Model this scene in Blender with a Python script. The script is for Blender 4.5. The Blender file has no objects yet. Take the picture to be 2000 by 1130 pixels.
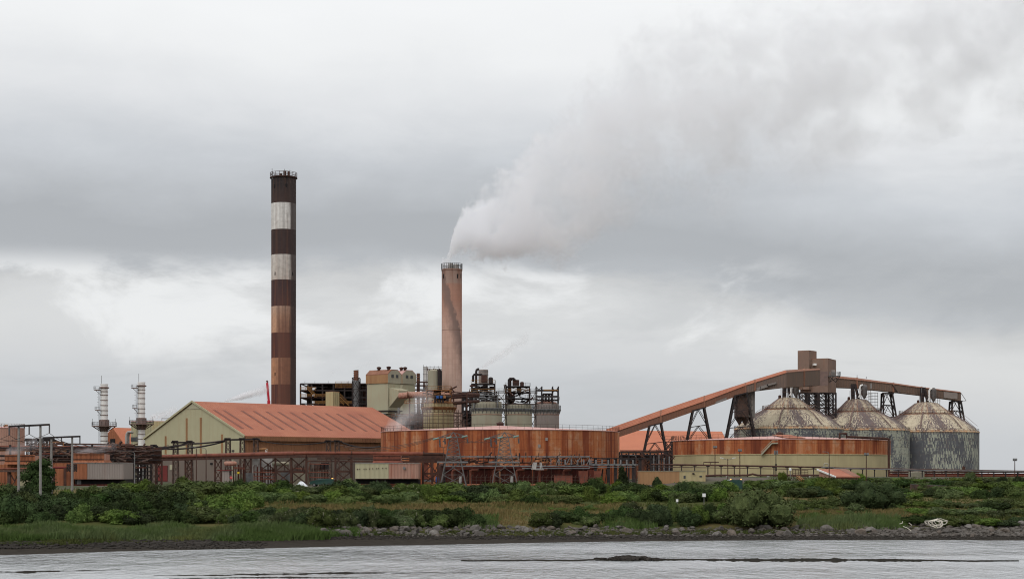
import bpy, math, random
from mathutils import Vector, Matrix, noise as mnoise
random.seed(11)
R = math.radians
sc = bpy.context.scene
COL = sc.collection
F, HZ, CH = 3400.0, 925.0, 8.0          # focal length in photo pixels, horizon row, eye height (m)
PLAT = 5.65
def X(px, Y): return (px - 1000.0) * Y / F
def Z(py, Y): return CH + (HZ - py) * Y / F
def P(px, py, Y): return Vector((X(px, Y), Y, Z(py, Y)))
def lin(c):
    return tuple(((v / 255.0 + 0.055) / 1.055) ** 2.4 if v > 10 else v / 255.0 / 12.92 for v in c)
def lerp(a, b, t): return a + (b - a) * t
def interp(tab, x):
    if x <= tab[0][0]: return tab[0][1]
    for (a, va), (b, vb) in zip(tab, tab[1:]):
        if x <= b: return lerp(va, vb, (x - a) / (b - a))
    return tab[-1][1]

# ------------------------------------------------------------------ materials
class G:
    def __init__(s, name):
        s.m = bpy.data.materials.new(name); s.m.use_nodes = True
        s.nt = s.m.node_tree; s.nt.nodes.clear()
        s.out = s.nt.nodes.new('ShaderNodeOutputMaterial')
    def n(s, t, **kw):
        x = s.nt.nodes.new(t)
        for k, v in kw.items(): setattr(x, k, v)
        return x
    def put(s, sock, v):
        if v is None: return
        if isinstance(v, bpy.types.NodeSocket): s.nt.links.new(v, sock)
        elif sock.type == 'RGBA': sock.default_value = (*v[:3], 1) if hasattr(v, '__len__') else (v, v, v, 1)
        else: sock.default_value = v
    def co(s, k='Object'): return s.n('ShaderNodeTexCoord').outputs[k]
    def sv(s, v, sc_):
        x = s.n('ShaderNodeVectorMath', operation='MULTIPLY'); s.put(x.inputs[0], v); x.inputs[1].default_value = sc_; return x.outputs[0]
    def math(s, op, a, b=0.0, c=0.0, clamp=False):
        x = s.n('ShaderNodeMath', operation=op, use_clamp=clamp); s.put(x.inputs[0], a); s.put(x.inputs[1], b); s.put(x.inputs[2], c); return x.outputs[0]
    def noise(s, v, scale, detail=3.0, rough=0.55, dist=0.0):
        x = s.n('ShaderNodeTexNoise'); s.put(x.inputs['Vector'], v); x.inputs['Scale'].default_value = scale
        x.inputs['Detail'].default_value = detail; x.inputs['Roughness'].default_value = rough; x.inputs['Distortion'].default_value = dist
        return x.outputs[0]
    def mr(s, v, a, b, c=0.0, d=1.0, smooth=False):
        x = s.n('ShaderNodeMapRange'); x.interpolation_type = 'SMOOTHSTEP' if smooth else 'LINEAR'
        s.put(x.inputs[0], v)
        for i, q in enumerate((a, b, c, d)): s.put(x.inputs[i + 1], q)
        return x.outputs[0]
    def mix(s, f, a, b, mode='MIX'):
        x = s.n('ShaderNodeMix', data_type='RGBA', blend_type=mode)
        s.put(x.inputs[0], f); s.put(x.inputs[6], a); s.put(x.inputs[7], b); return x.outputs[2]
    def ramp(s, f, stops, mode='LINEAR'):
        x = s.n('ShaderNodeValToRGB'); r = x.color_ramp; r.interpolation = mode
        while len(r.elements) > 1: r.elements.remove(r.elements[-1])
        for i, (p, c) in enumerate(stops):
            e = r.elements[0] if i == 0 else r.elements.new(p)
            e.position = p; e.color = (*c, 1)
        s.put(x.inputs[0], f); return x.outputs[0]
    def xyz(s, v):
        x = s.n('ShaderNodeSeparateXYZ'); s.put(x.inputs[0], v); return x.outputs
    def comb(s, a, b, c=0.0):
        x = s.n('ShaderNodeCombineXYZ'); s.put(x.inputs[0], a); s.put(x.inputs[1], b); s.put(x.inputs[2], c); return x.outputs[0]
    def cyl(s, rad):
        o = s.xyz(s.co()); a = s.math('ARCTAN2', o[0], s.math('MULTIPLY', o[1], -1.0))
        return s.comb(s.math('MULTIPLY', a, rad), o[2]), o[2]
    def bump(s, h, dist=0.05, st=0.6):
        x = s.n('ShaderNodeBump'); s.put(x.inputs['Height'], h); x.inputs['Distance'].default_value = dist; x.inputs['Strength'].default_value = st; return x.outputs[0]
    def fin(s, col, rough=0.75, nrm=None, metal=0.0, spec=0.12):
        b = s.n('ShaderNodeBsdfPrincipled'); s.put(b.inputs['Base Color'], col); s.put(b.inputs['Roughness'], rough)
        s.put(b.inputs['Metallic'], metal); b.inputs['Specular IOR Level'].default_value = spec
        if nrm is not None: s.put(b.inputs['Normal'], nrm)
        s.nt.links.new(b.outputs[0], s.out.inputs[0]); s.bsdf = b; return s.m

def weather(name, base, dark, rust, k=0.5, amt=0.5, streak=1.6, rough=0.75, ribs=0.0):
    """painted sheet metal: broad tone patches, vertical streaks, rust stains"""
    g = G(name); v = g.co()
    broad = g.noise(v, 0.13, 4)
    st = g.noise(g.sv(v, (streak, streak, streak * 0.05)), 1.0, 4, 0.65)
    fine = g.noise(v, 2.5, 4, 0.7)
    c = g.mix(g.mr(broad, 0.35, 0.7, 0, k), base, dark)
    f = g.math('MULTIPLY', g.mr(st, 0.48, 0.68), g.mr(g.noise(v, 0.21, 3), 0.3, 0.62, 0.15, 1.0))
    c = g.mix(g.math('MULTIPLY', f, amt), c, rust)
    c = g.mix(g.mr(fine, 0.3, 0.75, 0, 0.28), c, dark)
    if ribs:
        o = g.xyz(v); w = g.math('SINE', g.math('MULTIPLY', g.math('ADD', o[0], g.math('MULTIPLY', o[1], 0.6)), 6.283 / ribs))
        return g.fin(c, rough, g.bump(w, 0.06, 0.7))
    return g.fin(c, rough, g.bump(fine, 0.03, 0.4))

def plain(name, c1, c2, scale=1.2, rough=0.7, metal=0.0):
    g = G(name); v = g.co()
    f = g.noise(v, scale, 4, 0.65)
    return g.fin(g.mix(g.mr(f, 0.35, 0.68), c1, c2), rough, g.bump(f, 0.02, 0.4), metal)

M = {}
rust_d = (0.10, 0.030, 0.014); rust_o = (0.34, 0.115, 0.04); rust_m = (0.20, 0.062, 0.028)
M['black'] = plain('black_steel', (0.018, 0.017, 0.019), (0.05, 0.036, 0.032))
M['steel'] = plain('weathered_steel', (0.055, 0.042, 0.038), (0.13, 0.075, 0.055))
M['gsteel'] = plain('galvanised_steel', (0.20, 0.20, 0.20), (0.12, 0.115, 0.11))
M['pylon'] = plain('pylon_steel', (0.145, 0.132, 0.125), (0.08, 0.072, 0.068))
M['rsteel'] = plain('rusty_steel', (0.085, 0.040, 0.028), (0.042, 0.024, 0.021))
M['maroon'] = weather('maroon_slats', (0.075, 0.018, 0.013), (0.028, 0.009, 0.008), (0.20, 0.055, 0.03), 0.9, 0.7, 1.0)
M['pipe'] = plain('rust_pipe', (0.22, 0.075, 0.048), (0.12, 0.042, 0.03), 0.6)
M['orange'] = weather('orange_rust_sheet', (0.33, 0.128, 0.064), (0.22, 0.078, 0.04), (0.11, 0.038, 0.022), 0.9, 0.95, 1.6, ribs=0.7)
M['pinkpanel'] = weather('pink_rust_panel', (0.40, 0.245, 0.19), (0.32, 0.16, 0.115), (0.28, 0.08, 0.04), 0.9, 0.7, 1.8, ribs=0.6)
M['greypanel'] = weather('grey_panel', (0.275, 0.235, 0.21), (0.225, 0.187, 0.165), (0.22, 0.10, 0.065), 0.6, 0.25, 1.2, ribs=0.5)
M['green'] = weather('sage_green_cladding', (0.40, 0.372, 0.242), (0.345, 0.315, 0.20), (0.30, 0.20, 0.125), 0.7, 0.35, 0.8, ribs=0.9)
M['greenB'] = weather('dusty_green_cladding', (0.37, 0.36, 0.25), (0.33, 0.295, 0.205), (0.36, 0.22, 0.14), 0.8, 0.75, 0.5)
M['greygreen'] = weather('grey_green_tank', (0.335, 0.315, 0.235), (0.275, 0.25, 0.185), (0.26, 0.16, 0.10), 0.7, 0.45, 0.8)
M['tan'] = weather('tan_sheet', (0.42, 0.355, 0.20), (0.34, 0.275, 0.155), (0.36, 0.18, 0.08), 0.7, 0.4, 1.0, ribs=1.0)
M['brownsheet'] = weather('brown_sheet', (0.34, 0.20, 0.10), (0.26, 0.14, 0.075), (0.19, 0.075, 0.035), 0.7, 0.5, 1.2, ribs=1.0)
M['brown'] = weather('brown_shed_side', (0.255, 0.125, 0.066), (0.185, 0.085, 0.046), (0.12, 0.045, 0.026), 0.8, 0.5, 0.9, ribs=1.1)
M['greybrick'] = weather('grey_brown_wall', (0.165, 0.133, 0.11), (0.135, 0.108, 0.09), (0.14, 0.09, 0.065), 0.7, 0.35, 0.8, ribs=0.9)
M['roofred'] = weather('terracotta_roof_sheet', (0.39, 0.155, 0.093), (0.315, 0.115, 0.072), (0.23, 0.085, 0.057), 0.9, 0.45, 0.25, ribs=0.8)
M['rooforange'] = weather('orange_roof_sheet', (0.49, 0.18, 0.10), (0.44, 0.158, 0.09), (0.36, 0.115, 0.062), 0.8, 0.3, 0.25)
M['roofpink'] = weather('pink_dusty_roof', (0.54, 0.35, 0.32), (0.46, 0.25, 0.215), (0.36, 0.14, 0.095), 0.8, 0.4, 0.3)
M['strip'] = plain('roof_light_strip', (0.21, 0.085, 0.058), (0.155, 0.065, 0.048), 0.4)
M['gallery'] = weather('gallery_side', (0.19, 0.088, 0.055), (0.135, 0.076, 0.058), (0.27, 0.10, 0.05), 0.9, 0.6, 1.4, ribs=0.7)
M['galgallery'] = weather('gallery_side_grey_brown', (0.17, 0.115, 0.09), (0.125, 0.098, 0.085), (0.24, 0.13, 0.085), 0.9, 0.6, 1.6, ribs=0.7)
M['galleryR'] = weather('gallery_side_brown', (0.165, 0.11, 0.082), (0.12, 0.088, 0.07), (0.23, 0.115, 0.065), 0.9, 0.5, 1.4, ribs=0.7)
M['house'] = weather('transfer_house_cladding', (0.235, 0.155, 0.115), (0.18, 0.125, 0.10), (0.26, 0.11, 0.06), 0.9, 0.45, 0.9, ribs=0.8)
M['galgrey'] = weather('gallery_grey_patch', (0.24, 0.22, 0.205), (0.17, 0.145, 0.13), (0.16, 0.085, 0.06), 0.8, 0.5, 1.5)
M['ridge'] = plain('rust_ridge_flashing', (0.26, 0.125, 0.08), (0.19, 0.088, 0.058), 0.7)
M['white'] = weather('white_paint', (0.74, 0.73, 0.70), (0.64, 0.62, 0.59), (0.5, 0.33, 0.24), 0.5, 0.25, 1.2)
M['bracket'] = plain('stack_bracket', (0.20, 0.135, 0.115), (0.13, 0.095, 0.085))
M['yellow'] = plain('yellow_rail', (0.30, 0.155, 0.05), (0.18, 0.085, 0.033))
M['ochre'] = plain('ochre_rust_deck', (0.31, 0.15, 0.065), (0.15, 0.07, 0.035), 0.9)
M['reddoor'] = plain('red_door_paint', (0.155, 0.03, 0.027), (0.12, 0.026, 0.024), 0.4)
M['cranered'] = plain('crane_red', (0.52, 0.03, 0.045), (0.42, 0.026, 0.04), 0.5, 0.4)
M['dark'] = plain('dark_opening', (0.012, 0.011, 0.012), (0.02, 0.017, 0.016))
M['glass'] = plain('dull_window_glass', (0.05, 0.055, 0.06), (0.08, 0.08, 0.08), 0.8, 0.25)
M['concrete'] = plain('weathered_concrete', (0.36, 0.34, 0.315), (0.25, 0.235, 0.22), 0.8, 0.9)
M['timber'] = plain('grey_timber_pole', (0.27, 0.255, 0.24), (0.20, 0.185, 0.17), 1.5, 0.85)
M['insul'] = plain('insulator_glass', (0.22, 0.30, 0.26), (0.15, 0.22, 0.19), 2.0, 0.5)
M['dinsul'] = plain('insulator_dark', (0.08, 0.075, 0.08), (0.12, 0.11, 0.11), 2.0, 0.3)
M['signw'] = plain('white_sign', (0.78, 0.78, 0.78), (0.66, 0.66, 0.65), 1.5, 0.5)
M['signred'] = plain('sign_red', (0.50, 0.035, 0.03), (0.42, 0.03, 0.03), 1.5, 0.5)
M['signyel'] = plain('sign_yellow', (0.72, 0.50, 0.03), (0.60, 0.42, 0.03), 1.5, 0.5)
M['blue'] = plain('blue_plastic', (0.03, 0.09, 0.26), (0.025, 0.07, 0.2), 1.5, 0.4)
M['vgreen'] = plain('dark_green_body', (0.02, 0.05, 0.042), (0.03, 0.06, 0.05), 1.0, 0.3)
M['vsilver'] = plain('silver_body', (0.50, 0.52, 0.54), (0.42, 0.44, 0.46), 1.0, 0.3)
M['tyre'] = plain('tyre_rubber', (0.02, 0.02, 0.02), (0.035, 0.033, 0.03), 2, 0.9)
M['hose'] = plain('pale_hose', (0.74, 0.70, 0.60), (0.55, 0.50, 0.42), 2.0, 0.5)
M['tent'] = plain('white_tarpaulin', (0.72, 0.74, 0.76), (0.6, 0.62, 0.64), 0.8, 0.6)
g = G('amber_beacon'); e = g.n('ShaderNodeEmission'); e.inputs[0].default_value = (1, 0.45, 0.12, 1); e.inputs[1].default_value = 2.2
g.nt.links.new(e.outputs[0], g.out.inputs[0]); M['beacon'] = g.m

def tank_rust(name, rad, z_split=None, low=None):
    g = G(name); cv, z = g.cyl(rad); o = g.xyz(cv)
    sheet = g.n('ShaderNodeTexBrick'); g.put(sheet.inputs['Vector'], cv)
    sheet.offset = 0.0
    for k, val in (('Scale', 1.0), ('Brick Width', 3.1), ('Row Height', 2.6), ('Mortar Size', 0.035), ('Bias', 0.0)): sheet.inputs[k].default_value = val
    sheet.inputs['Color1'].default_value = (0, 0, 0, 1); sheet.inputs['Color2'].default_value = (1, 1, 1, 1); sheet.inputs['Mortar'].default_value = (0.25, 0.25, 0.25, 1)
    wide = g.noise(g.sv(cv, (0.26, 0.012, 1)), 1.0, 4, 0.6)
    st = g.noise(g.sv(cv, (0.75, 0.03, 1)), 1.0, 5, 0.65, 0.15)
    f = g.math('ADD', g.math('MULTIPLY', wide, 0.55), g.math('MULTIPLY', st, 0.45))
    c = g.ramp(f, [(0.38, (0.50, 0.245, 0.13)), (0.45, (0.43, 0.162, 0.066)), (0.505, (0.35, 0.105, 0.040)), (0.55, (0.20, 0.050, 0.023)), (0.61, (0.11, 0.029, 0.017))])
    chip = g.math('MULTIPLY', g.mr(g.noise(g.sv(cv, (0.5, 0.35, 1)), 1.0, 5, 0.65), 0.50, 0.60), g.mr(f, 0.42, 0.56, 1, 0))
    c = g.mix(g.math('MULTIPLY', chip, 0.7), c, (0.47, 0.29, 0.18))
    col = g.n('ShaderNodeTexBrick'); g.put(col.inputs['Vector'], cv); col.offset = 0.0
    for k, val in (('Scale', 1.0), ('Brick Width', 3.1), ('Row Height', 40.0), ('Mortar Size', 0.0), ('Bias', 0.0)): col.inputs[k].default_value = val
    col.inputs['Color1'].default_value = (0, 0, 0, 1); col.inputs['Color2'].default_value = (1, 1, 1, 1)
    c = g.mix(g.mr(col.outputs[0], 0.55, 1.0, 0, 0.55), c, (0.135, 0.034, 0.018))
    c = g.mix(g.math('MULTIPLY', sheet.outputs[1], 0.6), c, (0.10, 0.035, 0.02))
    sp = g.mr(g.noise(cv, 1.6, 5, 0.7), 0.3, 0.75, 0, 0.35)
    c = g.mix(sp, c, (0.15, 0.045, 0.022))
    # stains washing down from the rim
    if z_split is not None:
        edge = g.math('ADD', z, g.mr(g.noise(g.sv(cv, (1.1, 0.0, 1)), 1.0, 4, 0.7), 0.35, 0.7, -0.10, 0.12))
        lowc = g.mix(g.mr(g.noise(g.sv(cv, (0.3, 0.1, 1)), 1, 4), 0.35, 0.7), low, tuple(v * 0.80 for v in low))
        drip = g.math('MULTIPLY', g.mr(g.noise(g.sv(cv, (0.85, 0.02, 1)), 1, 4, 0.7), 0.60, 0.72), 0.45)
        lowc = g.mix(drip, lowc, (0.33, 0.145, 0.06))
        lowc = g.mix(g.math('MULTIPLY', sheet.outputs[1], 0.35), lowc, (0.28, 0.17, 0.08))
        c = g.mix(g.math('GREATER_THAN', edge, z_split), lowc, c)
    return g.fin(c, 0.8, g.bump(sp, 0.04, 0.4))

def peel(name, rad, cover, paint, under, rustk=0.3, cone=False, sx=0.55, sz=0.75, blocky=0.5):
    """old paint flaking off a dark undercoat in ragged blocks"""
    g = G(name); cv, z = g.cyl(rad)
    big = g.noise(g.sv(cv, (0.13, 0.08, 1)), 1.0, 2, 0.5)
    mid = g.noise(g.sv(cv, (sx, sz, 1)), 1.0, 5, 0.66, 0.2)
    o = g.xyz(cv)
    zj = g.math('ADD', o[1], g.math('MULTIPLY', g.noise(cv, 0.7, 3), 0.9))
    row = g.math('FLOOR', g.math('MULTIPLY', zj, 0.9))
    cell = g.noise(g.comb(g.math('MULTIPLY', o[0], 2.1), g.math('MULTIPLY', row, 5.37), 0.0), 1.0, 3, 0.6)
    tooth = g.math('SINE', g.math('ADD', g.math('MULTIPLY', o[0], 6.2), g.math('MULTIPLY', row, 1.9)))
    f = g.math('ADD', g.math('MULTIPLY', big, 0.45), g.math('MULTIPLY', g.math('ADD', g.math('MULTIPLY', mid, 1.0 - 0.7 * blocky), g.math('MULTIPLY', cell, 0.7 * blocky)), 0.65))
    f = g.math('ADD', f, g.math('MULTIPLY', tooth, 0.024 * blocky))
    f = g.math('SUBTRACT', f, 0.025)
    msk = g.mr(f, cover - 0.02, cover + 0.02)
    tone = g.noise(cv, 0.35, 4)
    pc = g.mix(g.mr(tone, 0.35, 0.7), paint, tuple(q * 0.82 for q in paint))
    uc = g.mix(g.mr(g.noise(cv, 0.5, 4), 0.35, 0.7), under, tuple(q * 0.75 for q in under))
    c = g.mix(msk, pc, uc)
    seam = g.n('ShaderNodeTexBrick'); g.put(seam.inputs['Vector'], cv); seam.offset = 0.5
    for k_, val in (('Scale', 1.0), ('Brick Width', 5.2), ('Row Height', 2.4), ('Mortar Size', 0.06), ('Bias', 0.0)): seam.inputs[k_].default_value = val
    c = g.mix(g.math('MULTIPLY', seam.outputs[1], 0.45), c, (0.16, 0.115, 0.09))
    rs = g.math('MULTIPLY', g.mr(g.noise(g.sv(cv, (0.7, 0.14, 1)), 1.0, 5, 0.7), 0.56, 0.70), rustk)
    c = g.mix(rs, c, (0.30, 0.12, 0.055))
    if cone:
        c = g.mix(g.math('MULTIPLY', g.mr(g.noise(g.sv(cv, (0.9, 0.08, 1)), 1, 4, 0.7), 0.52, 0.7), g.mr(z, cone[0], cone[1], 0.05, 0.95)), c, (0.34, 0.13, 0.055))
        c = g.mix(g.math('MULTIPLY', g.mr(z, cone[2] + 0.9, cone[2] + 0.1, 0, 1), g.mr(g.noise(cv, 0.8, 4), 0.4, 0.6)), c, (0.48, 0.27, 0.14))
    return g.fin(c, 0.85, g.bump(msk, 0.03, 0.4))

# ------------------------------------------------------------------ mesh helpers
class MB:
    def __init__(s): s.v = []; s.f = []
    def add(s, vs, fs):
        b = len(s.v); s.v += [tuple(q) for q in vs]; s.f += [tuple(i + b for i in f) for f in fs]; return s
    def hexa(s, q):
        return s.add(q, [(3, 2, 1, 0), (4, 5, 6, 7), (0, 1, 5, 4), (1, 2, 6, 5), (2, 3, 7, 6), (3, 0, 4, 7)])
    def box(s, x0, x1, y0, y1, z0, z1):
        return s.hexa([(x0, y0, z0), (x1, y0, z0), (x1, y1, z0), (x0, y1, z0), (x0, y0, z1), (x1, y0, z1), (x1, y1, z1), (x0, y1, z1)])
    def prism(s, plan, z0, z1):
        n = len(plan); a = [(p[0], p[1], z0) for p in plan] + [(p[0], p[1], z1) for p in plan]
        return s.add(a, [tuple(range(n))[::-1], tuple(range(n, 2 * n))] + [(i, (i + 1) % n, (i + 1) % n + n, i + n) for i in range(n)])
    def beam(s, p, q, w, h=None):
        p, q = Vector(p), Vector(q); h = h or w; d = q - p
        if d.length < 1e-6: return s
        d.normalize(); u = Vector((0, 0, 1)) if abs(d.z) < 0.95 else Vector((0, 1, 0))
        a = d.cross(u).normalized() * (w / 2); b = a.cross(d).normalized() * (h / 2)
        return s.hexa([p - a - b, p + a - b, p + a + b, p - a + b, q - a - b, q + a - b, q + a + b, q - a + b])
    def tube(s, pts, r, n=8, caps=True):
        pts = [Vector(p) for p in pts]; rs = r if hasattr(r, '__len__') else [r] * len(pts); base = len(s.v); prev = None
        for i, p in enumerate(pts):
            d = (pts[min(i + 1, len(pts) - 1)] - pts[max(i - 1, 0)]).normalized()
            if prev is None:
                u = Vector((0, 0, 1)) if abs(d.z) < 0.9 else Vector((0, 1, 0)); a = d.cross(u).normalized()
            else: a = (prev - d * prev.dot(d)).normalized()
            prev = a; b = d.cross(a)
            for k in range(n):
                t = 2 * math.pi * k / n; s.v.append(tuple(p + (a * math.cos(t) + b * math.sin(t)) * rs[i]))
        for i in range(len(pts) - 1):
            for k in range(n):
                s.f.append((base + i * n + k, base + i * n + (k + 1) % n, base + (i + 1) * n + (k + 1) % n, base + (i + 1) * n + k))
        if caps:
            s.f.append(tuple(base + k for k in range(n))[::-1]); s.f.append(tuple(base + (len(pts) - 1) * n + k for k in range(n)))
        return s
    def lathe(s, c, prof, n=48, cap0=True, cap1=True):
        b = len(s.v)
        for r, z in prof:
            for k in range(n):
                t = 2 * math.pi * (k + 0.5) / n; s.v.append((c[0] + r * math.cos(t), c[1] + r * math.sin(t), z))
        for i in range(len(prof) - 1):
            for k in range(n): s.f.append((b + i * n + k, b + i * n + (k + 1) % n, b + (i + 1) * n + (k + 1) % n, b + (i + 1) * n + k))
        if cap0: s.f.append(tuple(b + k for k in range(n))[::-1])
        if cap1: s.f.append(tuple(b + (len(prof) - 1) * n + k for k in range(n)))
        return s
    def rail(s, pts, h=1.1, w=0.07, step=2.0, rails=2):
        for p, q in zip(pts, pts[1:]):
            p, q = Vector(p), Vector(q); L = (q - p).length; k = max(1, int(L / step))
            for j in range(rails):
                up = Vector((0, 0, h * (j + 1) / rails)); s.beam(p + up, q + up, w)
            for j in range(k + 1):
                a = p.lerp(q, j / k); s.beam(a, a + Vector((0, 0, h)), w)
        return s
    def ring_rail(s, c, r, z, h=1.1, n=40, w=0.07, a0=0, a1=360):
        pts = [(c[0] + r * math.cos(R(lerp(a0, a1, k / n))), c[1] + r * math.sin(R(lerp(a0, a1, k / n))), z) for k in range(n + 1)]
        return s.rail(pts, h, w, 99)
    def build(s, name, mat, parent=None, smooth=None, loc=None):
        me = bpy.data.meshes.new(name)
        off = Vector(parent['_o']) if parent is not None else Vector(loc if loc is not None else (0, 0, 0))
        me.from_pydata([(x - off.x, y - off.y, z - off.z) for x, y, z in s.v], [], s.f); me.update()
        o = bpy.data.objects.new(name, me); COL.objects.link(o)
        me.materials.append(M[mat] if isinstance(mat, str) else mat)
        if smooth:
            me.polygons.foreach_set('use_smooth', [True] * len(me.polygons))
            try: me.set_sharp_from_angle(angle=R(smooth))
            except Exception: pass
        o['_o'] = tuple(off)
        if parent is not None: o.parent = parent
        else: o.location = off
        return o

ALL = []
def tag(o, label, cat, group=None, kind=None):
    o['label'] = label; o['category'] = cat
    if group: o['group'] = group
    if kind: o['kind'] = kind
    return o
def thing(name, label, cat, loc, group=None):
    o = bpy.data.objects.new(name, None); COL.objects.link(o); o.empty_display_size = 0.5
    o.location = loc; o['_o'] = tuple(loc); return tag(o, label, cat, group)
def struct(o, kind='structure'): o['kind'] = kind; return o
def sub(mb, name, mat, part, **k):
    return mb.build(name, mat, part, **k)
def dup(o, parent=None):
    c = o.copy(); COL.objects.link(c)
    if parent is not None: c.parent = parent
    for ch in o.children: dup(ch, c)
    return c

# ------------------------------------------------------------------ camera, sky, sun
cam = bpy.data.objects.new('camera', bpy.data.cameras.new('camera')); COL.objects.link(cam)
cam.location = (0, 0, CH); cam.rotation_euler = (R(90), 0, 0)
cam.data.lens = F / 2000 * 36; cam.data.sensor_width = 36; cam.data.shift_y = (HZ - 565) / 2000
cam.data.clip_end = 20000; cam.data.clip_start = 1
sc.camera = cam
sc.view_settings.view_transform = 'Standard'; sc.view_settings.look = 'None'; sc.view_settings.gamma = 1; sc.view_settings.exposure = 0
SUN_EL, SUN_AZ = 46, 215
w = bpy.data.worlds.new('World'); sc.world = w; w.use_nodes = True
class GW(G):
    def __init__(s, nt): s.nt = nt; nt.nodes.clear()
g = GW(w.node_tree)
sky = g.n('ShaderNodeTexSky'); sky.sky_type = 'NISHITA'; sky.sun_disc = False; sky.sun_elevation = R(SUN_EL); sky.sun_rotation = R(SUN_AZ)
v = g.co('Generated'); o = g.xyz(v)
u = g.math('MULTIPLY', o[0], 1.0)
warp = g.noise(g.sv(v, (2.2, 2.2, 9)), 1.0, 4, 0.55)
warp2 = g.noise(g.sv(v, (9, 9, 30)), 1.0, 5, 0.6, 0.3)
el = g.math('ADD', o[2], g.math('MULTIPLY', g.mr(u, 0.04, 0.26, 0, 1, True), 0.034))
el = g.math('ADD', el, g.math('MULTIPLY', g.math('SUBTRACT', warp, 0.5), 0.040))
el = g.math('ADD', el, g.math('MULTIPLY', g.math('SUBTRACT', warp2, 0.5), 0.026))
lump = g.noise(g.sv(v, (11, 11, 19)), 1.0, 6, 0.6, 0.25)
el = g.math('ADD', el, g.math('MULTIPLY', g.math('SUBTRACT', lump, 0.5), g.mr(o[2], 0.05, 0.12, 0.012, 0.036)))
def gr(a, t=(0.985, 1.0, 1.02)):
    k = lin((a, a, a))[0]; return tuple(k * q for q in t)
cool = (0.965, 1.0, 1.045); neu = (0.99, 1.0, 1.005)
def E(py): return math.sin(math.atan((HZ - py) / F)) / 0.8
base = g.ramp(g.math('DIVIDE', el, 0.8), [(0.0, gr(197, cool)), (E(850), gr(198, cool)), (E(770), gr(205, cool)), (E(690), gr(213)), (E(630), gr(219, neu)), (E(580), gr(217, neu)),
    (E(550), gr(206, neu)), (E(520), gr(188, cool)), (E(480), gr(180, cool)), (E(420), gr(179, cool)), (E(370), gr(191, cool)), (E(300), gr(208, cool)), (E(200), gr(229)), (E(90), gr(243, neu)), (E(0), gr(248, neu)),
    (0.45, (0.93, 0.93, 0.945)), (0.62, (0.97, 0.97, 0.99)), (1.0, (1.08, 1.09, 1.12))])
# brighter breaks low in the cloud deck
pt = g.noise(g.sv(v, (8, 8, 16)), 1.0, 7, 0.6, 0.3)
pm = g.math('MULTIPLY', g.math('MULTIPLY', g.mr(o[2], 0.045, 0.085, 0, 1, True), g.mr(o[2], 0.108, 0.128, 1, 0, True)), g.mr(o[0], 0.10, 0.18, 1, 0.1, True))
pk = g.math('MULTIPLY', g.mr(pt, 0.46, 0.60, 0, 1, True), pm)
c = g.mix(g.math('MULTIPLY', pk, 0.9), base, gr(240, neu))
dk = g.math('MULTIPLY', g.mr(g.noise(g.sv(v, (5, 5, 20)), 1.0, 6, 0.6, 0.4), 0.48, 0.66, 0, 1, True), g.mr(o[2], 0.15, 0.22, 1, 0, True))
c = g.mix(g.math('MULTIPLY', dk, 0.35), c, gr(184, cool))
fin_ = g.mix(1.0, g.sv(c, (1, 1, 1)), g.sv(sky.outputs[0], (0.02, 0.02, 0.02)), 'ADD')
fin_ = g.mix(0.04, c, g.sv(sky.outputs[0], (0.12, 0.12, 0.12)))
bg = g.n('ShaderNodeBackground'); g.put(bg.inputs[0], fin_); bg.inputs[1].default_value = 1.0
wo = g.n('ShaderNodeOutputWorld'); g.nt.links.new(bg.outputs[0], wo.inputs[0])
sl = bpy.data.lights.new('sun', 'SUN'); sl.energy = 1.2; sl.angle = R(40); sl.color = (1, 0.988, 0.972)
so = bpy.data.objects.new('sun', sl); COL.objects.link(so)
sd = Vector((math.sin(R(SUN_AZ)) * math.cos(R(SUN_EL)), math.cos(R(SUN_AZ)) * math.cos(R(SUN_EL)), math.sin(R(SUN_EL))))
so.rotation_euler = sd.to_track_quat('Z', 'Y').to_euler()

# ------------------------------------------------------------------ ground
SH = [(0, 1083), (250, 1076), (500, 1070), (750, 1065), (1000, 1060), (1250, 1056), (1500, 1054), (2000, 1054)]
SHX = []
for px, py in SH:
    Y = CH * F / (py - HZ); SHX.append((X(px, Y), Y))
SHX = [(-2000, 120), (-120, 150)] + SHX + [(150, 210), (2000, 260)]
def shore(x): return interp(SHX, x) + 1.2 * mnoise.noise(Vector((x * 0.09, 3.1, 0))) + 0.5 * mnoise.noise(Vector((x * 0.4, 7.7, 0)))
PROF = [(-30, -1.8), (0, 0), (6, 0.16), (10, 0.4), (14, 0.95), (18, 1.6), (30, 2.6), (50, 3.6), (80, 4.75), (115, PLAT), (100000, PLAT)]
PROFL = [(-30, -1.8), (0, 0), (9, 0.12), (13, 0.55), (18, 0.8), (30, 1.2), (40, 1.9), (60, 3.2), (90, 4.6), (140, PLAT), (100000, PLAT)]
def ground(x, y):
    d = y - shore(x)
    pxx = 1000 + F * x / max(y, 60)
    t = min(1, max(0, (pxx - 380) / 260))
    z = lerp(interp(PROFL, d), interp(PROF, d), t)
    k = min(1, max(0, (pxx - 1230) / 120)); kk = min(1, max(0, (d - 98) / 22)); far = min(1, max(0, (1600 - y) / 800))
    z += 1.75 * k * kk * far * (3 - 2 * kk) * kk
    if d > 4: z += min(1, (d - 4) / 14) * (0.35 * mnoise.noise(Vector((x * 0.07, y * 0.07, 0))) + 0.12 * mnoise.noise(Vector((x * 0.3, y * 0.3, 4)))) * (1 if d < 110 else 0.15)
    return z
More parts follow.
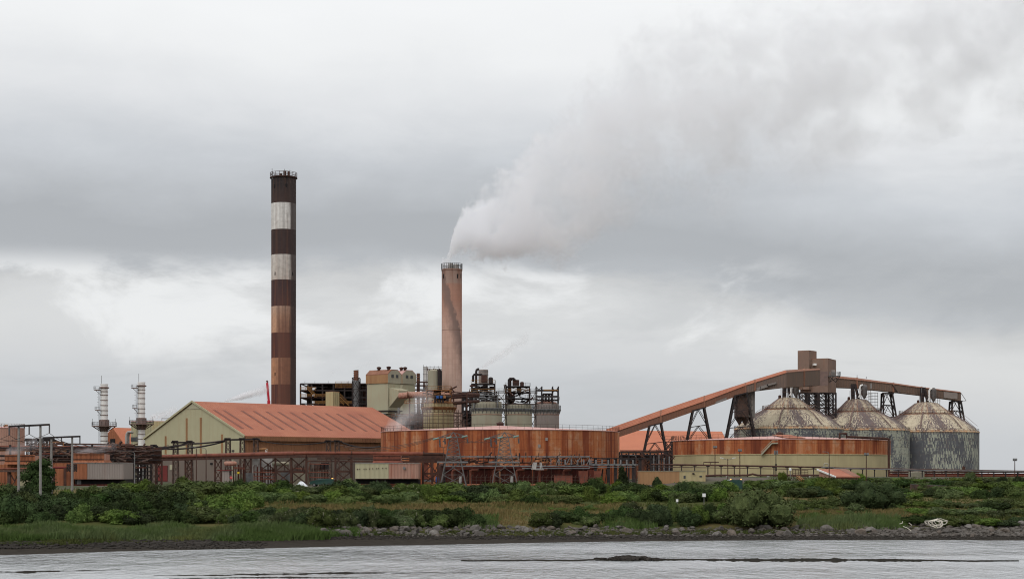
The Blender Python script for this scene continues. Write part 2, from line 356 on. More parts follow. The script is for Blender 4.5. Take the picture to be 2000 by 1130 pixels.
def hit(px, py):
    k = (px - 1000) / F
    def over(y): return y > 140 and HZ - (ground(k * y, y) - CH) * F / y <= py
    y = 126.0
    while y < 900 and not over(y): y += 5.0
    a, b = y - 5.0, y
    for _ in range(6):
        m_ = (a + b) / 2
        if over(m_): b = m_
        else: a = m_
    return Vector((k * b, b, ground(k * b, b)))

gx = sorted(set([-6000, -3000, -1500, -800, -450, -300] + [-220 + i * 2.2 for i in range(201)] + [300, 450, 800, 1500, 3000, 6000]))
gy = [100 + i * 1.3 for i in range(190)] + [350, 360, 375, 400, 450, 520, 600, 750, 1000, 1600, 3000, 6000, 12000]
mb = MB()
for y in gy:
    for x in gx: mb.v.append((x, y, ground(x, y)))
nx = len(gx)
mb.f = [(j * nx + i, j * nx + i + 1, (j + 1) * nx + i + 1, (j + 1) * nx + i) for j in range(len(gy) - 1) for i in range(nx - 1)]
g = G('bank_ground'); v = g.co(); o = g.xyz(v)
n1 = g.noise(v, 0.09, 4); n2 = g.noise(v, 0.8, 5, 0.7); n3 = g.noise(g.sv(v, (1, 0.35, 1)), 0.05, 4, 0.6)
grass = g.mix(g.mr(n1, 0.35, 0.65), (0.042, 0.056, 0.017), (0.075, 0.072, 0.027))
straw = g.mix(g.mr(n2, 0.3, 0.7), (0.15, 0.105, 0.05), (0.085, 0.075, 0.03))
grass = g.mix(g.mr(n3, 0.50, 0.60), grass, straw)
mud = g.mix(g.mr(n2, 0.3, 0.7), (0.026, 0.022, 0.018), (0.044, 0.038, 0.031))
grav = g.mix(g.mr(n2, 0.3, 0.7), (0.085, 0.078, 0.068), (0.14, 0.115, 0.095))
grav = g.mix(g.mr(n1, 0.42, 0.58), grav, (0.05, 0.065, 0.025))
zz = g.math('ADD', o[2], g.mr(n2, 0.2, 0.8, -0.3, 0.3))
c = g.mix(g.mr(zz, 0.75, 1.15), mud, grass)
c = g.mix(g.mr(g.math('ADD', o[2], g.mr(n1, 0.3, 0.7, -0.2, 0.2)), 5.3, 5.55), c, grav)
m = g.fin(c, 0.95, g.bump(n2, 0.15, 0.8), 0, 0.02); M['ground'] = m
struct(mb.build('ground', 'ground', smooth=60))

# water
g = G('river_water'); v = g.co()
r1 = g.noise(g.sv(v, (0.9, 0.30, 1)), 0.9, 4, 0.65, 0.4); r2 = g.noise(g.sv(v, (0.30, 0.11, 1)), 0.6, 3, 0.6); r3 = g.noise(g.sv(v, (0.012, 0.05, 1)), 1.0, 4, 0.6)
hgt = g.math('ADD', g.math('MULTIPLY', r1, 0.5), g.math('MULTIPLY', r2, 0.8))
nb = g.bump(hgt, 0.95, 1.0)
g.fin(g.mix(g.mr(r3, 0.4, 0.65), (0.30, 0.31, 0.318), (0.38, 0.39, 0.398)), g.mr(r3, 0.35, 0.65, 0.08, 0.2), nb, spec=1.0)
g.bsdf.inputs['IOR'].default_value = 1.33
M['water'] = g.m
mb = MB(); mb.add([(-4000, -600, 0), (4000, -600, 0), (4000, 420, 0), (-4000, 420, 0)], [(0, 1, 2, 3)])
struct(mb.build('water', 'water'))

# mud banks showing above the water
g = G('wet_mud'); v = g.co(); f = g.noise(v, 1.5, 5, 0.7)
M['mud'] = g.fin(g.mix(g.mr(f, 0.3, 0.7), (0.013, 0.012, 0.009), (0.030, 0.026, 0.020)), 0.95, g.bump(f, 0.1, 0.8), 0, 0.03)
def bank(pts, hh_=0.022, name='mud_bank'):
    """pts: (px, y_far, y_near) rows in the photo, a low hump lying on the water"""
    mb = MB(); rows = []; n = 0
    full = []
    for (a, b) in zip(pts, pts[1:]):
        k = max(2, int((b[0] - a[0]) / 3))
        for i in range(k): full.append(tuple(lerp(a[j], b[j], i / k) for j in range(3)))
    full.append(pts[-1])
    for i, (px, yf, yn) in enumerate(full):
        wv = mnoise.noise(Vector((px * 0.035, yf, 0))) * 0.5 + mnoise.noise(Vector((px * 0.17, yf, 2))) * 0.3; yo = mnoise.noise(Vector((px * 0.02, yf, 5))) * 0.9
        mid = (yf + yn) / 2 + yo; te = min(1, i / 6, (len(full) - 1 - i) / 6); hw = max(0.03, (yn - yf) / 2 * (1 + 2.4 * wv)) * (0.1 + 0.9 * te)
        for t, z in ((-1, -0.02), (-0.5, hh_ * .6), (0, hh_), (0.6, hh_ * .6), (1, -0.02)):
            Y = CH * F / (mid + t * hw - HZ); mb.v.append((X(px, Y), Y, z + 0.3 * hh_ * mnoise.noise(Vector((px * 0.3, t, 1)))))
    for i in range(len(full) - 1):
        for k in range(4): mb.f.append((i * 5 + k, i * 5 + k + 5, i * 5 + k + 6, i * 5 + k + 1))
    return struct(mb.build(name, 'mud', smooth=80))
bank([(900, 1094.3, 1095), (1100, 1093, 1094.5), (1180, 1091, 1094), (1300, 1090.5, 1094), (1500, 1090, 1096), (1650, 1089.5, 1096), (1760, 1090.5, 1096), (1850, 1093, 1095.5), (1990, 1094.5, 1096)], 0.10)
bank([(1100, 1080.4, 1081), (1180, 1079.8, 1081.4), (1245, 1079.8, 1081.2), (1295, 1080.6, 1081)])
bank([(-60, 1114, 1118), (60, 1113.5, 1117.5), (160, 1112.3, 1114.2), (235, 1111.6, 1112)])
bank([(300, 1122.5, 1123), (420, 1121, 1123.5), (500, 1119, 1122.5), (640, 1116.5, 1121), (740, 1116, 1119), (860, 1117, 1118.2), (920, 1116.5, 1117)])
bank([(330, 1128, 1129), (470, 1125.5, 1128.5), (560, 1124.5, 1128), (640, 1126, 1128), (700, 1127, 1127.6)])

# ------------------------------------------------------------------ rocks
g = G('shore_rock'); v = g.co(); oi = g.n('ShaderNodeObjectInfo').outputs['Random']; f = g.noise(v, 1.6, 6, 0.7)
c = g.ramp(oi, [(0.0, (0.145, 0.13, 0.115)), (0.3, (0.095, 0.087, 0.08)), (0.5, (0.155, 0.125, 0.102)), (0.75, (0.115, 0.105, 0.097)), (1.0, (0.20, 0.185, 0.168))])
c = g.mix(g.mr(f, 0.4, 0.68), c, (0.07, 0.062, 0.053))
M['rock'] = g.fin(c, 0.95, g.bump(f, 0.12, 0.8), 0, 0.05)
g = G('dark_shore_rock'); v = g.co(); f = g.noise(v, 1.1, 6, 0.7)
M['rockdark'] = g.fin(g.mix(g.mr(f, 0.35, 0.68), (0.055, 0.049, 0.043), (0.016, 0.014, 0.012)), 0.95, g.bump(f, 0.12, 0.8), 0, 0.04)
def rock_geo(rng, r=1.0, sub_=2):
    import bmesh
    bm = bmesh.new(); bmesh.ops.create_icosphere(bm, subdivisions=sub_, radius=1.0)
    planes = [(Vector((rng.gauss(0, 1), rng.gauss(0, 1), rng.gauss(0, 1))).normalized(), rng.uniform(0.45, 0.8)) for _ in range(9)]
    sx, sy, sz = rng.uniform(0.9, 1.5), rng.uniform(0.8, 1.1), rng.uniform(0.55, 0.9)
    vs = []
    for q in bm.verts:
        p = q.co.copy()
        for nrm, d in planes:
            k = p.dot(nrm)
            if k > d: p -= nrm * (k - d)
        p += p * 0.07 * mnoise.noise(p * 2.3 + Vector((rng.random(), 0, 0)))
        vs.append(Vector((p.x * sx, p.y * sy, p.z * sz)) * r)
    bm.verts.index_update(); fs = [tuple(q.index for q in f.verts) for f in bm.faces]; bm.free()
    return vs, fs
rr = random.Random(5)
rock_me = []
for i in range(7):
    mb = MB(); mb.add(*rock_geo(rr)); o = mb.build('rock', 'rock'); rock_me.append(o.data); bpy.data.objects.remove(o)
def rock(p, s, mat=None, label=None, group=None):
    o = bpy.data.objects.new('rock', rr.choice(rock_me)); COL.objects.link(o)
    o.location = p + Vector((0, 0, s * 0.18)); o.scale = (s, s, s); o.rotation_euler = (rr.uniform(-.4, .4), rr.uniform(-.4, .4), rr.uniform(0, 6.28))
    return tag(o, label or 'angular grey boulder of the rock armour lining the waterline', 'rock', group or 'boulders of the rock armour along the waterline')
BIG = [(657, 1030, 13), (682, 1032, 11), (733, 1032, 11), (802, 1032, 13), (847, 1034, 11), (890, 1033, 13), (893, 1022, 12), (899, 1029, 10), (927, 1018, 13), (977, 1031, 15), (996, 1030, 11), (1049, 1036, 10),
       (1122, 1033, 9), (1160, 1035, 12), (1218, 1028, 9), (1248, 1027, 11), (1263, 1026, 10), (1276, 1027, 9), (1302, 1028, 10), (1518, 1032, 10), (1535, 1033, 9), (1557, 1030, 13), (1573, 1032, 10), (1539, 1037, 9),
       (1692, 1035, 15), (1725, 1033, 9), (1790, 1037, 11), (1835, 1041, 14), (1890, 1031, 19), (1912, 1029, 11), (1938, 1037, 12), (1960, 1035, 11), (1985, 1032, 13), (754, 1039, 9), (705, 1036, 9), (910, 1035, 16), (625, 1036, 8)]
for px, py, wpx in BIG:
    p = hit(px, py); rock(p, wpx * p.y / F * 0.55)
cnt = 0
while cnt < 235:
    px = rr.uniform(600, 2010)
    lo, hi = (1029, 1045) if px < 1700 else (1022, 1049)
    if 1180 < px < 1480 and rr.random() < 0.7: continue
    if 1560 < px < 1680 and rr.random() < 0.5: continue
    py = rr.uniform(lo, hi); p = hit(px, py); rock(p, rr.choice((0.3, 0.4, 0.45, 0.55, 0.7)) * rr.uniform(0.8, 1.2)); cnt += 1
# small stones: one mass
mb = MB(); small = []
q_ = random.Random(8)
tmpl = [rock_geo(q_, 1.0, 1) for _ in range(5)]
def stones(n, x0, x1, y0, y1, s0, s1, mb):
    for _ in range(n):
        px = q_.uniform(x0, x1); p = hit(px, q_.uniform(y0, y1)); s = q_.uniform(s0, s1)
        vs, fs = q_.choice(tmpl); a = q_.uniform(0, 6.28); ca, sa = math.cos(a) * s, math.sin(a) * s
        mb.add([(p.x + ca * t.x - sa * t.y, p.y + sa * t.x + ca * t.y, p.z + s * (t.z + 0.1)) for t in vs], fs)
stones(1500, 600, 2010, 1030, 1047, 0.10, 0.32, mb)
stones(600, 1680, 2010, 1020, 1046, 0.12, 0.4, mb)
o = mb.build('shore_rubble', 'rock'); tag(o, 'small grey stones strewn between the boulders above the mud', 'rubble', kind='stuff')
mb = MB(); stones(900, -30, 520, 1058, 1071, 0.12, 0.38, mb); stones(400, 150, 420, 1052, 1062, 0.14, 0.4, mb); stones(2600, 520, 2010, 1045, 1052.5, 0.07, 0.24, mb)
o = mb.build('dark_shore_rubble', 'rockdark'); tag(o, 'dark wet stones in a band along the foot of the grassy bank', 'rubble', kind='stuff')
# stone islet in the river
mb = MB()
for i in range(120):
    px = 1166 + 132 * q_.betavariate(1.3, 1.3); t = (px - 1170) / 122
    hh = 0.38 * math.sin(math.pi * t) * (1 + 0.6 * mnoise.noise(Vector((px * 0.08, 0, 0))))
    Y = 162 + q_.uniform(-1.6, 2.2); s = q_.uniform(0.10, 0.42); vs, fs = q_.choice(tmpl)
    mb.add([(X(px, Y) + s * t_.x, Y + s * t_.y, q_.uniform(0, 1) * max(hh, 0.05) * 0.0 + max(hh, 0) * q_.uniform(0.1, 1.0) * 0.75 + s * t_.z) for t_ in vs], fs)
o = mb.build('stone_islet', 'rockdark'); tag(o, 'low islet of black stones rising out of the river by a mud bank', 'islet')

# ------------------------------------------------------------------ vegetation
def leafmat(name, a, b, cflower=None):
    g = G(name); v = g.co(); oi = g.n('ShaderNodeObjectInfo').outputs['Random']
    f = g.noise(v, 0.9, 4, 0.7); f2 = g.noise(v, 4.5, 2, 0.6)
    c = g.mix(g.mr(f, 0.35, 0.65), a, b)
    hs = g.n('ShaderNodeHueSaturation'); g.put(hs.inputs['Color'], c)
    g.put(hs.inputs['Value'], g.math('MULTIPLY', g.mr(oi, 0, 1, 0.65, 1.35), g.mr(f2, 0.3, 0.7, 0.7, 1.35))); g.put(hs.inputs['Hue'], g.mr(oi, 0, 1, 0.485, 0.512)); g.put(hs.inputs['Saturation'], g.mr(g.math('FRACT', g.math('MULTIPLY', oi, 7.3)), 0, 1, 0.8, 1.08))
    col = hs.outputs[0]
    if cflower: col = g.mix(g.math('GREATER_THAN', g.noise(v, 5.5, 1, 0.5), 0.70), col, cflower)
    g.fin(col, 0.85, None, 0, 0.04)
    return g.m
M['leafmid'] = leafmat('willow_leaf', (0.052, 0.083, 0.019), (0.096, 0.128, 0.032))
M['leafdark'] = leafmat('dark_leaf', (0.022, 0.038, 0.012), (0.042, 0.061, 0.019))
M['leafbramble'] = leafmat('bramble_leaf', (0.039, 0.056, 0.018), (0.072, 0.090, 0.030), (0.22, 0.20, 0.15))
M['leafbright'] = leafmat('bright_leaf', (0.072, 0.108, 0.022), (0.105, 0.135, 0.033))
M['bark'] = plain('bark', (0.06, 0.05, 0.04), (0.10, 0.08, 0.06), 2.0, 0.9)
def foliage(rng, lumps, n, ls, core=0.80, up=0.25):
    """leaf sprays around overlapping lumps; lumps: (centre, radii)"""
    import bmesh
    mb = MB()
    bm = bmesh.new(); bmesh.ops.create_icosphere(bm, subdivisions=2, radius=1.0); bm.verts.index_update()
    iv = [q.co.copy() for q in bm.verts]; fi = [tuple(q.index for q in f.verts) for f in bm.faces]; bm.free()
    tot = sum(r[0] * r[2] for _, r in lumps)
    for c, r in lumps:
        c = Vector(c)
        if core:
            mb.add([c + Vector((p.x * r[0], p.y * r[1], p.z * r[2])) * core * (1 + 0.28 * mnoise.noise(p * 2.5 + c)) for p in iv], fi)
        for _ in range(int(n * r[0] * r[2] / tot)):
            d = Vector((rng.gauss(0, 1), rng.gauss(0, 1), rng.gauss(0, 1) + 0.25)).normalized()
            k = rng.uniform(0.72, 1.1) * (1 + 0.3 * mnoise.noise(d * 2.2 + c * 1.7))
            if rng.random() < 0.12: k *= rng.uniform(1.05, 1.35)
            p = c + Vector((d.x * r[0], d.y * r[1], d.z * r[2])) * k
            if p.z < 0: continue
            nrm = (d * .8 + Vector((rng.gauss(0, .6), rng.gauss(0, .6), rng.gauss(0, .6) + up))).normalized()
            a = nrm.orthogonal().normalized(); a.rotate(Matrix.Rotation(rng.uniform(0, 6.28), 3, nrm)); b = nrm.cross(a)
            s = ls * rng.uniform(0.55, 1.3); t = s * rng.uniform(0.35, 0.6)
            mb.add([p - a * s * .5, p + b * t * .5 + a * s * .1, p + a * s * .6, p - b * t * .5 + a * s * .05], [(0, 1, 2, 3)])
    return mb
def lumps_dome(rng, k, w=1.0, h=1.0):
    L = [((0, 0, 0.36 * h), (0.6 * w, 0.58 * w, 0.42 * h))]
    for _ in range(k):
        a = rng.uniform(0, 6.28); rad = rng.uniform(0.15, 0.78) * w; z = rng.uniform(0.2, 0.82) * h * (1.12 - rad / w * 0.7)
        s = rng.uniform(0.14, 0.34)
        L.append(((math.cos(a) * rad, math.sin(a) * rad * 0.9, z), (s * w, s * w, s * rng.uniform(0.8, 1.15) * h)))
    return L
vr = random.Random(21)
VAR = {}
for kind, mat, nn, ls, k, up in (('willow', 'leafmid', 4200, 0.115, 13, 0.3), ('dark', 'leafdark', 3800, 0.11, 12, 0.1), ('bramble', 'leafbramble', 4000, 0.095, 18, 0.3), ('bright', 'leafbright', 3200, 0.11, 11, 0.4)):
    VAR[kind] = []
    for i in range(4):
        o = foliage(vr, lumps_dome(vr, k), nn, ls, up=up).build('shrub', mat); VAR[kind].append(o.data); bpy.data.objects.remove(o)
GROUPS = {
 'edge': ('rounded mid green shrub in the belt of scrub below the plant fence', 'shrubs in the belt below the plant'),
 'left': ('dense dark green shrub of the thicket between the poles and the marsh grass', 'shrubs of the dark thicket by the poles'),
 'bramble': ('low tangled bramble shrub growing just above the shore boulders', 'bramble shrubs above the boulders'),
 'right': ('mixed green shrub on the slope below the elevated pipe rack', 'shrubs on the slope under the pipe rack'),
 'bank': ('small loose shrub scattered over the dry grass of the bank', 'small shrubs dotted over the dry grass'),
}
def shrub(px, base, wpx, hpx, kind, gk, sink=0.25):
    p = hit(px, base); s = p.y / F
    o = bpy.data.objects.new('shrub', vr.choice(VAR[kind])); COL.objects.link(o)
    W, H = wpx * s / 1.75, hpx * s / 0.95
    o.scale = (W, W * 0.95, H); o.location = (p.x, p.y, p.z - 0.1 * H); o.rotation_euler = (0, 0, vr.uniform(0, 6.28))
    return tag(o, GROUPS[gk][0], 'shrub', GROUPS[gk][1])
ju = vr.uniform
# belt along the plateau edge
x = 190
while x < 1420:
    shrub(x + ju(-8, 8), ju(962, 970), ju(40, 75), ju(16, 33), vr.choice(('willow', 'willow', 'willow', 'dark', 'bramble')), 'edge'); x += ju(22, 34)
x = 470
while x < 1420:
    shrub(x + ju(-8, 8), ju(976, 983), ju(36, 75), ju(15, 30), vr.choice(('willow', 'willow', 'bright', 'dark', 'willow')), 'edge'); x += ju(24, 38)
for a in ((390, 968, 110, 38, 'willow'), (470, 966, 90, 26, 'willow'), (550, 962, 80, 26, 'dark'), (665, 968, 90, 32, 'dark'), (690, 962, 70, 26, 'willow'), (250, 966, 85, 30, 'willow'), (810, 954, 28, 14, 'willow'), (880, 968, 100, 28, 'willow'), (940, 972, 80, 28, 'dark'),
          (1005, 962, 70, 24, 'dark'), (1120, 965, 90, 24, 'willow'), (1205, 976, 60, 20, 'bright'), (1230, 968, 90, 28, 'dark'), (1275, 974, 60, 24, 'dark'), (1285, 952, 26, 22, 'dark'), (1345, 966, 90, 28, 'willow'), (1390, 962, 60, 22, 'willow'), (1040, 985, 60, 20, 'dark'), (760, 980, 40, 14, 'bright'),
          (1110, 982, 60, 20, 'bright'), (1200, 984, 54, 20, 'bright')):
    shrub(*a, 'edge')
# dark thicket at the left
for row, (b0, b1, h0, h1) in enumerate(((985, 992, 26, 40), (1000, 1008, 26, 42), (1014, 1022, 22, 40))):
    x = -30
    while x < 500 - 20 * row:
        shrub(x, ju(b0, b1), ju(55, 95), ju(h0, h1), vr.choice(('dark', 'dark', 'willow', 'dark')), 'left'); x += ju(26, 40)
for a in ((10, 985, 70, 52, 'willow'), (50, 990, 60, 40, 'willow'), (160, 990, 50, 36, 'dark'), (330, 996, 100, 46, 'dark'), (25, 1020, 80, 60, 'dark'), (180, 985, 60, 24, 'willow'), (130, 985, 50, 30, 'willow')): shrub(*a, 'left')
# brambles over the boulders
for (x0, x1, b0, b1, h0, h1) in ((470, 930, 1022, 1029, 20, 40), (500, 900, 1008, 1016, 14, 26), (1055, 1195, 1018, 1028, 16, 32), (1220, 1440, 1016, 1026, 26, 44), (1230, 1420, 998, 1008, 14, 26)):
    x = x0
    while x < x1:
        shrub(x, ju(b0, b1), ju(40, 75), ju(h0, h1), vr.choice(('bramble', 'bramble', 'dark')) if x < 1200 else vr.choice(('bramble', 'dark', 'willow')), 'bramble'); x += ju(20, 32)
for a in ((625, 1028, 70, 42, 'bramble'), (715, 1018, 50, 30, 'bramble'), (800, 1022, 80, 34, 'bramble'), (445, 1020, 60, 30, 'bramble'), (390, 1016, 80, 34, 'bramble'), (1090, 1015, 50, 24, 'dark'), (370, 1000, 50, 22, 'bright')): shrub(*a, 'bramble')
# right slope
for (x0, x1, b0, b1, h0, h1, ks) in ((1430, 2110, 950, 956, 12, 20, ('willow', 'willow', 'dark')), (1530, 2110, 965, 972, 14, 24, ('willow', 'dark', 'willow')), (1560, 2110, 985, 992, 10, 20, ('willow', 'bramble', 'bright')),
                                     (1790, 2110, 1003, 1010, 12, 20, ('bramble', 'bramble', 'willow')), (1790, 2110, 1018, 1026, 12, 22, ('bramble', 'dark', 'willow')), (1540, 1650, 992, 1000, 10, 18, ('bramble', 'willow'))):
    x = x0
    while x < x1:
        shrub(x, ju(b0, b1), ju(45, 80), ju(h0, h1), vr.choice(ks), 'right'); x += ju(26, 40)
for a in ((1895, 944, 34, 24, 'bramble'), (1955, 946, 30, 20, 'dark'), (1990, 944, 26, 16, 'dark'), (1670, 1000, 44, 22, 'bramble'), (1560, 998, 40, 18, 'bramble'), (1680, 938, 24, 18, 'bright'), (1530, 938, 22, 22, 'bright'), (1940, 1000, 90, 26, 'dark')): shrub(*a, 'right')
x = 1470
while x < 2110:
    shrub(x, ju(939, 944), ju(26, 46), ju(5, 10), vr.choice(('willow', 'bramble', 'bright', 'willow')), 'right'); x += ju(13, 22)
for a in ((1608, 952, 46, 22, 'willow'), (1640, 952, 60, 22, 'willow'), (1672, 952, 40, 22, 'dark'), (1625, 950, 30, 20, 'dark'), (1800, 956, 50, 14, 'willow'), (1860, 960, 60, 14, 'bramble'), (1440, 958, 50, 16, 'willow'), (1410, 962, 40, 16, 'dark'), (1470, 952, 40, 14, 'dark'), (1585, 948, 40, 14, 'willow')): shrub(*a, 'right')
for a in ((1424, 960, 50, 23, 'willow'), (1404, 958, 36, 20, 'dark'), (1446, 958, 40, 20, 'willow'), (1790, 954, 40, 10, 'bramble'), (1830, 957, 44, 11, 'willow'), (1885, 960, 44, 12, 'dark')): shrub(*a, 'right')
for _ in range(26):
    px = ju(880, 1230) if _ < 14 else ju(1540, 1760)
    shrub(px, ju(990, 1014), ju(14, 34), ju(5, 12), vr.choice(('bramble', 'bright', 'willow')), 'bank')
def big_bush(px, base, wpx, hpx, mat, label, seed, n=5200, ls=0.07):
    rng = random.Random(seed); p = hit(px, base); s = p.y / F; W, H = wpx * s / 1.9, hpx * s / 1.02
    t = thing('large_shrub', label, 'shrub', p)
    L = lumps_dome(rng, 20)
    mb = foliage(rng, L, n, ls, 0.78, 0.35); mb.v = [(x * W + p.x, y * W + p.y, z * H + p.z - 0.05 * H) for x, y, z in mb.v]
    mb.build('foliage', mat, t)
    for k in range(3):
        b = MB(); a = rng.uniform(0, 6.28)
        b.tube([p, p + Vector((math.cos(a) * W * .15, math.sin(a) * W * .15, H * .3)), p + Vector((math.cos(a) * W * .35, math.sin(a) * W * .35, H * .6))], [0.14, 0.1, 0.04], 6); b.build('stem', 'bark', t)
big_bush(1470, 1024, 165, 86, 'leafmid', 'largest rounded bush on the bank, in front of the green van', 3)
big_bush(1706, 996, 135, 62, 'leafdark', 'large dark green bush on the slope below the hut with the orange roof', 4)
def tree(px, base, wpx, hpx, mat, label, seed, conic=False):
    rng = random.Random(seed); p = hit(px, base); s = p.y / F; W, H = wpx * s / 2, hpx * s
    t = thing('tree', label, 'tree', p)
    b = MB(); b.tube([p - Vector((0, 0, .3)), p + Vector((0.1, 0, H * .4)), p + Vector((0, 0.1, H * .85))], [0.26, 0.18, 0.06], 8)
    for k in range(9):
        a = rng.uniform(0, 6.28); z = rng.uniform(.25, .7); b.tube([p + Vector((0, 0, H * z)), p + Vector((math.cos(a) * W * .55, math.sin(a) * W * .55, H * (z + .15)))], [0.1, 0.03], 5)
    b.build('trunk', 'bark', t)
    L = []
    for k in range(44):
        z = rng.uniform(0.08, 0.93); rad = (1 - z) ** 0.7 if conic else math.sqrt(max(0.05, 1 - (2 * z - 0.85) ** 2)) * 0.85
        a = rng.uniform(0, 6.28); q = rad * math.sqrt(rng.random()) * 0.75; r = rng.uniform(.16, .34) * (0.6 if conic and z > .6 else 1)
        L.append(((math.cos(a) * q * W, math.sin(a) * q * W, z * H), (r * W * 1.1, r * W * 1.1, r * H * .42)))
    mb = foliage(rng, L, 9000, 0.34, 0.72, 0.2); mb.v = [(x + p.x, y + p.y, z + p.z) for x, y, z in mb.v]
    mb.build('crown', mat, t, )
tree(78, 978, 92, 82, 'leafdark', 'dark broadleaf tree standing between the wooden power poles', 31)
tree(1215, 951, 30, 42, 'leafdark', 'small dark conical tree beside the steel trestle at the orange tank', 32, True)

# grasses
g = G('grass_green'); v = g.co(); f = g.noise(v, 0.10, 4, 0.6)
M['grassg'] = g.fin(g.ramp(f, [(0.3, (0.045, 0.08, 0.02)), (0.45, (0.078, 0.12, 0.034)), (0.55, (0.11, 0.145, 0.06)), (0.7, (0.12, 0.13, 0.045))]), 0.9, None, 0, 0.03)
g = G('grass_straw'); v = g.co(); f = g.noise(v, 0.12, 4, 0.6)
M['grasss'] = g.fin(g.ramp(f, [(0.32, (0.075, 0.09, 0.028)), (0.45, (0.15, 0.128, 0.05)), (0.55, (0.20, 0.145, 0.066)), (0.7, (0.10, 0.10, 0.034))]), 0.9, None, 0, 0.03)
g = G('grass_dark'); v = g.co(); f = g.noise(v, 0.2, 4, 0.6)
M['grassd'] = g.fin(g.mix(g.mr(f, .35, .65), (0.042, 0.060, 0.018), (0.088, 0.092, 0.032)), 0.9, None, 0, 0.03)
gq = random.Random(77)
def grass(mb, n, x0, x1, y0, y1, h0, h1, wd=0.06, edge=None):
    for _ in range(n):
        px = gq.uniform(x0, x1); p = hit(px, gq.uniform(y0, y1) if edge is None else edge(px, gq.random()))
        if p.z < 0.42: continue
        for _ in range(5):
            b = p + Vector((gq.uniform(-.35, .35), gq.uniform(-.35, .35), -0.05)); h = gq.uniform(h0, h1) * (0.75 + 0.8 * mnoise.noise(Vector((p.x * .16, p.y * .16, 9)))); a = gq.uniform(0, 3.14)
            d = Vector((math.cos(a), math.sin(a), 0)) * wd; l = Vector((gq.gauss(0.1, .28), gq.gauss(0, .28), 0)) * h
            mb.add([b - d, b + d, b + l * .4 + d * .6 + Vector((0, 0, h * .6)), b + l + Vector((0, 0, h)), b + l * .4 - d * .6 + Vector((0, 0, h * .6))], [(0, 1, 2, 3, 4)])
mb = MB()
grass(mb, 5200, 40, 640, 1034, 1056, 0.7, 1.35, 0.07)
grass(mb, 1500, -40, 135, 1036, 1056, 0.9, 1.7, 0.07)
grass(mb, 700, 560, 700, 1030, 1048, 0.5, 1.0, 0.06)
grass(mb, 900, 1560, 1770, 1010, 1034, 0.6, 1.3, 0.06); grass(mb, 700, 1180, 1280, 1005, 1032, 0.5, 1.1, 0.06); grass(mb, 350, 900, 970, 1012, 1032, 0.5, 1.0, 0.06)
o = mb.build('marsh_grass', 'grassg'); tag(o, 'tall green marsh grass growing along the riverbank', 'grass', kind='stuff')
mb = MB()
grass(mb, 2600, 480, 1240, 984, 1004, 0.35, 0.8, 0.06); grass(mb, 1600, 1500, 1800, 998, 1014, 0.4, 0.9, 0.06); grass(mb, 500, 960, 1230, 1004, 1024, 0.3, 0.8, 0.06); grass(mb, 500, 430, 520, 980, 990, 0.3, 0.8, 0.06)
o = mb.build('dry_grass', 'grasss'); tag(o, 'dry straw coloured grass covering the open strip of the bank', 'grass', kind='stuff')
mb = MB()
grass(mb, 2600, 640, 1700, 1037, 1046, 0.15, 0.42, 0.07); grass(mb, 2200, -40, 420, 1048, 1064, 0.2, 0.55, 0.08); grass(mb, 3200, 1400, 2150, 960, 1024, 0.3, 0.8, 0.07); grass(mb, 1700, 1500, 2150, 933, 958, 0.3, 0.7, 0.07); grass(mb, 1800, -20, 1420, 955, 990, 0.3, 0.8, 0.07)
o = mb.build('low_turf', 'grassd'); tag(o, 'short dark turf and weeds between shrubs and stones', 'grass', kind='stuff')

# ================================================================== THE PLANT
def gz(px, Y): return ground(X(px, Y), Y)
def base(px, Y): return Vector((X(px, Y), Y, gz(px, Y) - 0.05))
def corner(px0, px1, px2, Y, k=1.0):
    """plan of a box whose near corner shows at px1, its two visible faces ending at px0 and px2"""
    B = Vector((X(px1, Y), Y)); ax = (px0 - px1) * Y / F; cx = (px2 - px1) * Y / F
    ay = math.sqrt(abs(ax * cx)) * k; cy = -ax * cx / ay
    for _ in range(6):
        ax = X(px0, Y + ay) - B.x; cx = X(px2, Y + cy) - B.x; cy = -ax * cx / ay
    A = B + Vector((ax, ay)); Cc = B + Vector((cx, cy)); return A, B, Cc, A + Cc - B
def V3(p, z): return Vector((p[0], p[1], z))
def lattice(t, Bq, Tq, n, lw, bw, mat, leg='leg', brace='bracing', faces=(0, 1, 2, 3), style='X'):
    Bq = [Vector(b) for b in Bq]; Tq = [Vector(b) for b in Tq]
    for b, q in zip(Bq, Tq): MB().beam(b, q, lw).build(leg, mat, t)
    m = len(Bq); mb = MB()
    for f in faces:
        if len(faces) == 2: mb = MB()
        for i in range(n):
            a, b = f, (f + 1) % m
            p0, p1 = Bq[a].lerp(Tq[a], i / n), Bq[b].lerp(Tq[b], i / n); q0, q1 = Bq[a].lerp(Tq[a], (i + 1) / n), Bq[b].lerp(Tq[b], (i + 1) / n)
            if style == 'X': mb.beam(p0, q1, bw); mb.beam(p1, q0, bw)
            elif style == 'A': c_ = (q0 + q1) / 2; mb.beam(p0, c_, bw); mb.beam(p1, c_, bw)
            elif style == 'Z': mb.beam(*((p0, q1) if i % 2 else (p1, q0)), bw)
            mb.beam(q0, q1, bw)
        if len(faces) == 2: mb.build(brace, mat, t)
    if len(faces) != 2: mb.build(brace, mat, t)
def sq(px0, px1, Y0, Y1, z):
    return [(X(px0, Y0), Y0, z), (X(px1, Y0), Y0, z), (X(px1, Y0), Y1, z), (X(px0, Y0), Y1, z)]

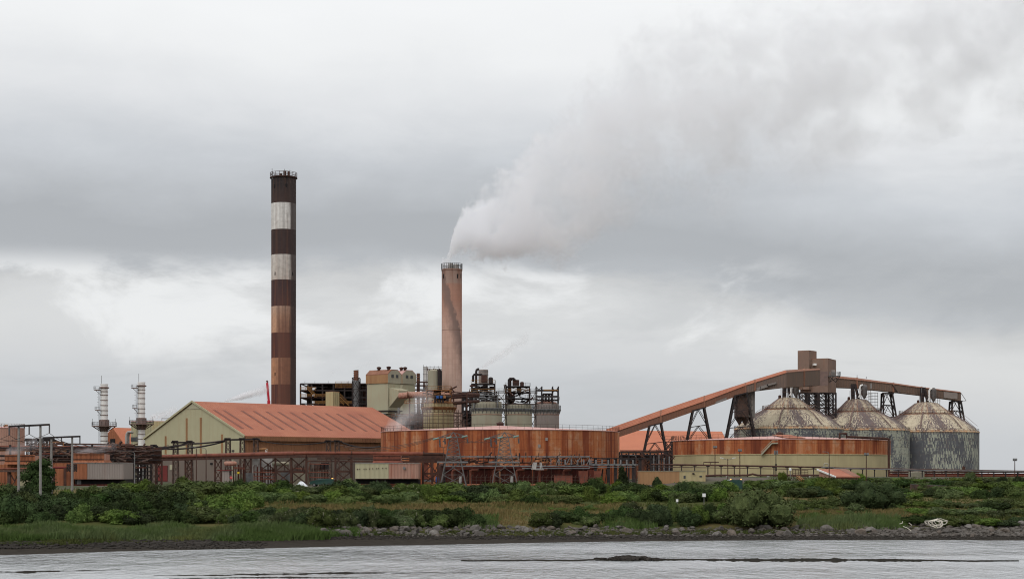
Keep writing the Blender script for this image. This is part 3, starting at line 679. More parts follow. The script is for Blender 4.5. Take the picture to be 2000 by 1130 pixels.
# ---- big orange tank and its neighbour
def big_tank(pxc, wpx, Y, rim_py, apex_py, mat, label, walk_step):
    c = base(pxc, Y); hw = wpx / 2 / F * Y; r = hw / math.sqrt(1 + (hw / Y) ** 2)
    t = thing('storage_tank', label, 'tank', c); zr = Z(rim_py, Y); za = Z(apex_py, Y)
    MB().lathe(c, [(r, c.z - 1), (r, zr)], 128, cap0=False, cap1=False).build('shell', mat, t, smooth=30)
    rf = MB().lathe(c, [(r + 0.15, zr), (r + 0.15, zr + 0.12), (1.2, za), (0.05, za + 0.1)], 128, cap0=True).build('roof', 'roofpink', t, smooth=20)
    MB().lathe((c.x, c.y), [(0.9, za), (0.9, za + 0.55), (1.15, za + 0.6), (0.2, za + 1.0)], 16).build('vent', 'rsteel', rf)
    MB().ring_rail(c, r - 0.05, zr + 0.12, 1.15, 96, 0.05).build('railing', 'rsteel', t)
    return t, c, r, zr, za
M['tank1'] = tank_rust('tank_rust_large', 29.0)
M['tank2'] = tank_rust('tank_rust_two_tone', 26.7, 7.0 - 0.05 + 0.0, (0.42, 0.355, 0.205))
t1, c1, r1_, zr1, za1 = big_tank(977, 466, 424, 844.5, 831, M['tank1'], 'huge wide rust streaked tank with pale pink roof behind the lattice pylons', 0)
t2, c2, r2_, zr2, za2 = big_tank(1523, 424, 430, 861.5, 850.5, M['tank2'], 'wide round tank rusty above and tan below, in front of the silos', 0)
# split height of the two-tone tank measured on its own
zs2 = Z(886.5, 430 - r2_) - c2.z
for n_ in M['tank2'].node_tree.nodes:
    if n_.type == 'MATH' and n_.operation == 'GREATER_THAN': n_.inputs[1].default_value = zs2
MB().lathe(c2, [(r2_ + 0.02, c2.z + zs2 - 0.10), (r2_ + 0.14, c2.z + zs2 - 0.08), (r2_ + 0.14, c2.z + zs2 + 0.08), (r2_ + 0.02, c2.z + zs2 + 0.10)], 128, False, False).build('band', 'tan', t2)
def on_tank(c, r, px, extra=0.3):
    k = (px - 1000) / F; a = 1 + k * k; b = -2 * (k * c.x + c.y); d = c.x ** 2 + c.y ** 2 - r * r
    Y = (-b - math.sqrt(max(0, b * b - 4 * a * d))) / (2 * a); return Y - extra
st = MB(); 
pts = [P(1486, 887, on_tank(c2, r2_, 1486)), P(1507, 864.5, on_tank(c2, r2_, 1507)), P(1519, 864, on_tank(c2, r2_, 1519))]
for a, b in zip(pts, pts[1:]):
    st.beam(a, b, 0.9, 0.12); st.beam(a + Vector((0, -.45, .55)), b + Vector((0, -.45, .55)), 0.12); st.beam(a + Vector((0, -.45, -.1)), b + Vector((0, -.45, -.1)), 0.25)
st.build('stair', 'greygreen', t2)
MB().beam(V3((c2.x, c2.y - r2_ * 0.96), zr2 + 0.32), V3((c2.x - 0.2, c2.y - 3), za2 + 0.2), 4.2, 0.08).build('walkway', 'roofred', t2)
mb = MB(); pr = [P(1653, 849, 412), P(1653, 857, 412)]
mb.tube([P(1640, 860, 407), P(1640, 846, 407), P(1653, 846, 407), P(1653, 852, 407), P(1730, 856, 413), P(1735.5, 857, 413), P(1735.8, 861, 413), P(1736, 925, 413), P(1736, 931, 413)], 0.28, 8)
t = thing('riser_pipe', 'dark rusty pipe running over the two tone tank rim and down its side', 'pipe', base(1736, 413)); mb.build('pipe', 'rsteel', t)
mb = MB()
for px in (1653, 1668, 1684, 1700, 1716): mb.beam(P(px, 858 + (px - 1653) * .04, 410), P(px, 851 + (px - 1653) * .06, 410), 0.12)
mb.build('bracket', 'rsteel', t)
mb = MB()   # dark inspection hatches
for px, py in ((1078, 868), (1086, 868)): mb.build
for px, py in ((1053, 870), (1067, 857), (1012, 895)):
    Y = on_tank(c1, r1_, px, 0.05); q = P(px, py, Y); MB().box(q.x - .35, q.x + .35, q.y - .04, q.y + .4, q.z - .35, q.z + .35).build('hatch', 'greypanel', t1)
q = P(976, 831, 424); 

# ---- striped chimney
cb = base(554, 640); t = thing('chimney', 'tall striped concrete chimney with dark and white bands, sooty and rust stained', 'chimney', cb)
rad = 24.2 / F * 640; ztop = Z(346, 640)
g = G('striped_chimney'); cv, z = g.cyl(rad); o = g.xyz(cv)
def zl(py): return Z(py, 640) - cb.z
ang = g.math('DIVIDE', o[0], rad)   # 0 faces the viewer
st = g.noise(g.sv(cv, (0.8, 0.012, 1)), 1.0, 5, 0.65); st2 = g.noise(g.sv(cv, (1.6, 0.05, 1)), 1.0, 5, 0.7); sp = g.noise(cv, 0.6, 5, 0.65)
H = zl(340)
light = g.ramp(g.math('DIVIDE', z, H), [(0.0, (0.50, 0.22, 0.12)), (zl(720) / H, (0.52, 0.255, 0.145)), (zl(620) / H, (0.54, 0.32, 0.21)), (zl(540) / H, (0.60, 0.54, 0.48)), (zl(420) / H, (0.70, 0.68, 0.64)), (1, (0.66, 0.64, 0.61))])
darkc = g.ramp(g.math('DIVIDE', z, H), [(0.0, (0.135, 0.038, 0.027)), (zl(680) / H, (0.090, 0.034, 0.030)), (zl(570) / H, (0.064, 0.037, 0.038)), (zl(470) / H, (0.046, 0.031, 0.030)), (zl(385) / H, (0.050, 0.034, 0.031)), (zl(365) / H, (0.030, 0.025, 0.025)), (1, (0.024, 0.021, 0.022))])
bands = g.ramp(g.math('DIVIDE', z, H), [(0.0, (0, 0, 0))] + [(zl(py) / H, (1, 1, 1) if k % 2 == 0 else (0, 0, 0)) for k, py in enumerate((751, 701, 651, 600, 550, 500, 450, 400))], 'CONSTANT')
c = g.mix(bands, darkc, light)
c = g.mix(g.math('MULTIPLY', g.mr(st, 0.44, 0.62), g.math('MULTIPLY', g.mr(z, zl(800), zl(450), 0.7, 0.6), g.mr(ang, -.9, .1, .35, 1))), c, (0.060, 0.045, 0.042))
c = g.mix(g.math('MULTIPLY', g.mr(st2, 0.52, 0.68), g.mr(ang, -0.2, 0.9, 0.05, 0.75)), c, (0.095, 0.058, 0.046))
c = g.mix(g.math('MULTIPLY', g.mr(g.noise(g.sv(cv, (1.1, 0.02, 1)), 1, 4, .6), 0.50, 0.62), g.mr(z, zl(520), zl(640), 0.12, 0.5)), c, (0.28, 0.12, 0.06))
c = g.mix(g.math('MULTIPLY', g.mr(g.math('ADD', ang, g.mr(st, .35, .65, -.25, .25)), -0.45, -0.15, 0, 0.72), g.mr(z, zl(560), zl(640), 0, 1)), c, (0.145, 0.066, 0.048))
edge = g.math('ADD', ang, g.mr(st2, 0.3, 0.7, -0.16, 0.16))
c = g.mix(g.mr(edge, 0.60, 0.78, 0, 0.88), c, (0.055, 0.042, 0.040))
c = g.mix(g.mr(sp, 0.40, 0.75, 0, 0.35), c, (0.08, 0.055, 0.045))
M['chim1'] = g.fin(c, 0.85, g.bump(sp, 0.05, 0.4))
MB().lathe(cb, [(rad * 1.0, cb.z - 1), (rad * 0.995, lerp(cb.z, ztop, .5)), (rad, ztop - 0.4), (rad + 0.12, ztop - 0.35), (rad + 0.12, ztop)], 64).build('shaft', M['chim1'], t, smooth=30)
for px, py in ((537, 363), (558.5, 362), (537.5, 534), (571, 534), (537.5, 730)):
    Y = on_tank(cb, rad, px, 0.06); q = P(px, py, Y); wv = 0.22 if px > 570 or py > 500 else 0.38
    MB().box(q.x - wv, q.x + wv, q.y, q.y + .6, q.z - .6, q.z + .6).build('opening', 'dark', t)
rl = MB(); 
for hh in (0.5, 1.0, 1.5): 
    pts = [(cb.x + (rad + .35) * math.cos(2 * math.pi * k / 36), cb.y + (rad + .35) * math.sin(2 * math.pi * k / 36), ztop + hh) for k in range(37)]
    for a, b in zip(pts, pts[1:]): rl.beam(a, b, 0.11)
for a in pts[:-1:2]: rl.beam((a[0], a[1], ztop - 0.5), a, 0.13)
rl.build('railing', 'rsteel', t)
MB().lathe(cb, [(rad + .5, ztop - .5), (rad + .5, ztop - .3)], 48).build('platform', 'rsteel', t)
for px0, px1, pyt, nm in ((545, 551, 339, 'flue'), (553, 559, 334, 'flue'), (561, 566, 335, 'flue')):
    MB().lathe((X((px0 + px1) / 2, 640), 640.5), [((px1 - px0) / 2 / F * 640, ztop), ((px1 - px0) / 2 / F * 640, Z(pyt, 640)), ((px1 - px0) / 2.4 / F * 640, Z(pyt, 640) + .1)], 16).build(nm, 'rsteel', t)
for px, pyt in ((531.5, 329), (556, 330), (566, 332), (533, 335)): MB().beam(P(px, 350, 637), P(px, pyt, 637), 0.16).build('antenna', 'gsteel', t)

# ---- pale chimney
cb2 = base(882.5, 600); t = thing('chimney', 'shorter pinkish concrete chimney that the large white smoke plume leaves from', 'chimney', cb2)
rad2 = 19.8 / F * 600; zt2 = Z(526, 600); H = zt2 - cb2.z
g = G('pale_chimney'); cv, z = g.cyl(rad2); o = g.xyz(cv); ang = g.math('DIVIDE', o[0], rad2)
st = g.noise(g.sv(cv, (0.8, 0.02, 1)), 1, 5, .65); sp = g.noise(g.sv(cv, (1, .6, 1)), 0.5, 5, .65)
def zl2(py): return Z(py, 600) - cb2.z
c = g.ramp(g.math('DIVIDE', z, H), [(0, (0.44, 0.345, 0.295)), (zl2(740) / H, (0.50, 0.35, 0.285)), (zl2(640) / H, (0.53, 0.345, 0.275)), (zl2(585) / H, (0.40, 0.215, 0.155)), (zl2(556) / H, (0.40, 0.225, 0.165)), (zl2(553) / H, (0.345, 0.255, 0.21)), (1, (0.31, 0.215, 0.175))])
c = g.mix(g.mr(st, 0.45, 0.7, 0, 0.5), c, (0.34, 0.185, 0.135))
# soot swept diagonally across the shaft
diag = g.math('SUBTRACT', z, g.math('ADD', zl2(588), g.math('MULTIPLY', ang, -11.5)))
diag = g.math('ADD', diag, g.mr(sp, .3, .7, -2.5, 2.5))
soot = g.math('MULTIPLY', g.mr(diag, 1.5, -1.0, 0, 1, True), g.mr(diag, -16, -3.0, 0, 1, True))
c = g.mix(g.math('MULTIPLY', soot, 0.78), c, (0.15, 0.115, 0.105))
c = g.mix(g.mr(g.math('ABSOLUTE', g.math('SUBTRACT', ang, 0.14)), 0.012, 0.02, 0.5, 0), c, (0.15, 0.09, 0.07))
c = g.mix(g.mr(g.math('ABSOLUTE', g.math('SUBTRACT', z, zl2(645))), 0.1, 0.2, 0.6, 0), c, (0.17, 0.10, 0.08))
lift = g.math('FRACT', g.math('MULTIPLY', z, 0.55))
c = g.mix(g.mr(lift, 0.0, 0.12, 0.16, 0), c, (0.18, 0.11, 0.085))
c = g.mix(g.math('MULTIPLY', g.mr(z, H - 8, H, 0, 1), g.mr(st, .45, .6, 0.2, .75)), c, (0.16, 0.075, 0.05))
c = g.mix(g.mr(sp, 0.4, 0.75, 0, .35), c, (0.27, 0.18, 0.14))
M['chim2'] = g.fin(c, 0.9, g.bump(sp, .04, .4))
MB().lathe(cb2, [(rad2, cb2.z - 1), (rad2, zt2 - .5), (rad2 + .15, zt2 - .45), (rad2 + .15, zt2)], 64).build('shaft', M['chim2'], t, smooth=30)
for px in (867, 893, 899.7):
    q = P(px, 539, on_tank(cb2, rad2, px, .05)); ww = 0.3 if px < 899 else 0.17
    MB().box(q.x - ww, q.x + ww, q.y, q.y + .6, q.z - .75, q.z + .75).build('opening', 'dark', t)
MB().ring_rail(cb2, rad2 + .1, zt2, 1.9, 30, 0.12).build('railing', 'gsteel', t)
for px, rr_, pyt in ((873.5, 4, 518), (880, 5.2, 515), (891, 5.2, 516.5), (884, 4, 516)):
    MB().lathe((X(px, 600), 600 + (2 if px in (873.5, 884) else -1)), [(rr_ / F * 600, zt2), (rr_ / F * 600, Z(pyt, 600)), (rr_ / F * 560, Z(pyt, 600))], 18).build('flue', 'concrete', t)

# ---- long shed with the terracotta roof
A, B, Cc, D = corner(283, 478, 830, 480, 1.0)
t = thing('storage_shed', 'long shed with terracotta roof and green gable in front of the striped chimney', 'shed', V3(B, gz(478, 480)))
ze = Z(852, 480); zg = gz(478, 480) - .5; m1 = (A + B) / 2; m2 = (D + Cc) / 2; zr_ = Z(785.5, m1.y); zr_far = zr_ - 0.0
zmid = Z(889, 480)
mb = MB(); mb.add([V3(A, zmid), V3(B, zmid), V3(B, ze), V3(m1, zr_ - .1), V3(A, ze)], [(0, 1, 2, 3, 4)])
mb.build('gable', 'green', t); mb = MB(); mb.add([V3(D, zmid), V3(Cc, zmid), V3(Cc, ze), V3(m2, zr_far - .1), V3(D, ze)], [(1, 0, 4, 3, 2)]); mb.build('gable', 'green', t)
mb = MB(); mb.add([V3(B, zmid), V3(Cc, zmid), V3(Cc, ze), V3(B, ze), V3(A, zmid), V3(D, zmid), V3(D, ze), V3(A, ze)], [(0, 1, 2, 3), (5, 4, 7, 6)]); mb.build('side_wall', 'brown', t)
e1 = (B - A).normalized() * 0.4; e2 = (Cc - B).normalized()
mb = MB(); mb.prism([A - e1 * .4 - e2 * .1, B + e1 * .4 - e2 * .1, Cc + e1 * .4, D - e1 * .4], zg, zmid); mb.build('plinth_wall', 'greybrick', t)
rf = MB(); th = Vector((0, 0, .35))
for s_, q_a, q_b in ((1, B + e1 - e2 * .3, Cc + e1 + e2 * .3), (-1, A - e1 - e2 * .3, D - e1 + e2 * .3)):
    top0, top1 = V3(m1 - e2 * .3, zr_), V3(m2 + e2 * .3, zr_far); b0, b1 = V3(q_a, ze - .1), V3(q_b, ze - .1)
    rf.hexa([b0, b1, top1, top0, b0 + th, b1 + th, top1 + th, top0 + th])
rf = rf.build('roof', 'roofred', t)
# rolled rusty eave
mb = MB(); mb.beam(V3(B + e1 * 1.5, ze - .5), V3(Cc + e1 * 1.5, ze - .5), .5, 1.2); mb.build('eave', 'brown', rf)
mb = MB(); mb.beam(V3(m1 - e2 * .35, zr_ + .3), V3(B + e1 - e2 * .35, ze + .15), .2, .55); mb.beam(V3(m1 - e2 * .35, zr_ + .3), V3(A - e1 - e2 * .35, ze + .15), .2, .55); mb.build('verge', 'green', rf)
def roofpt(u_, v_):   # u along the ridge 0..1, v down the slope 0..1
    return V3(m1, zr_).lerp(V3(m2, zr_far), u_).lerp(V3(B + e1, ze - .1).lerp(V3(Cc + e1, ze - .1), u_), v_)
for k in range(13):
    u_ = 0.055 + k * 0.066 if k > 1 else 0.042 + k * 0.050
    nrm = Vector((0, 0, 1)); a, b = roofpt(u_, .255), roofpt(u_ , .80)
    mb = MB(); mb.beam(a + th + nrm * .03, b + th + nrm * .03, .95, .06); mb.build('light_strip', 'strip', rf)
def gpt(px, py): # point on the gable plane
    k = (px - 1000) / F; d = B - A; # A + s d : x = k y
    s_ = (k * A.y - A.x) / (d.x - k * d.y); q = A + d * s_; return Vector((q.x, q.y, Z(py, q.y)))
gn = Vector((e2.x, e2.y, 0)) * -0.12
for px, py0, py1 in ((324.5, 851, 886), (365.5, 816, 888), (393, 815, 888), (434.5, 847.5, 884)):
    MB().beam(gpt(px, py0) + gn, gpt(px, py1) + gn, .62, .25).build('louvre', 'brownsheet', t)
mb = MB(); p0, p1, p2 = gpt(364, 798.6) + gn, gpt(396, 798) + gn, V3(m1, zr_ - .3) + gn; mb.add([p0, p1, p2, p0 - gn * .8, p1 - gn * .8, p2 - gn * .8], [(0, 1, 2), (0, 3, 4, 1)]); mb.build('gable_vent', 'greenB', t)
def wallbox(px0, px1, py0, py1, name, mat, dep=.1):
    a, b = gpt(px0, 900), gpt(px1, 900); o_ = gn * (dep / .12 + 1.6); a = a + o_; b = b + o_; f_ = -gn * 3
    za, zb = Z(py1, (a.y + b.y) / 2), Z(py0, (a.y + b.y) / 2)
    return MB().hexa([V3(a, za), V3(b, za), V3(b + f_, za), V3(a + f_, za), V3(a, zb), V3(b, zb), V3(b + f_, zb), V3(a + f_, zb)]).build(name, mat, t)
wallbox(307, 328, 908.5, 939, 'door', 'reddoor'); wallbox(333, 341, 907, 917, 'window', 'greenB'); wallbox(294, 296, 903, 906, 'lamp', 'dark'); wallbox(412, 416, 903, 907, 'lamp', 'dark')
# roof ventilation lump and pale patch behind the shed's left slope
def simple(name, label, cat, plan, z0, z1, mat, group=None, loc=None):
    t = thing(name, label, cat, (plan[0][0], plan[0][1], z0), group); MB().prism(plan, z0, z1).build('wall', mat, t); return t
def rect(px0, px1, Y0, Y1): return [(X(px0, Y0), Y0), (X(px1, Y0), Y0), (X(px1, Y0), Y1), (X(px0, Y0), Y1)]

# ---- buildings behind the shed's left end
pl = rect(256, 332, 600, 612); t = simple('plant_building', 'pale green flat roofed building half hidden behind the white stacks and shed', 'building', pl, gz(290, 600) - .3, Z(823, 600), 'green')
MB().prism([(p[0], p[1]) for p in rect(255, 333, 599.6, 612.4)], Z(823, 600), Z(821.5, 600)).build('roof', 'roofpink', t)
q = rect(255.5, 269, 599.8, 600.2); MB().prism(q, Z(861, 600), Z(853, 600)).build('window', 'glass', t)
MB().prism(rect(297, 332, 594, 599.9), Z(850, 594), Z(822, 594)).build('upper_room', 'tan', t)
MB().rail([P(316, 821.5, 605), P(330, 821.5, 605)], 1.0, .1).build('railing', 'steel', t)
A_, B_, C_, D_ = corner(210, 245, 285, 620, .6)
A_ = Vector((X(209.5, 625), 625)); B_ = Vector((X(245, 618), 618)); nv = Vector((-(B_ - A_).y, (B_ - A_).x)).normalized()
t = thing('gabled_building', 'orange roofed building with a dark opening, behind the pair of white stacks', 'building', V3(B_, gz(245, 618)))
L_ = nv * 40; C_, D_ = B_ + L_ + Vector((0, 0)), A_ + L_; C_ = Vector((X(325, 640), 640)); D_ = C_ + (A_ - B_)
mA = (A_ + B_) / 2; mA = A_.lerp(B_, .3); mD = D_.lerp(C_, .3); zb_ = gz(240, 620) - .3
za_, zA, zB = Z(835.5, 622), Z(847, 622), Z(871, 618)
MB().add([V3(A_, zb_), V3(B_, zb_), V3(B_, zB), V3(mA, za_), V3(A_, zA), V3(D_, zb_), V3(C_, zb_), V3(C_, zB), V3(mD, za_), V3(D_, zA)], [(0, 1, 2, 3, 4), (6, 5, 9, 8, 7), (1, 6, 7, 2), (5, 0, 4, 9)]).build('wall', 'orange', t)
rf = MB(); h3 = Vector((0, 0, .3)); d3 = V3(mA - mD, 0).normalized() * .3
for q in ((V3(B_, zB), V3(C_, zB), V3(mD, za_), V3(mA, za_)), (V3(A_, zA), V3(D_, zA), V3(mD, za_), V3(mA, za_))): rf.hexa([p for p in q] + [p + h3 for p in q])
rf.build('roof', 'rooforange', t)
q0 = A_.lerp(B_, .18); q1 = A_.lerp(B_, .44); nn = -V3((B_ - A_).orthogonal() if hasattr(B_ - A_, 'orthogonal') else nv, 0).normalized() * .15
MB().prism([q0 - nv * .2, q1 - nv * .2, q1 + nv * .2, q0 + nv * .2], Z(865, 620), Z(856, 620)).build('window', 'dark', t)
# bundle of bent ducts
t = thing('duct_bundle', 'bundle of grey ducts bending down beside the orange roofed building', 'duct', base(251, 590))
for k in range(3):
    o_ = k * 2.2; MB().tube([P(246.5 + o_, 872, 590 + k), P(246.5 + o_, 852, 590 + k), P(247.5 + o_, 846 - 0, 590 + k), P(250 + o_, 843 + k * .4, 590 + k), P(256 + o_, 843 + k * .4, 590 + k)], .38, 8).build('duct', 'concrete', t)

# ---- two white stacks
def white_stack(dx, dy, label):
    Y = 560; c = base(203.5 + dx, Y); t = thing('vent_stack', label, 'chimney', c, 'pair of white vent stacks'); r = 6.9 / F * Y
    zz = lambda py: Z(py + dy, Y)
    sh = MB().lathe(c, [(r, c.z), (r, zz(750))], 32).build('shaft', 'white', t, smooth=30)
    for py in (765, 772, 782, 792, 802, 811, 852, 861): MB().lathe(c, [(r + .04, zz(py)), (r + .14, zz(py - .4)), (r + .14, zz(py - 1)), (r + .04, zz(py - 1.4))], 32, False, False).build('hoop', 'bracket', sh)
    MB().lathe(c, [(r + .3, zz(758)), (r + .45, zz(757.5)), (r + .45, zz(756)), (r + .1, zz(755))], 32).build('collar', 'bracket', t)
    MB().lathe(c, [(r + .1, zz(752)), (r + .1, zz(749.5))], 32).build('lip', 'white', t)
    MB().lathe(c, [(r + .1, zz(842)), (r + .5, zz(832)), (r + .5, zz(819.5)), (r + .2, zz(819))], 8).build('cabinet', 'bracket', t)
    pf = MB().lathe(c, [(24 / F * Y, zz(832.5)), (24 / F * Y, zz(831))], 24).build('platform', 'bracket', t)
    MB().ring_rail(c, 23.6 / F * Y, zz(831), 1.15, 20, .07).build('railing', 'gsteel', pf)
    mb = MB()
    for k in range(10):
        a = 2 * math.pi * k / 10; mb.beam((c.x + 22 / F * Y * math.cos(a), c.y + 22 / F * Y * math.sin(a), zz(832.6)), (c.x + r * math.cos(a), c.y + r * math.sin(a), zz(842)), .18)
    mb.build('bracket', 'bracket', pf)
    for a_ in (180.5, 225.5):
        MB().beam(P(a_ + dx, 830 + dy, Y), P(a_ + dx, 817 + dy, Y), .1).build('lamp_post', 'gsteel', t)
    lad = MB()
    for px in (193, 195.3): lad.beam(P(px + dx, 756 + dy, Y - 1), P(px + dx, 868 + dy, Y - 1), .09)
    for k in range(48): lad.beam(P(193 + dx, 757 + 2.2 * k + dy, Y - 1), P(195.3 + dx, 757 + 2.2 * k + dy, Y - 1), .06)
    for k in range(9): 
        z_ = zz(770 + 5 * k); x0, x1 = X(191.8 + dx, Y), X(195.5 + dx, Y); lad.beam((x0, Y - 1.5, z_), (x1, Y - 1.5, z_), .06); lad.beam((x0, Y - 1.5, z_), (x0, Y - 1, z_), .06)
    lad.build('ladder', 'gsteel', t)
    for px0, px1, py in ((186, 197, 762), (188.3, 196.5, 801.5)):
        x0, x1 = X(px0 + dx, Y), X(px1 + dx, Y); l = MB().box(x0, x1, Y - 2, Y + .6, zz(py), zz(py - 1.3)).build('landing', 'bracket', t)
        MB().rail([(x1, Y - 2, zz(py - 1.3)), (x0, Y - 2, zz(py - 1.3)), (x0, Y + .6, zz(py - 1.3))], 1.0, .07, 1).build('railing', 'gsteel', l)
        MB().beam((x0 + .3, Y - .6, zz(py)), (X(197 + dx, Y), Y - .6, zz(py + 8)), .14).build('strut', 'bracket', l)
    MB().tube([P(198.2 + dx, 757 + dy, Y), P(198.2 + dx, 733 + dy, Y)], .07, 5).build('antenna', 'gsteel', t)
white_stack(0, 0, 'slim white vent stack with ladder, in front of the orange roofed building')
white_stack(72.8, -3.6, 'slim white vent stack with ladder, beside the green gable of the shed')

# ---- tank at the far left
c = base(8, 440); t = thing('storage_tank', 'smaller pink roofed rusty tank at the far left, wrapped in steam', 'tank', c); r = 39 / F * 440
MB().lathe(c, [(r, c.z - .5), (r, Z(836, 440))], 64, cap1=False).build('shell', 'pinkpanel', t, smooth=30)
MB().lathe(c, [(r + .1, Z(836, 440)), (r + .1, Z(835.4, 440)), (.3, Z(832, 440))], 64).build('roof', 'roofpink', t, smooth=20)
MB().ring_rail(c, r, Z(835.4, 440), 1, 40, .06).build('railing', 'ochre', t)
MB().tube([P(9, 836, 438), P(9, 831.5, 438), P(10.5, 830, 438), P(13, 830, 438), P(14.5, 831.5, 438)], .25, 8).build('vent', 'ochre', t)

# ---- red crane boom behind the shed
t = thing('crane', 'red telescopic crane with raised boom behind the shed, next to the striped chimney', 'crane', base(528, 610))
q = base(528, 610)
MB().hexa([q + Vector(v_) for v_ in ((-1.4, -4, .6), (1.4, -4, .6), (1.4, 4, .6), (-1.4, 4, .6), (-1.4, -4, 1.8), (1.4, -4, 1.8), (1.4, 4, 1.8), (-1.4, 4, 1.8))]).build('carrier', 'cranered', t)
for dx in (-1.2, 1.2):
    for dy in (-3, 0, 3): MB().tube([q + Vector((dx - .25, dy, .6)), q + Vector((dx + .25, dy, .6))], .6, 14).build('wheel', 'tyre', t)
MB().beam(q + Vector((0, 0, 1.8)), P(525, 782, 610), .95).build('boom', 'cranered', t)
MB().beam(P(525.2, 784, 610), P(521.8, 747, 610), .72).build('boom_extension', 'cranered', t)
MB().beam(P(520.6, 745.5, 610), P(523.2, 743.5, 610), .6, .7).build('boom_head', 'reddoor', t)
MB().beam(P(520.8, 745, 610), P(521.6, 790, 610), .05).build('cable', 'black', t)

# ---- dark open process frame
def frame_building(t, px0, px1, Y0, Y1, pys, cols, zb, w=.45, mat='black', rows=2):
    for i in range(cols):
        px = lerp(px0, px1, i / (cols - 1))
        for j in range(rows):
            Y = lerp(Y0, Y1, j / (rows - 1)); x = X(px, Y0); MB().beam((x, Y, zb), (x, Y, Z(pys[0], Y0)), w).build('column', mat, t)
    for py in pys:
        z = Z(py, Y0); mb = MB()
        for j in range(rows):
            Y = lerp(Y0, Y1, j / (rows - 1)); mb.beam((X(px0, Y0), Y, z), (X(px1, Y0), Y, z), w * .8)
        for i in range(cols): x = X(lerp(px0, px1, i / (cols - 1)), Y0); mb.beam((x, Y0, z), (x, Y1, z), w * .7)
        mb.build('floor_beam', mat, t)
Yf = 585
t = thing('process_structure', 'black open steel process structure with yellow railings, beside the striped chimney', 'structure', base(650, Yf))
zb = gz(650, Yf) - .2
frame_building(t, 587, 716, Yf, Yf + 22, (749, 762, 776, 788), 7, zb, .5)
for px0, px1, py in ((587, 617, 763), (587, 640, 776.5), (655, 690, 758), (655, 690, 752), (612, 700, 790)):
    x0, x1 = X(px0, Yf), X(px1, Yf); d_ = MB().box(x0, x1, Yf - .5, Yf + 21, Z(py, Yf), Z(py - .8, Yf)).build('deck', 'rsteel', t)
    MB().rail([(x0, Yf - .5, Z(py - .8, Yf)), (x1, Yf - .5, Z(py - .8, Yf))], 1.1, .11, 1.6, 3).build('railing', 'yellow', d_)
for px, r_, py in ((604, 5, 750), (622, 8, 757), (668, 9, 760), (683, 7, 757), (645, 6, 752), (700, 9, 760)):
    MB().lathe((X(px, Yf + 9), Yf + 9), [(r_ / F * Yf, zb), (r_ / F * Yf, Z(py, Yf)), (r_ * .5 / F * Yf, Z(py - 3, Yf))], 20).build('vessel', 'black', t, smooth=30)
for (a, b) in (((600, 758), (616, 775)), ((655, 772), (672, 790)), ((664, 774), (682, 792))):
    s_ = MB(); s_.beam(P(*a, Yf - .8), P(*b, Yf - .8), .9, .25)
    for o_ in (1.1, .6): s_.beam(P(*a, Yf - 1) + Vector((0, 0, o_)), P(*b, Yf - 1) + Vector((0, 0, o_)), .1)
    s_.build('stair', 'yellow', t)
mb = MB(); fr = random.Random(3)
for k in range(26):
    px = fr.uniform(598, 712); py = fr.uniform(750, 789); mb.tube([P(px, py, Yf + fr.uniform(1, 8)), P(px + fr.uniform(8, 26), py + fr.uniform(-1, 1), Yf + fr.uniform(1, 8))], fr.uniform(.15, .4), 6)
mb.build('pipework', 'black', t)
MB().box(X(600, Yf), X(716, Yf), Yf + 1, Yf + 20, Z(749.5, Yf), Z(747.5, Yf)).build('roof', 'black', t)
MB().box(X(612, Yf), X(716, Yf), Yf + 12, Yf + 13, zb, Z(753, Yf)).build('back_wall', 'rsteel', t)
for px in (595.5, 615, 641, 681): MB().beam(P(px, 749, Yf), P(px, 743.5, Yf), .1).build('lamp_post', 'gsteel', t)
A_, B_, C_, D_ = corner(636, 650.5, 663, 572, 1.0)
t = simple('plant_building', 'plain tan box shaped stair tower in front of the black process structure', 'building', [A_, B_, C_, D_], gz(650, 572), Z(764.5, 572), 'tan')
MB().prism([A_ , B_, C_, D_], Z(764.5, 572), Z(763.9, 572)).build('roof', 'roofred', t)
c = base(695.5, 575); t = thing('vent_stack', 'slim grey and rust banded stack standing in the black process structure', 'chimney', c)
MB().lathe(c, [(5 / F * 575, c.z), (5 / F * 575, Z(745, 575)), (4.4 / F * 575, Z(742, 575))], 20).build('shaft', 'gsteel', t, smooth=30)
sh = MB().lathe(c, [(4.6 / F * 575, Z(742, 575)), (4.6 / F * 575, Z(723.5, 575)), (4 / F * 575, Z(723.3, 575))], 20).build('tip', 'ridge', t, smooth=30)
mb = MB()
for k in range(5): mb.tube([(c.x + 5.0 / F * 575 * math.cos(a), c.y + 5.0 / F * 575 * math.sin(a), Z(741 - k * 4 - a * .4, 575)) for a in [i * .6 for i in range(11)]], .1, 5)
mb.build('strake', 'rsteel', t)
lattice(t, sq(688, 701, 572, 577, zb), sq(688, 701, 572, 577, Z(738, 575)), 9, .25, .14, 'black')

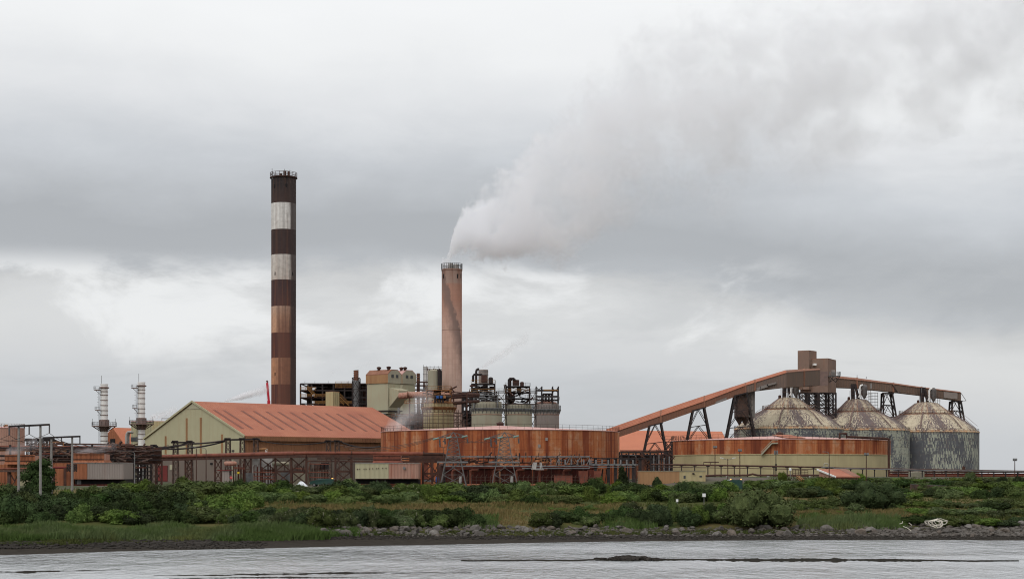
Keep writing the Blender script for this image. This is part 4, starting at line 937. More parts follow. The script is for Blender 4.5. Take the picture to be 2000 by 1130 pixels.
# ---- green gabled process houses
def green_house(px0, px1, px2, Y, pyt, eave, skirt, label, k=1.0, mat='greenB'):
    A_, B_, C_, D_ = corner(px0, px1, px2, Y, k); zb_ = gz(px1, Y) - .3
    t = thing('process_house', label, 'building', V3(B_, zb_)); dy = Y
    zE, zT, zS = Z(eave, dy), Z(pyt, dy), Z(skirt, dy)
    mB = (B_ + C_) / 2; mA = (A_ + D_) / 2
    MB().prism([A_, B_, C_, D_], zb_, zS - .1).build('wall', mat, t)
    o1, o2 = (B_ - A_).normalized() * .3, (C_ - B_).normalized() * .3
    A2, B2, C2, D2 = A_ - o1 - o2, B_ + o1 - o2, C_ + o1 + o2, D_ - o1 + o2; mB2 = (B2 + C2) / 2; mA2 = (A2 + D2) / 2
    def at(p, z): return V3(p, z)
    i1 = B2.lerp(C2, .28); i2 = B2.lerp(C2, .72); j1 = A2.lerp(D2, .28); j2 = A2.lerp(D2, .72)
    up = MB(); up.add([at(B2, zS), at(C2, zS), at(C2, zE), at(i2, zT), at(i1, zT), at(B2, zE)], [(0, 1, 2, 3, 4, 5)])
    up.build('gable', 'greygreen', t); up = MB(); up.add([at(A2, zS), at(D2, zS), at(D2, zE), at(j2, zT), at(j1, zT), at(A2, zE)], [(5, 4, 3, 2, 1, 0)])
    up.build('gable', 'greygreen', t)
    MB().add([at(A2, zS), at(B2, zS), at(B2, zE), at(A2, zE), at(D2, zS), at(C2, zS), at(C2, zE), at(D2, zE)], [(0, 1, 2, 3), (5, 4, 7, 6), (1, 0, 4, 5)]).build('upper_wall', 'brownsheet', t)
    rf = MB(); h3 = Vector((0, 0, .25))
    for q in ((at(A2, zE), at(B2, zE), at(i1, zT), at(j1, zT)), (at(j1, zT), at(i1, zT), at(i2, zT), at(j2, zT)), (at(j2, zT), at(i2, zT), at(C2, zE), at(D2, zE))): rf.hexa(list(q) + [p + h3 for p in q])
    rf = rf.build('roof', 'roofpink' if k != 1.0 else 'ridge', t)
    for f_ in (.42, .86):
        q = j1.lerp(i1, f_); MB().lathe((q.x, q.y), [(.5, zT), (.5, zT + .55), (.75, zT + .7), (.75, zT + 1.1), (.2, zT + 1.3)], 12).build('vent', 'rsteel', rf)
    nrm = V3(o1, 0).normalized() * .15
    for f_ in (.33, .66):
        q = B2.lerp(C2, f_); dd = V3(C2 - B2, 0).normalized() * .5; zc = Z(lerp(pyt, skirt, .45), dy)
        MB().hexa([V3(q, zc - .5) - dd, V3(q, zc - .5) + dd, V3(q, zc - .5) + dd + nrm, V3(q, zc - .5) - dd + nrm, V3(q, zc + .5) - dd, V3(q, zc + .5) + dd, V3(q, zc + .5) + dd + nrm, V3(q, zc + .5) - dd + nrm]).build('window', 'glass', t)
    return t, (A_, B_, C_, D_)
t, q4 = green_house(717, 757.5, 782, 560, 722, 731, 747.5, 'tall dusty green gabled process house with rusty upper wall, by the black structure')
A_, B_, C_, D_ = q4; n_ = V3((B_ - A_).normalized(), 0)
# lean-to hopper on its side
i0, i1 = B_.lerp(C_, .1), B_.lerp(C_, .98)
za_, zb_, zc_ = Z(756, 560), Z(772, 560), Z(795, 560); ex = n_ * 4.0
MB().add([V3(i0, za_), V3(i1, za_), V3(i1, za_ - 1) + ex, V3(i0, za_ - 1) + ex, V3(i0, zc_), V3(i1, zc_), V3(i1, zb_) + ex, V3(i0, zb_) + ex], [(0, 1, 2, 3)[::-1], (3, 2, 6, 7)[::-1], (7, 6, 5, 4)[::-1], (0, 3, 7, 4)[::-1], (1, 5, 6, 2)[::-1]]).build('lean_to', 'greenB', t)
MB().prism([A_ - (C_ - B_) * .05, B_ + (B_ - A_) * .1 - (C_ - B_) * .05, C_ + (B_ - A_) * .1, D_], Z(803, 560), Z(800.5, 560)).build('platform', 'black', t)
green_house(772, 786, 810.5, 590, 723, 731, 749, 'second green gabled process house, paler and partly behind the first', .8)
# maze of low plant between shed and digesters
t = thing('plant_building', 'rusty low plant block under the green process houses, veiled in steam', 'building', base(790, 545))
MB().prism(rect(735, 830, 545, 560), gz(780, 545) - .3, Z(808, 545)).build('wall', 'pinkpanel', t)
MB().prism(rect(743, 762, 544.6, 545.1), Z(824, 545), Z(809, 545)).build('window', 'greygreen', t)
MB().prism(rect(755, 826, 544.4, 545.2), Z(838, 545), Z(812, 545)).build('doorway', 'black', t)
MB().prism(rect(733, 832, 544, 561), Z(808, 545), Z(807.2, 545)).build('roof', 'rsteel', t)
fr = random.Random(61); mb = MB()
for k in range(40):
    px = fr.uniform(750, 828); py = fr.uniform(806, 838); q = P(px, py, 543.6 - fr.uniform(0, .8)); mb.tube([q, q + Vector((fr.uniform(-2, 2) if k % 2 else 0.02, 0, fr.uniform(-2.4, 2.4) if not k % 2 else fr.uniform(-.3, .3)))], fr.uniform(.1, .35), 6)
mb.build('pipework', 'gsteel', t)
for px0, px1, py in ((764, 806, 815), (775, 828, 824), (757, 790, 832)):
    d_ = MB().box(X(px0, 543), X(px1, 543), 542, 544, Z(py + 1, 543), Z(py, 543)).build('deck', 'rsteel', t); MB().rail([P(px0, py, 542), P(px1, py, 542)], 1.1, .1, 1.4).build('railing', 'ochre', d_)
for px, py0, py1, r_ in ((768, 838, 818, 3.5), (783, 838, 812, 2.6), (797, 838, 816, 4), (812, 838, 810, 3)):
    q = P(px, py0, 543.5); MB().lathe((q.x, q.y), [(r_ / F * 543, gz(px, 543)), (r_ / F * 543, Z(py1, 543)), (r_ * .5 / F * 543, Z(py1 - 2, 543))], 14).build('vessel', 'greygreen' if px < 790 else 'steel', t, smooth=40)
# overhead duct
t = thing('process_duct', 'fat pink dusty horizontal duct running from the green house to the pale chimney', 'duct', base(830, 540))
MB().tube([P(782, 772.5, 548), P(800, 771, 545), P(884, 769, 540)], 6.3 / F * 540, 16).build('pipe', 'pinkpanel', t, smooth=50)
mb = MB()
for px in (795, 822, 850, 876): mb.tube([P(px, 770.5, 544), P(px + 1.2, 770.5, 544)], 7.1 / F * 540, 16)
mb.build('flange', 'ridge', t)
for px in (800, 825, 850, 872): MB().beam(P(px, 776, 542), V3(base(px, 542), gz(px, 542)), .4).build('support', 'rsteel', t)
mb = MB()
for py in (782, 787): mb.beam(P(790, py, 541), P(868, py - 1, 541), .22)
for k in range(20): px = 790 + k * 4.1; mb.beam(P(px, 787, 541), P(px, 782, 541), .1)
mb.build('walkway', 'ochre', t)
# small tanks by the pale chimney
c = base(847, 592); t = thing('small_silo', 'small grey green silo with pipes on it, left of the pale chimney', 'silo', c)
r = 11.5 / F * 592; MB().lathe(c, [(r, c.z), (r, Z(724, 592)), (r * .6, Z(722, 592)), (r * .3, Z(721, 592))], 28).build('shell', 'greygreen', t, smooth=30)
for k in range(7): MB().tube([(c.x - r + k * r / 3, c.y - .5, Z(723, 592)), (c.x - r + k * r / 3, c.y - .5, Z(719 + (k % 3), 592))], .22, 6).build('pipe', 'steel', t)
for px in (856.5, 859, 861.5): MB().tube([P(px, 800, 590), P(px, 723 + (px - 856) * .4, 590), P(px - 2, 722, 590)], .33, 6).build('pipe', 'black', t)
t = thing('scaffold', 'pale sheeted scaffold standing behind the small silo and chimney', 'scaffold', base(845, 612))
MB().box(X(827, 612), X(836, 612), 612, 613, Z(770, 612), Z(716, 612)).build('sheeting', 'white', t)
MB().box(X(836, 612), X(866, 612), 614, 614.6, Z(770, 612), Z(719.5, 612)).build('sheeting', 'white', t)
mb = MB()
for px in (827, 833, 840, 848, 856, 864): mb.beam(P(px, 714 if px != 827 else 712, 611.5), V3(base(px, 611.5), gz(px, 611.5)), .12)
for py in (716, 720, 730, 742, 754): mb.beam(P(826, py, 611.5), P(866, py, 611.5), .12)
mb.build('scaffold_tube', 'gsteel', t)
t = thing('plant_building', 'plain white box building behind the small silo and pale chimney', 'building', base(862, 625)); MB().prism(rect(858, 872, 625, 635), gz(862, 625), Z(731, 625)).build('wall', 'greypanel', t)
MB().prism(rect(857.5, 872.5, 624.5, 635.5), Z(731, 625), Z(729.5, 625)).build('roof', 'pinkpanel', t)
c = base(817, 600); t = thing('vent_stack', 'short rusty stack between the green process houses and the small silo', 'chimney', c)
MB().lathe(c, [(3.2 / F * 600, c.z), (3.2 / F * 600, Z(728.5, 600))], 16).build('shaft', 'rsteel', t)
for py in (732, 737, 742): MB().lathe(c, [(3.8 / F * 600, Z(py, 600)), (3.8 / F * 600, Z(py - 1.5, 600))], 16).build('hoop', 'ridge', t)
t = thing('pipe_rack', 'dark pipe rack between the second green house and the small silo', 'rack', base(822, 605)); frame_building(t, 806, 838, 605, 610, (745, 752, 760), 4, gz(822, 605), .3, 'rsteel')
for k in range(5): MB().tube([P(822 + k * 2, 768, 604), P(834 + k * 1.5, 752 - k, 604)], .3, 6).build('pipe', 'gsteel', t)

# ---- digester tanks
def digester(px0, px1, Y, eave, collar_top, label, mat, collar='gsteel', ledge=3.5):
    pc = (px0 + px1) / 2; c = base(pc, Y); r = (px1 - px0) / 2 / F * Y; t = thing('digester_tank', label, 'tank', c)
    MB().lathe(c, [(r, c.z), (r, Z(eave, Y)), (r * .98, Z(collar_top, Y))], 48).build('shell', mat, t, smooth=30)
    ro = r + ledge / F * Y
    w_ = MB().lathe(c, [(r + .03, Z(eave + 5, Y)), (ro, Z(eave, Y)), (ro, Z(eave - 1.2, Y)), (r * .98, Z(eave - 1.3, Y))], 48, False, False).build('walkway', collar, t)
    MB().ring_rail(c, ro - .05, Z(eave - 1.2, Y), 1.15, 32, .08).build('railing', collar, w_)
    mb = MB()
    for k in range(24):
        a = 2 * math.pi * k / 24; mb.beam((c.x + r * math.cos(a), c.y + r * math.sin(a), Z(eave + 9, Y)), (c.x + ro * math.cos(a), c.y + ro * math.sin(a), Z(eave, Y)), .16)
    mb.build('bracket', collar, w_)
    MB().lathe(c, [(r * .99, Z(collar_top, Y)), (r * .5, Z(collar_top - 2.5, Y)), (.3, Z(collar_top - 3, Y))], 48).build('roof', 'rsteel', t, smooth=30)
    MB().lathe(c, [(r + .02, Z(810.5, Y)), (r + .08, Z(810, Y)), (r + .08, Z(809.5, Y)), (r + .02, Z(809, Y))], 48, False, False).build('seam', 'ridge', t)
    return t, c, r
def head(t, px0, px1, Y, y0, y1, levels, mat='black', seed=1, yel=True):
    fr = random.Random(seed); zb_ = Z(y0, Y); d_ = (px1 - px0) / F * Y
    B4 = [(X(px0, Y), Y - d_ / 2, zb_), (X(px1, Y), Y - d_ / 2, zb_), (X(px1, Y), Y + d_ / 2, zb_), (X(px0, Y), Y + d_ / 2, zb_)]
    T4 = [(a, b, Z(y1, Y)) for a, b, _ in B4]
    lattice(t, B4, T4, levels, .34, .2, mat, 'frame_post', 'frame_brace', style='Z')
    for k in range(1, levels + 1):
        z = lerp(zb_, Z(y1, Y), k / levels)
        dk = MB().box(B4[0][0] - .2, B4[1][0] + .2, B4[0][1] - .2, B4[2][1] + .2, z - .12, z).build('deck', mat, t)
        MB().rail([(B4[0][0] - .2, B4[0][1] - .2, z), (B4[1][0] + .2, B4[0][1] - .2, z), (B4[1][0] + .2, B4[2][1], z)], 1.05, .09, 1.5).build('railing', 'yellow' if yel and k % 2 == 0 else mat, dk)
    mb = MB()
    for k in range(16):
        px = fr.uniform(px0, px1); py = fr.uniform(y1 + 3, y0); q = P(px, py, Y + fr.uniform(-d_ / 2, d_ / 3))
        mb.tube([q, q + Vector((fr.uniform(-2, 2), 0, 0)), q + Vector((fr.uniform(-2, 2), fr.uniform(-1, 1), fr.uniform(-2, 2)))], fr.uniform(.1, .3), 6)
    mb.build('pipework', 'rsteel', t)
    for k in range(4):
        px = fr.uniform(px0 + 3, px1 - 3); py = fr.uniform(lerp(y0, y1, .15), lerp(y0, y1, .8)); r_ = fr.uniform(.5, 1.1); q = P(px, py, Y)
        MB().lathe((q.x, q.y), [(r_ * .3, q.z - 1.4), (r_, q.z - .5), (r_, q.z + .8), (r_ * .4, q.z + 1.1)], 12).build('hopper', 'gsteel' if k % 2 else 'steel', t)
t, c, r = digester(1043, 1092, 545, 800, 788, 'fourth digester tank with an empty black gantry frame on top', 'greypanel')
for px in (1047, 1058, 1079, 1090):
    for yy in (-3.5, 3.5): MB().beam(P(px, 789, 545) + Vector((0, yy, 0)), P(px, 755, 545) + Vector((0, yy, 0)), .38).build('frame_post', 'black', t)
mb = MB()
for py in (762, 774, 781):
    for yy in (-3.5, 3.5): mb.beam(P(1047, py, 545) + Vector((0, yy, 0)), P(1090, py, 545) + Vector((0, yy, 0)), .3)
for a, b in (((1047, 755), (1052, 760)), ((1058, 755), (1053, 760)), ((1079, 758), (1090, 766)), ((1090, 758), (1079, 766))): mb.beam(P(*a, 541.5), P(*b, 541.5), .2)
mb.build('frame_beam', 'black', t)
MB().box(X(1062, 541), X(1090, 541), 541, 541.3, Z(762.5, 541), Z(760.5, 541)).build('sign_beam', 'yellow', t)
for k, px in enumerate((1060, 1066, 1072)): MB().tube([P(px, 786, 543), P(px, 772, 543), P(px + 2, 769, 543), P(px + 5, 769, 543), P(px + 6, 772, 543), P(px + 6, 786, 543)], .35, 8).build('pipe', 'black', t)
MB().lathe(c, [(r * .86, Z(790, 545)), (r * .8, Z(785, 545)), (r * .3, Z(783, 545))], 40).build('dome', 'pinkpanel', t, smooth=40)
MB().rail([P(1044, 781, 541), P(1093, 781, 541)], 1.1, .1, 1.5).build('railing', 'gsteel', t)
t, c, r = digester(985.5, 1039, 525, 799, 790, 'third digester tank, topped by a black frame carrying a brown box', 'greygreen')
head(t, 988, 1034, 525, 790, 755, 3, seed=4)
MB().box(X(1001, 525), X(1014, 525), 523, 527, Z(752, 525), Z(742, 525)).build('housing', 'rsteel', t)
MB().hexa([P(1001, 753, 523), P(1014, 753, 523), P(1014, 753, 527), P(1001, 753, 527), P(1004, 741, 524), P(1011, 741, 524), P(1011, 741, 526), P(1004, 741, 526)]).build('hood', 'bracket', t)
MB().tube([P(994, 790, 523), P(994, 741, 523), P(996, 739, 523), P(1003, 739, 523), P(1006, 742, 523)], .38, 8).build('pipe', 'black', t)
MB().tube([P(997, 770, 524), P(997, 743, 524), P(1000, 741, 524)], .3, 8).build('pipe', 'rsteel', t)
MB().lathe((X(1019.5, 523), 523), [(.6, Z(757, 523)), (.6, Z(746, 523)), (.2, Z(745, 523))], 12).build('vessel', 'rsteel', t)
t, c, r = digester(921, 980.5, 505, 798, 785, 'second digester tank, topped by a steaming black frame with a bent black flue', 'greygreen')
head(t, 922, 966, 505, 785, 750, 4, seed=9)
MB().tube([P(930, 785, 502), P(930, 726, 502), P(931, 722, 502), P(933.5, 720.5, 502), P(936, 720.5, 502)], 2.4 / F * 502, 12).build('flue', 'black', t, smooth=40)
MB().lathe((X(944, 507), 507), [(9.5 / F * 507, Z(750, 507)), (9.5 / F * 507, Z(722, 507)), (9 / F * 507, Z(721.5, 507))], 24).build('steam_vessel', 'greypanel', t, smooth=30)
for py in (726, 732): MB().lathe((X(944, 507), 507), [(9.9 / F * 507, Z(py, 507)), (9.9 / F * 507, Z(py - 1.4, 507))], 24).build('hoop', 'gsteel', t)
MB().box(X(940, 502), X(951, 502), 501, 504, Z(746, 502), Z(732, 502)).build('housing', 'rsteel', t)
MB().tube([P(924, 745, 502), P(924, 734, 502), P(926, 731, 502), P(940, 731, 502), P(942, 734, 502)], .35, 8).build('pipe', 'black', t)
MB().lathe((X(958.5, 502), 502), [(.7, Z(748, 502)), (.7, Z(738, 502)), (.3, Z(736, 502))], 12).build('vessel', 'black', t)
head(t, 926, 972, 505, 797, 772, 2, 'gsteel', 12, False)
t, c, r = digester(827, 887, 480, 796, 788, 'first digester tank, orange rusted top and scaffold tubes round its shell', 'tan', 'ochre', 5)
MB().lathe(c, [(r * .9, Z(796, 480)), (r * .93, Z(785, 480)), (r * .8, Z(783.5, 480))], 40).build('crown_ring', 'ochre', t)
head(t, 834, 880, 480, 788, 762, 2, 'ochre', 15)
for k in range(4): MB().tube([P(850 + k * 5, 786, 474), P(850 + k * 5, 774 + k, 474), P(858 + k * 5, 773 + k, 474), P(866 + k * 5, 774, 474)], .3, 8).build('pipe', 'black', t)
for k in range(3): MB().box(X(852 + k * 7, 473), X(857 + k * 7, 473), 473, 474.5, Z(777, 473), Z(772, 473)).build('motor', 'blue' if k < 2 else 'ochre', t)
t = thing('scaffold', 'grid of scaffold tubes wrapped round the first digester tank', 'scaffold', base(860, 468))
mb = MB(); mb2 = MB()
ks = [180 + k * 13 for k in range(15)]
for a in ks:
    for ro in (1.2, 2.4): q = (c.x + (r + ro) * math.cos(R(a)), c.y + (r + ro) * math.sin(R(a))); mb.beam(V3(q, c.z), V3(q, Z(800 if ro < 2 else 806, 480)), .11)
for py in (806, 813, 820, 827, 834, 841):
    for ro in (1.2, 2.4):
        pts = [(c.x + (r + ro) * math.cos(R(a)), c.y + (r + ro) * math.sin(R(a)), Z(py, 480)) for a in ks]
        mb2 = MB()
        for p_, q_2 in zip(pts, pts[1:]): mb2.beam(p_, q_2, .1)
        mb2.build('ledger', 'rsteel', t)
mb.build('standard', 'steel', t)
t = thing('scaffold', 'dense dark scaffold beside the first digester tank, under the fat duct', 'scaffold', base(815, 500))
mb = MB(); mb2 = MB()
for k in range(9):
    for yy in (0, 3): px = 809 + k * 2.9; mb.beam(V3(base(px, 500 + yy), gz(px, 500)), P(px, 790, 500 + yy), .12)
for k in range(9): mb2.beam(P(808, 794 + k * 5.4, 500), P(834, 794 + k * 5.4, 500), .12)
mb.build('standard', 'black', t); mb2.build('ledger', 'rsteel', t)
t = thing('scaffold', 'scaffold stair tower between the first digester tank and the pale chimney', 'scaffold', base(895, 490)); lattice(t, sq(884, 902, 490, 494, gz(890, 490)), sq(884, 902, 490, 494, Z(806, 490)), 8, .14, .11, 'steel')
# pipe bridges and dark vessels between the digesters
t = thing('pipe_bridge', 'dark rusty pipe bridge joining the first and second digester tanks', 'bridge', base(905, 490))
for py0, py1 in ((772, 770), (776, 772), (787, 783)):
    MB().tube([P(880, py0, 486), P(905, py0 - 2, 490), P(935, py1, 496)], .42, 8).build('pipe', 'rsteel', t)
mb = MB(); mb.beam(P(884, 765, 486), P(935, 771, 496), .3); mb.beam(P(884, 790, 486), P(930, 784, 496), .35); mb.build('beam', 'rsteel', t)
for px in (886, 912): MB().beam(P(px, 768, 489), V3(base(px, 489), gz(px, 489)), .35).build('support', 'rsteel', t)
t = thing('process_structure', 'black tangle of steel and pipes between the pale chimney and second digester', 'structure', base(912, 520)); frame_building(t, 903, 925, 520, 528, (766, 778, 790, 802, 815), 4, gz(912, 520), .5)
mb = MB()
for k in range(18): px = fr.uniform(903, 922); py = fr.uniform(770, 830); mb.tube([P(px, py, 519), P(px + fr.uniform(3, 9), py + fr.uniform(-4, 4), 520)], fr.uniform(.2, .6), 6)
mb.build('pipework', 'black', t)
MB().lathe((X(913, 524), 524), [(9 / F * 524, gz(912, 520)), (9 / F * 524, Z(812, 524)), (4 / F * 524, Z(808, 524))], 20).build('vessel', 'steel', t)
for (pa, pb, Y, lab) in ((966, 992, 512, 'steel footbridge between the second and third digester tanks'), (1030, 1050, 534, 'steel footbridge between the third and fourth digester tanks')):
    t = thing('footbridge', lab, 'bridge', base(pa, Y)); x0, x1 = X(pa, Y), X(pb, Y)
    for py in (766, 778, 788):
        d_ = MB().box(x0, x1, Y - 1, Y + 1, Z(py, Y) - .15, Z(py, Y)).build('deck', 'steel', t); MB().rail([(x0, Y - 1, Z(py, Y)), (x1, Y - 1, Z(py, Y))], 1.1, .09, 1).build('railing', 'gsteel', d_)
    lattice(t, [(x0 + .5, Y - .8, gz(pa, Y)), (x1 - .5, Y - .8, gz(pa, Y)), (x1 - .5, Y + .8, gz(pa, Y)), (x0 + .5, Y + .8, gz(pa, Y))], [(x0 + .5, Y - .8, Z(764, Y)), (x1 - .5, Y - .8, Z(764, Y)), (x1 - .5, Y + .8, Z(764, Y)), (x0 + .5, Y + .8, Z(764, Y))], 7, .28, .15, 'black', style='Z')
# long orange roofed store behind the conveyor
t = thing('long_store', 'long low store with a bright orange roof behind the sloping conveyor gallery', 'building', base(1300, 560))
za_, ze_ = Z(839, 590), Z(886, 556); x0, x1 = X(1120, 560), X(1411, 590)
q = [Vector((x0, 556, ze_)), Vector((X(1432, 556), 556, ze_)), Vector((X(1410, 590), 590, za_ - .5)), Vector((x0, 590, za_))]; dn = Vector((0, 0, -.4))
rf = MB().hexa([p + dn for p in q] + q)
qq = [Vector((x0, 624, ze_)), Vector((X(1432, 556), 624, ze_)), Vector((X(1410, 590), 590, za_ - .5)), Vector((x0, 590, za_))]
rf.hexa([p + dn for p in (qq[1], qq[0], qq[3], qq[2])] + [qq[1], qq[0], qq[3], qq[2]])
rf.add([q[1], qq[1], q[2]], [(0, 1, 2)])
rf.build('roof', 'rooforange', t)
MB().prism([(x0, 557), (X(1430, 556), 557), (X(1430, 556), 623), (x0, 623)], gz(1300, 560) - .3, ze_ - .4).build('wall', 'orange', t)

# ---- silos
def silo(pc, hw, Y, eave, ledge, lw, top, tw, label, matc, matw, head_px):
    c = base(pc, Y); a_ = hw / F * Y; r = a_ / math.sqrt(1 + (a_ / Y) ** 2); t = thing('silo', label, 'silo', c, 'row of peeling silos under the conveyor')
    zE, zL, zT = Z(eave, Y), Z(ledge, Y), Z(top, Y)
    m1_ = matc; 
    MB().lathe(c, [(r, c.z - .5), (r, zE)], 96, True, False).build('shell', matw, t, smooth=30)
    rl_, rt = lw / F * Y, tw / F * Y
    rf = MB().lathe(c, [(r + .15, zE - .15), (r + .15, zE + .1), (r * .97, zE + .7), (lerp(r, rl_, .25), lerp(zE, zL, .34)), (lerp(r, rl_, .5), lerp(zE, zL, .62)), (lerp(r, rl_, .78), lerp(zE, zL, .85)), (rl_, zL), (rl_, zL + .3), (rl_ * .97, zL + .35), (rt, zT), (rt * .5, zT + .4), (.1, zT + .5)], 96, True, True).build('roof', matc, t, smooth=28)
    lg = MB().lathe(c, [(rl_ + .05, zL - .25), (rl_ + .5, zL - .2), (rl_ + .5, zL + .05), (rl_ - .2, zL + .1)], 64, False, False).build('ledge', 'ridge', rf)
    MB().ring_rail(c, rl_ + .4, zL + .05, 1.1, 40, .08).build('railing', 'ochre', rf)
    MB().ring_rail(c, r - .1, zE + .1, 1.0, 60, .06).build('railing', 'rsteel', t)
    for az in (250, 300, 335, 205):
        mb = MB(); p0 = Vector((c.x + (r - .8) * math.cos(R(az)), c.y + (r - .8) * math.sin(R(az)), zE + 1.0)); p1 = Vector((c.x + rl_ * math.cos(R(az)), c.y + rl_ * math.sin(R(az)), zL + .3)); pm = p0.lerp(p1, .5) + Vector((0, 0, .75))
        mb.beam(p0 + Vector((0, 0, .25)), pm + Vector((0, 0, .25)), .4, .12); mb.beam(pm + Vector((0, 0, .25)), p1 + Vector((0, 0, .25)), .4, .12)
        for a, b in ((p0, pm), (pm, p1)): mb.beam(a + Vector((.4, 0, 1.1)), b + Vector((.4, 0, 1.1)), .09)
        mb.build('roof_stair', 'bracket', rf)
    # head gear: chute, dust filter with white elbow pipe, scaffold posts
    hx = X(head_px, Y); hp = MB()
    hp.beam((c.x - 1.4, c.y, zT), (hx - 1.2, c.y, zT + 5.5), 1.1); hp.beam((c.x + .6, c.y, zT), (hx - .4, c.y, zT + 5.5), .8); hp.build('chute', 'black', t)
    fx = c.x + 2.0
    dy = c.y - 2.2
    MB().lathe((fx, dy), [(.2, zT + .3), (1.0, zT + 1.8), (1.0, zT + 4.6), (.7, zT + 5.0), (.3, zT + 5.3)], 18).build('dust_filter', 'pylon', t, smooth=30)
    MB().tube([(fx - 2.0, dy - .6, zT + .8), (fx - 1.6, dy - .6, zT + 1.4), (fx - 1.6, dy - .6, zT + 4.2), (fx - 1.3, dy - .6, zT + 4.8), (fx - .6, dy - .6, zT + 5.0)], .33, 8).build('elbow_pipe', 'white', t, smooth=50)
    mb = MB()
    for k in range(5):
        for yy in (-3, 0): mb.beam((c.x - 2.4 + k * 1.6, c.y + yy, zT - .4 - abs(k - 1.5) * .3), (c.x - 2.4 + k * 1.6, c.y + yy, zT + 3.2), .13)
    for h_ in (.8, 2.0, 3.2): mb.beam((c.x - 2.5, c.y - 3, zT + h_), (c.x + 4.2, c.y - 3, zT + h_), .12)
    mb.build('head_frame', 'steel', t)
    MB().lathe((c.x - 3, c.y - 1), [(.45, zT - .6), (.45, zT + .9), (.2, zT + 1.1)], 10).build('vent', 'rsteel', t)
    return t, c, r
paint = (0.52, 0.45, 0.325); paintw = (0.36, 0.368, 0.295); und = (0.15, 0.118, 0.112); undw = (0.115, 0.117, 0.126)
def hz_(e, top, Y, c): return (Z(e, Y) - c.z, Z(top, Y) - c.z)
for args in ((1540, 105.5, 560, 838, 799, 48, 778, 21, 'nearest silo with cream conical roof flaking in long patches, behind the two tone tank', .518, .50, 1.5, 1.4, .5, 1541),
             (1674, 100.5, 590, 841, 804, 42, 781, 20, 'middle silo, its conical roof mostly bare grey brown, with scaffold at the top', .49, .52, 1.3, 1.3, .6, 1672),
             (1809, 100.5, 605, 844.5, 808.5, 50, 787, 22, 'end silo with grid of peeling pale green paint on its dark wall', .512, .495, 1.7, 1.5, 1.0, 1807)):
    pc, hw, Y, e_, l_, lw, tp, tw, lab, cc, cw, sx, sz, bl, hp_ = args
    c = base(pc, Y); zE = Z(e_, Y) - c.z; zT = Z(tp, Y) - c.z
    mc = peel('silo_roof_paint', 14, cc, paint, und, .45, (lerp(zE, zT, .35), zT, zE), 2.6, 1.6, .35)
    mw = peel('silo_wall_paint', hw / F * Y, cw, paintw, undw, .16, False, sx, sz, bl)
    s_ = silo(pc, hw, Y, e_, l_, lw, tp, tw, lab, mc, mw, hp_)
mb = MB(); t = thing('scaffold', 'scaffold tower on the roof of the middle silo', 'scaffold', P(1705, 790, 584))
for px in (1697, 1703, 1709, 1714):
    for yy in (580, 583): mb.beam(P(px, 800 - (1714 - px) * .6, yy), P(px, 766, yy), .12)
mb.build('standard', 'gsteel', t); mb = MB()
for py in (767, 773, 779, 785, 791): mb.beam(P(1696, py, 580), P(1715, py, 580), .14); mb.beam(P(1696, py, 583), P(1715, py, 583), .12)
mb.build('ledger', 'gsteel', t)
MB().box(X(1700, 579), X(1703, 579), 579, 580, Z(758, 579), Z(748, 579)).build('cabinet', 'galgrey', t)

# ---- conveyor galleries
def gallery(segs, label, side_mat, width=4.2, roofk=.42):
    """segs: (px, y_ridge, y_sidetop, y_bottom, Y)"""
    t = thing('conveyor_gallery', label, 'conveyor', P(segs[0][0], segs[0][3], segs[0][4]))
    for (a, b) in zip(segs, segs[1:]):
        sec = []
        for px, yr, ys, yb, Y in (a, b):
            x = X(px, Y); sec.append([(x, Y, Z(yb, Y)), (x, Y, Z(ys, Y)), (X(px, Y), Y + width * roofk, Z(yr, Y)), (x, Y + width, Z(ys, Y)), (x, Y + width, Z(yb, Y))])
        q = sec[0] + sec[1]
        MB().add(q, [(0, 5, 6, 1), (3, 8, 9, 4), (4, 9, 5, 0), (4, 0, 1, 2, 3), (5, 9, 8, 7, 6)]).build('side_wall', side_mat(a, b) if callable(side_mat) else side_mat, t)
        up = Vector((0, 0, .14)); ov = Vector((0, -.2, -.12)); rfm = MB()
        p = [Vector(v_) for v_ in q]
        for i, j in ((1, 2), (3, 2)):
            o_ = ov if i == 1 else -ov * 1.0
            o_ = Vector((0, -.2 if i == 1 else .2, -.1))
            rfm.hexa([p[i] + o_, p[i + 5] + o_, p[j + 5], p[j], p[i] + o_ + up, p[i + 5] + o_ + up, p[j + 5] + up, p[j] + up])
        rfm.build('roof', 'roofred' if side_mat == 'gallery' or (callable(side_mat)) else 'ridge', t)
    for s_ in segs[1:-1]:
        px, yr, ys, yb, Y = s_; mb = MB(); a_, b_, c_ = P(px, yb, Y - .08), P(px, ys, Y - .16), P(px, yr, Y + width * roofk) + Vector((0, -.1, .1)); mb.beam(a_, b_, .55, .15); mb.beam(b_, c_, .5, .12); mb.build('joint', 'ridge', t)
    return t
YS = 540
t = gallery([(1185, 838, 848, 861, YS + 6), (1291, 801, 811, 825.5, YS + 2), (1376, 773, 782.5, 796, YS), (1456, 747.5, 752, 767, YS - 2), (1475, 741, 746, 763, YS - 2), (1536, 722.5, 727, 755.5, YS - 3)], 'long conveyor gallery with a terracotta roof sloping up from the orange tank', lambda a, b: 'galgallery' if a[0] > 1450 else 'gallery')
mb = MB()
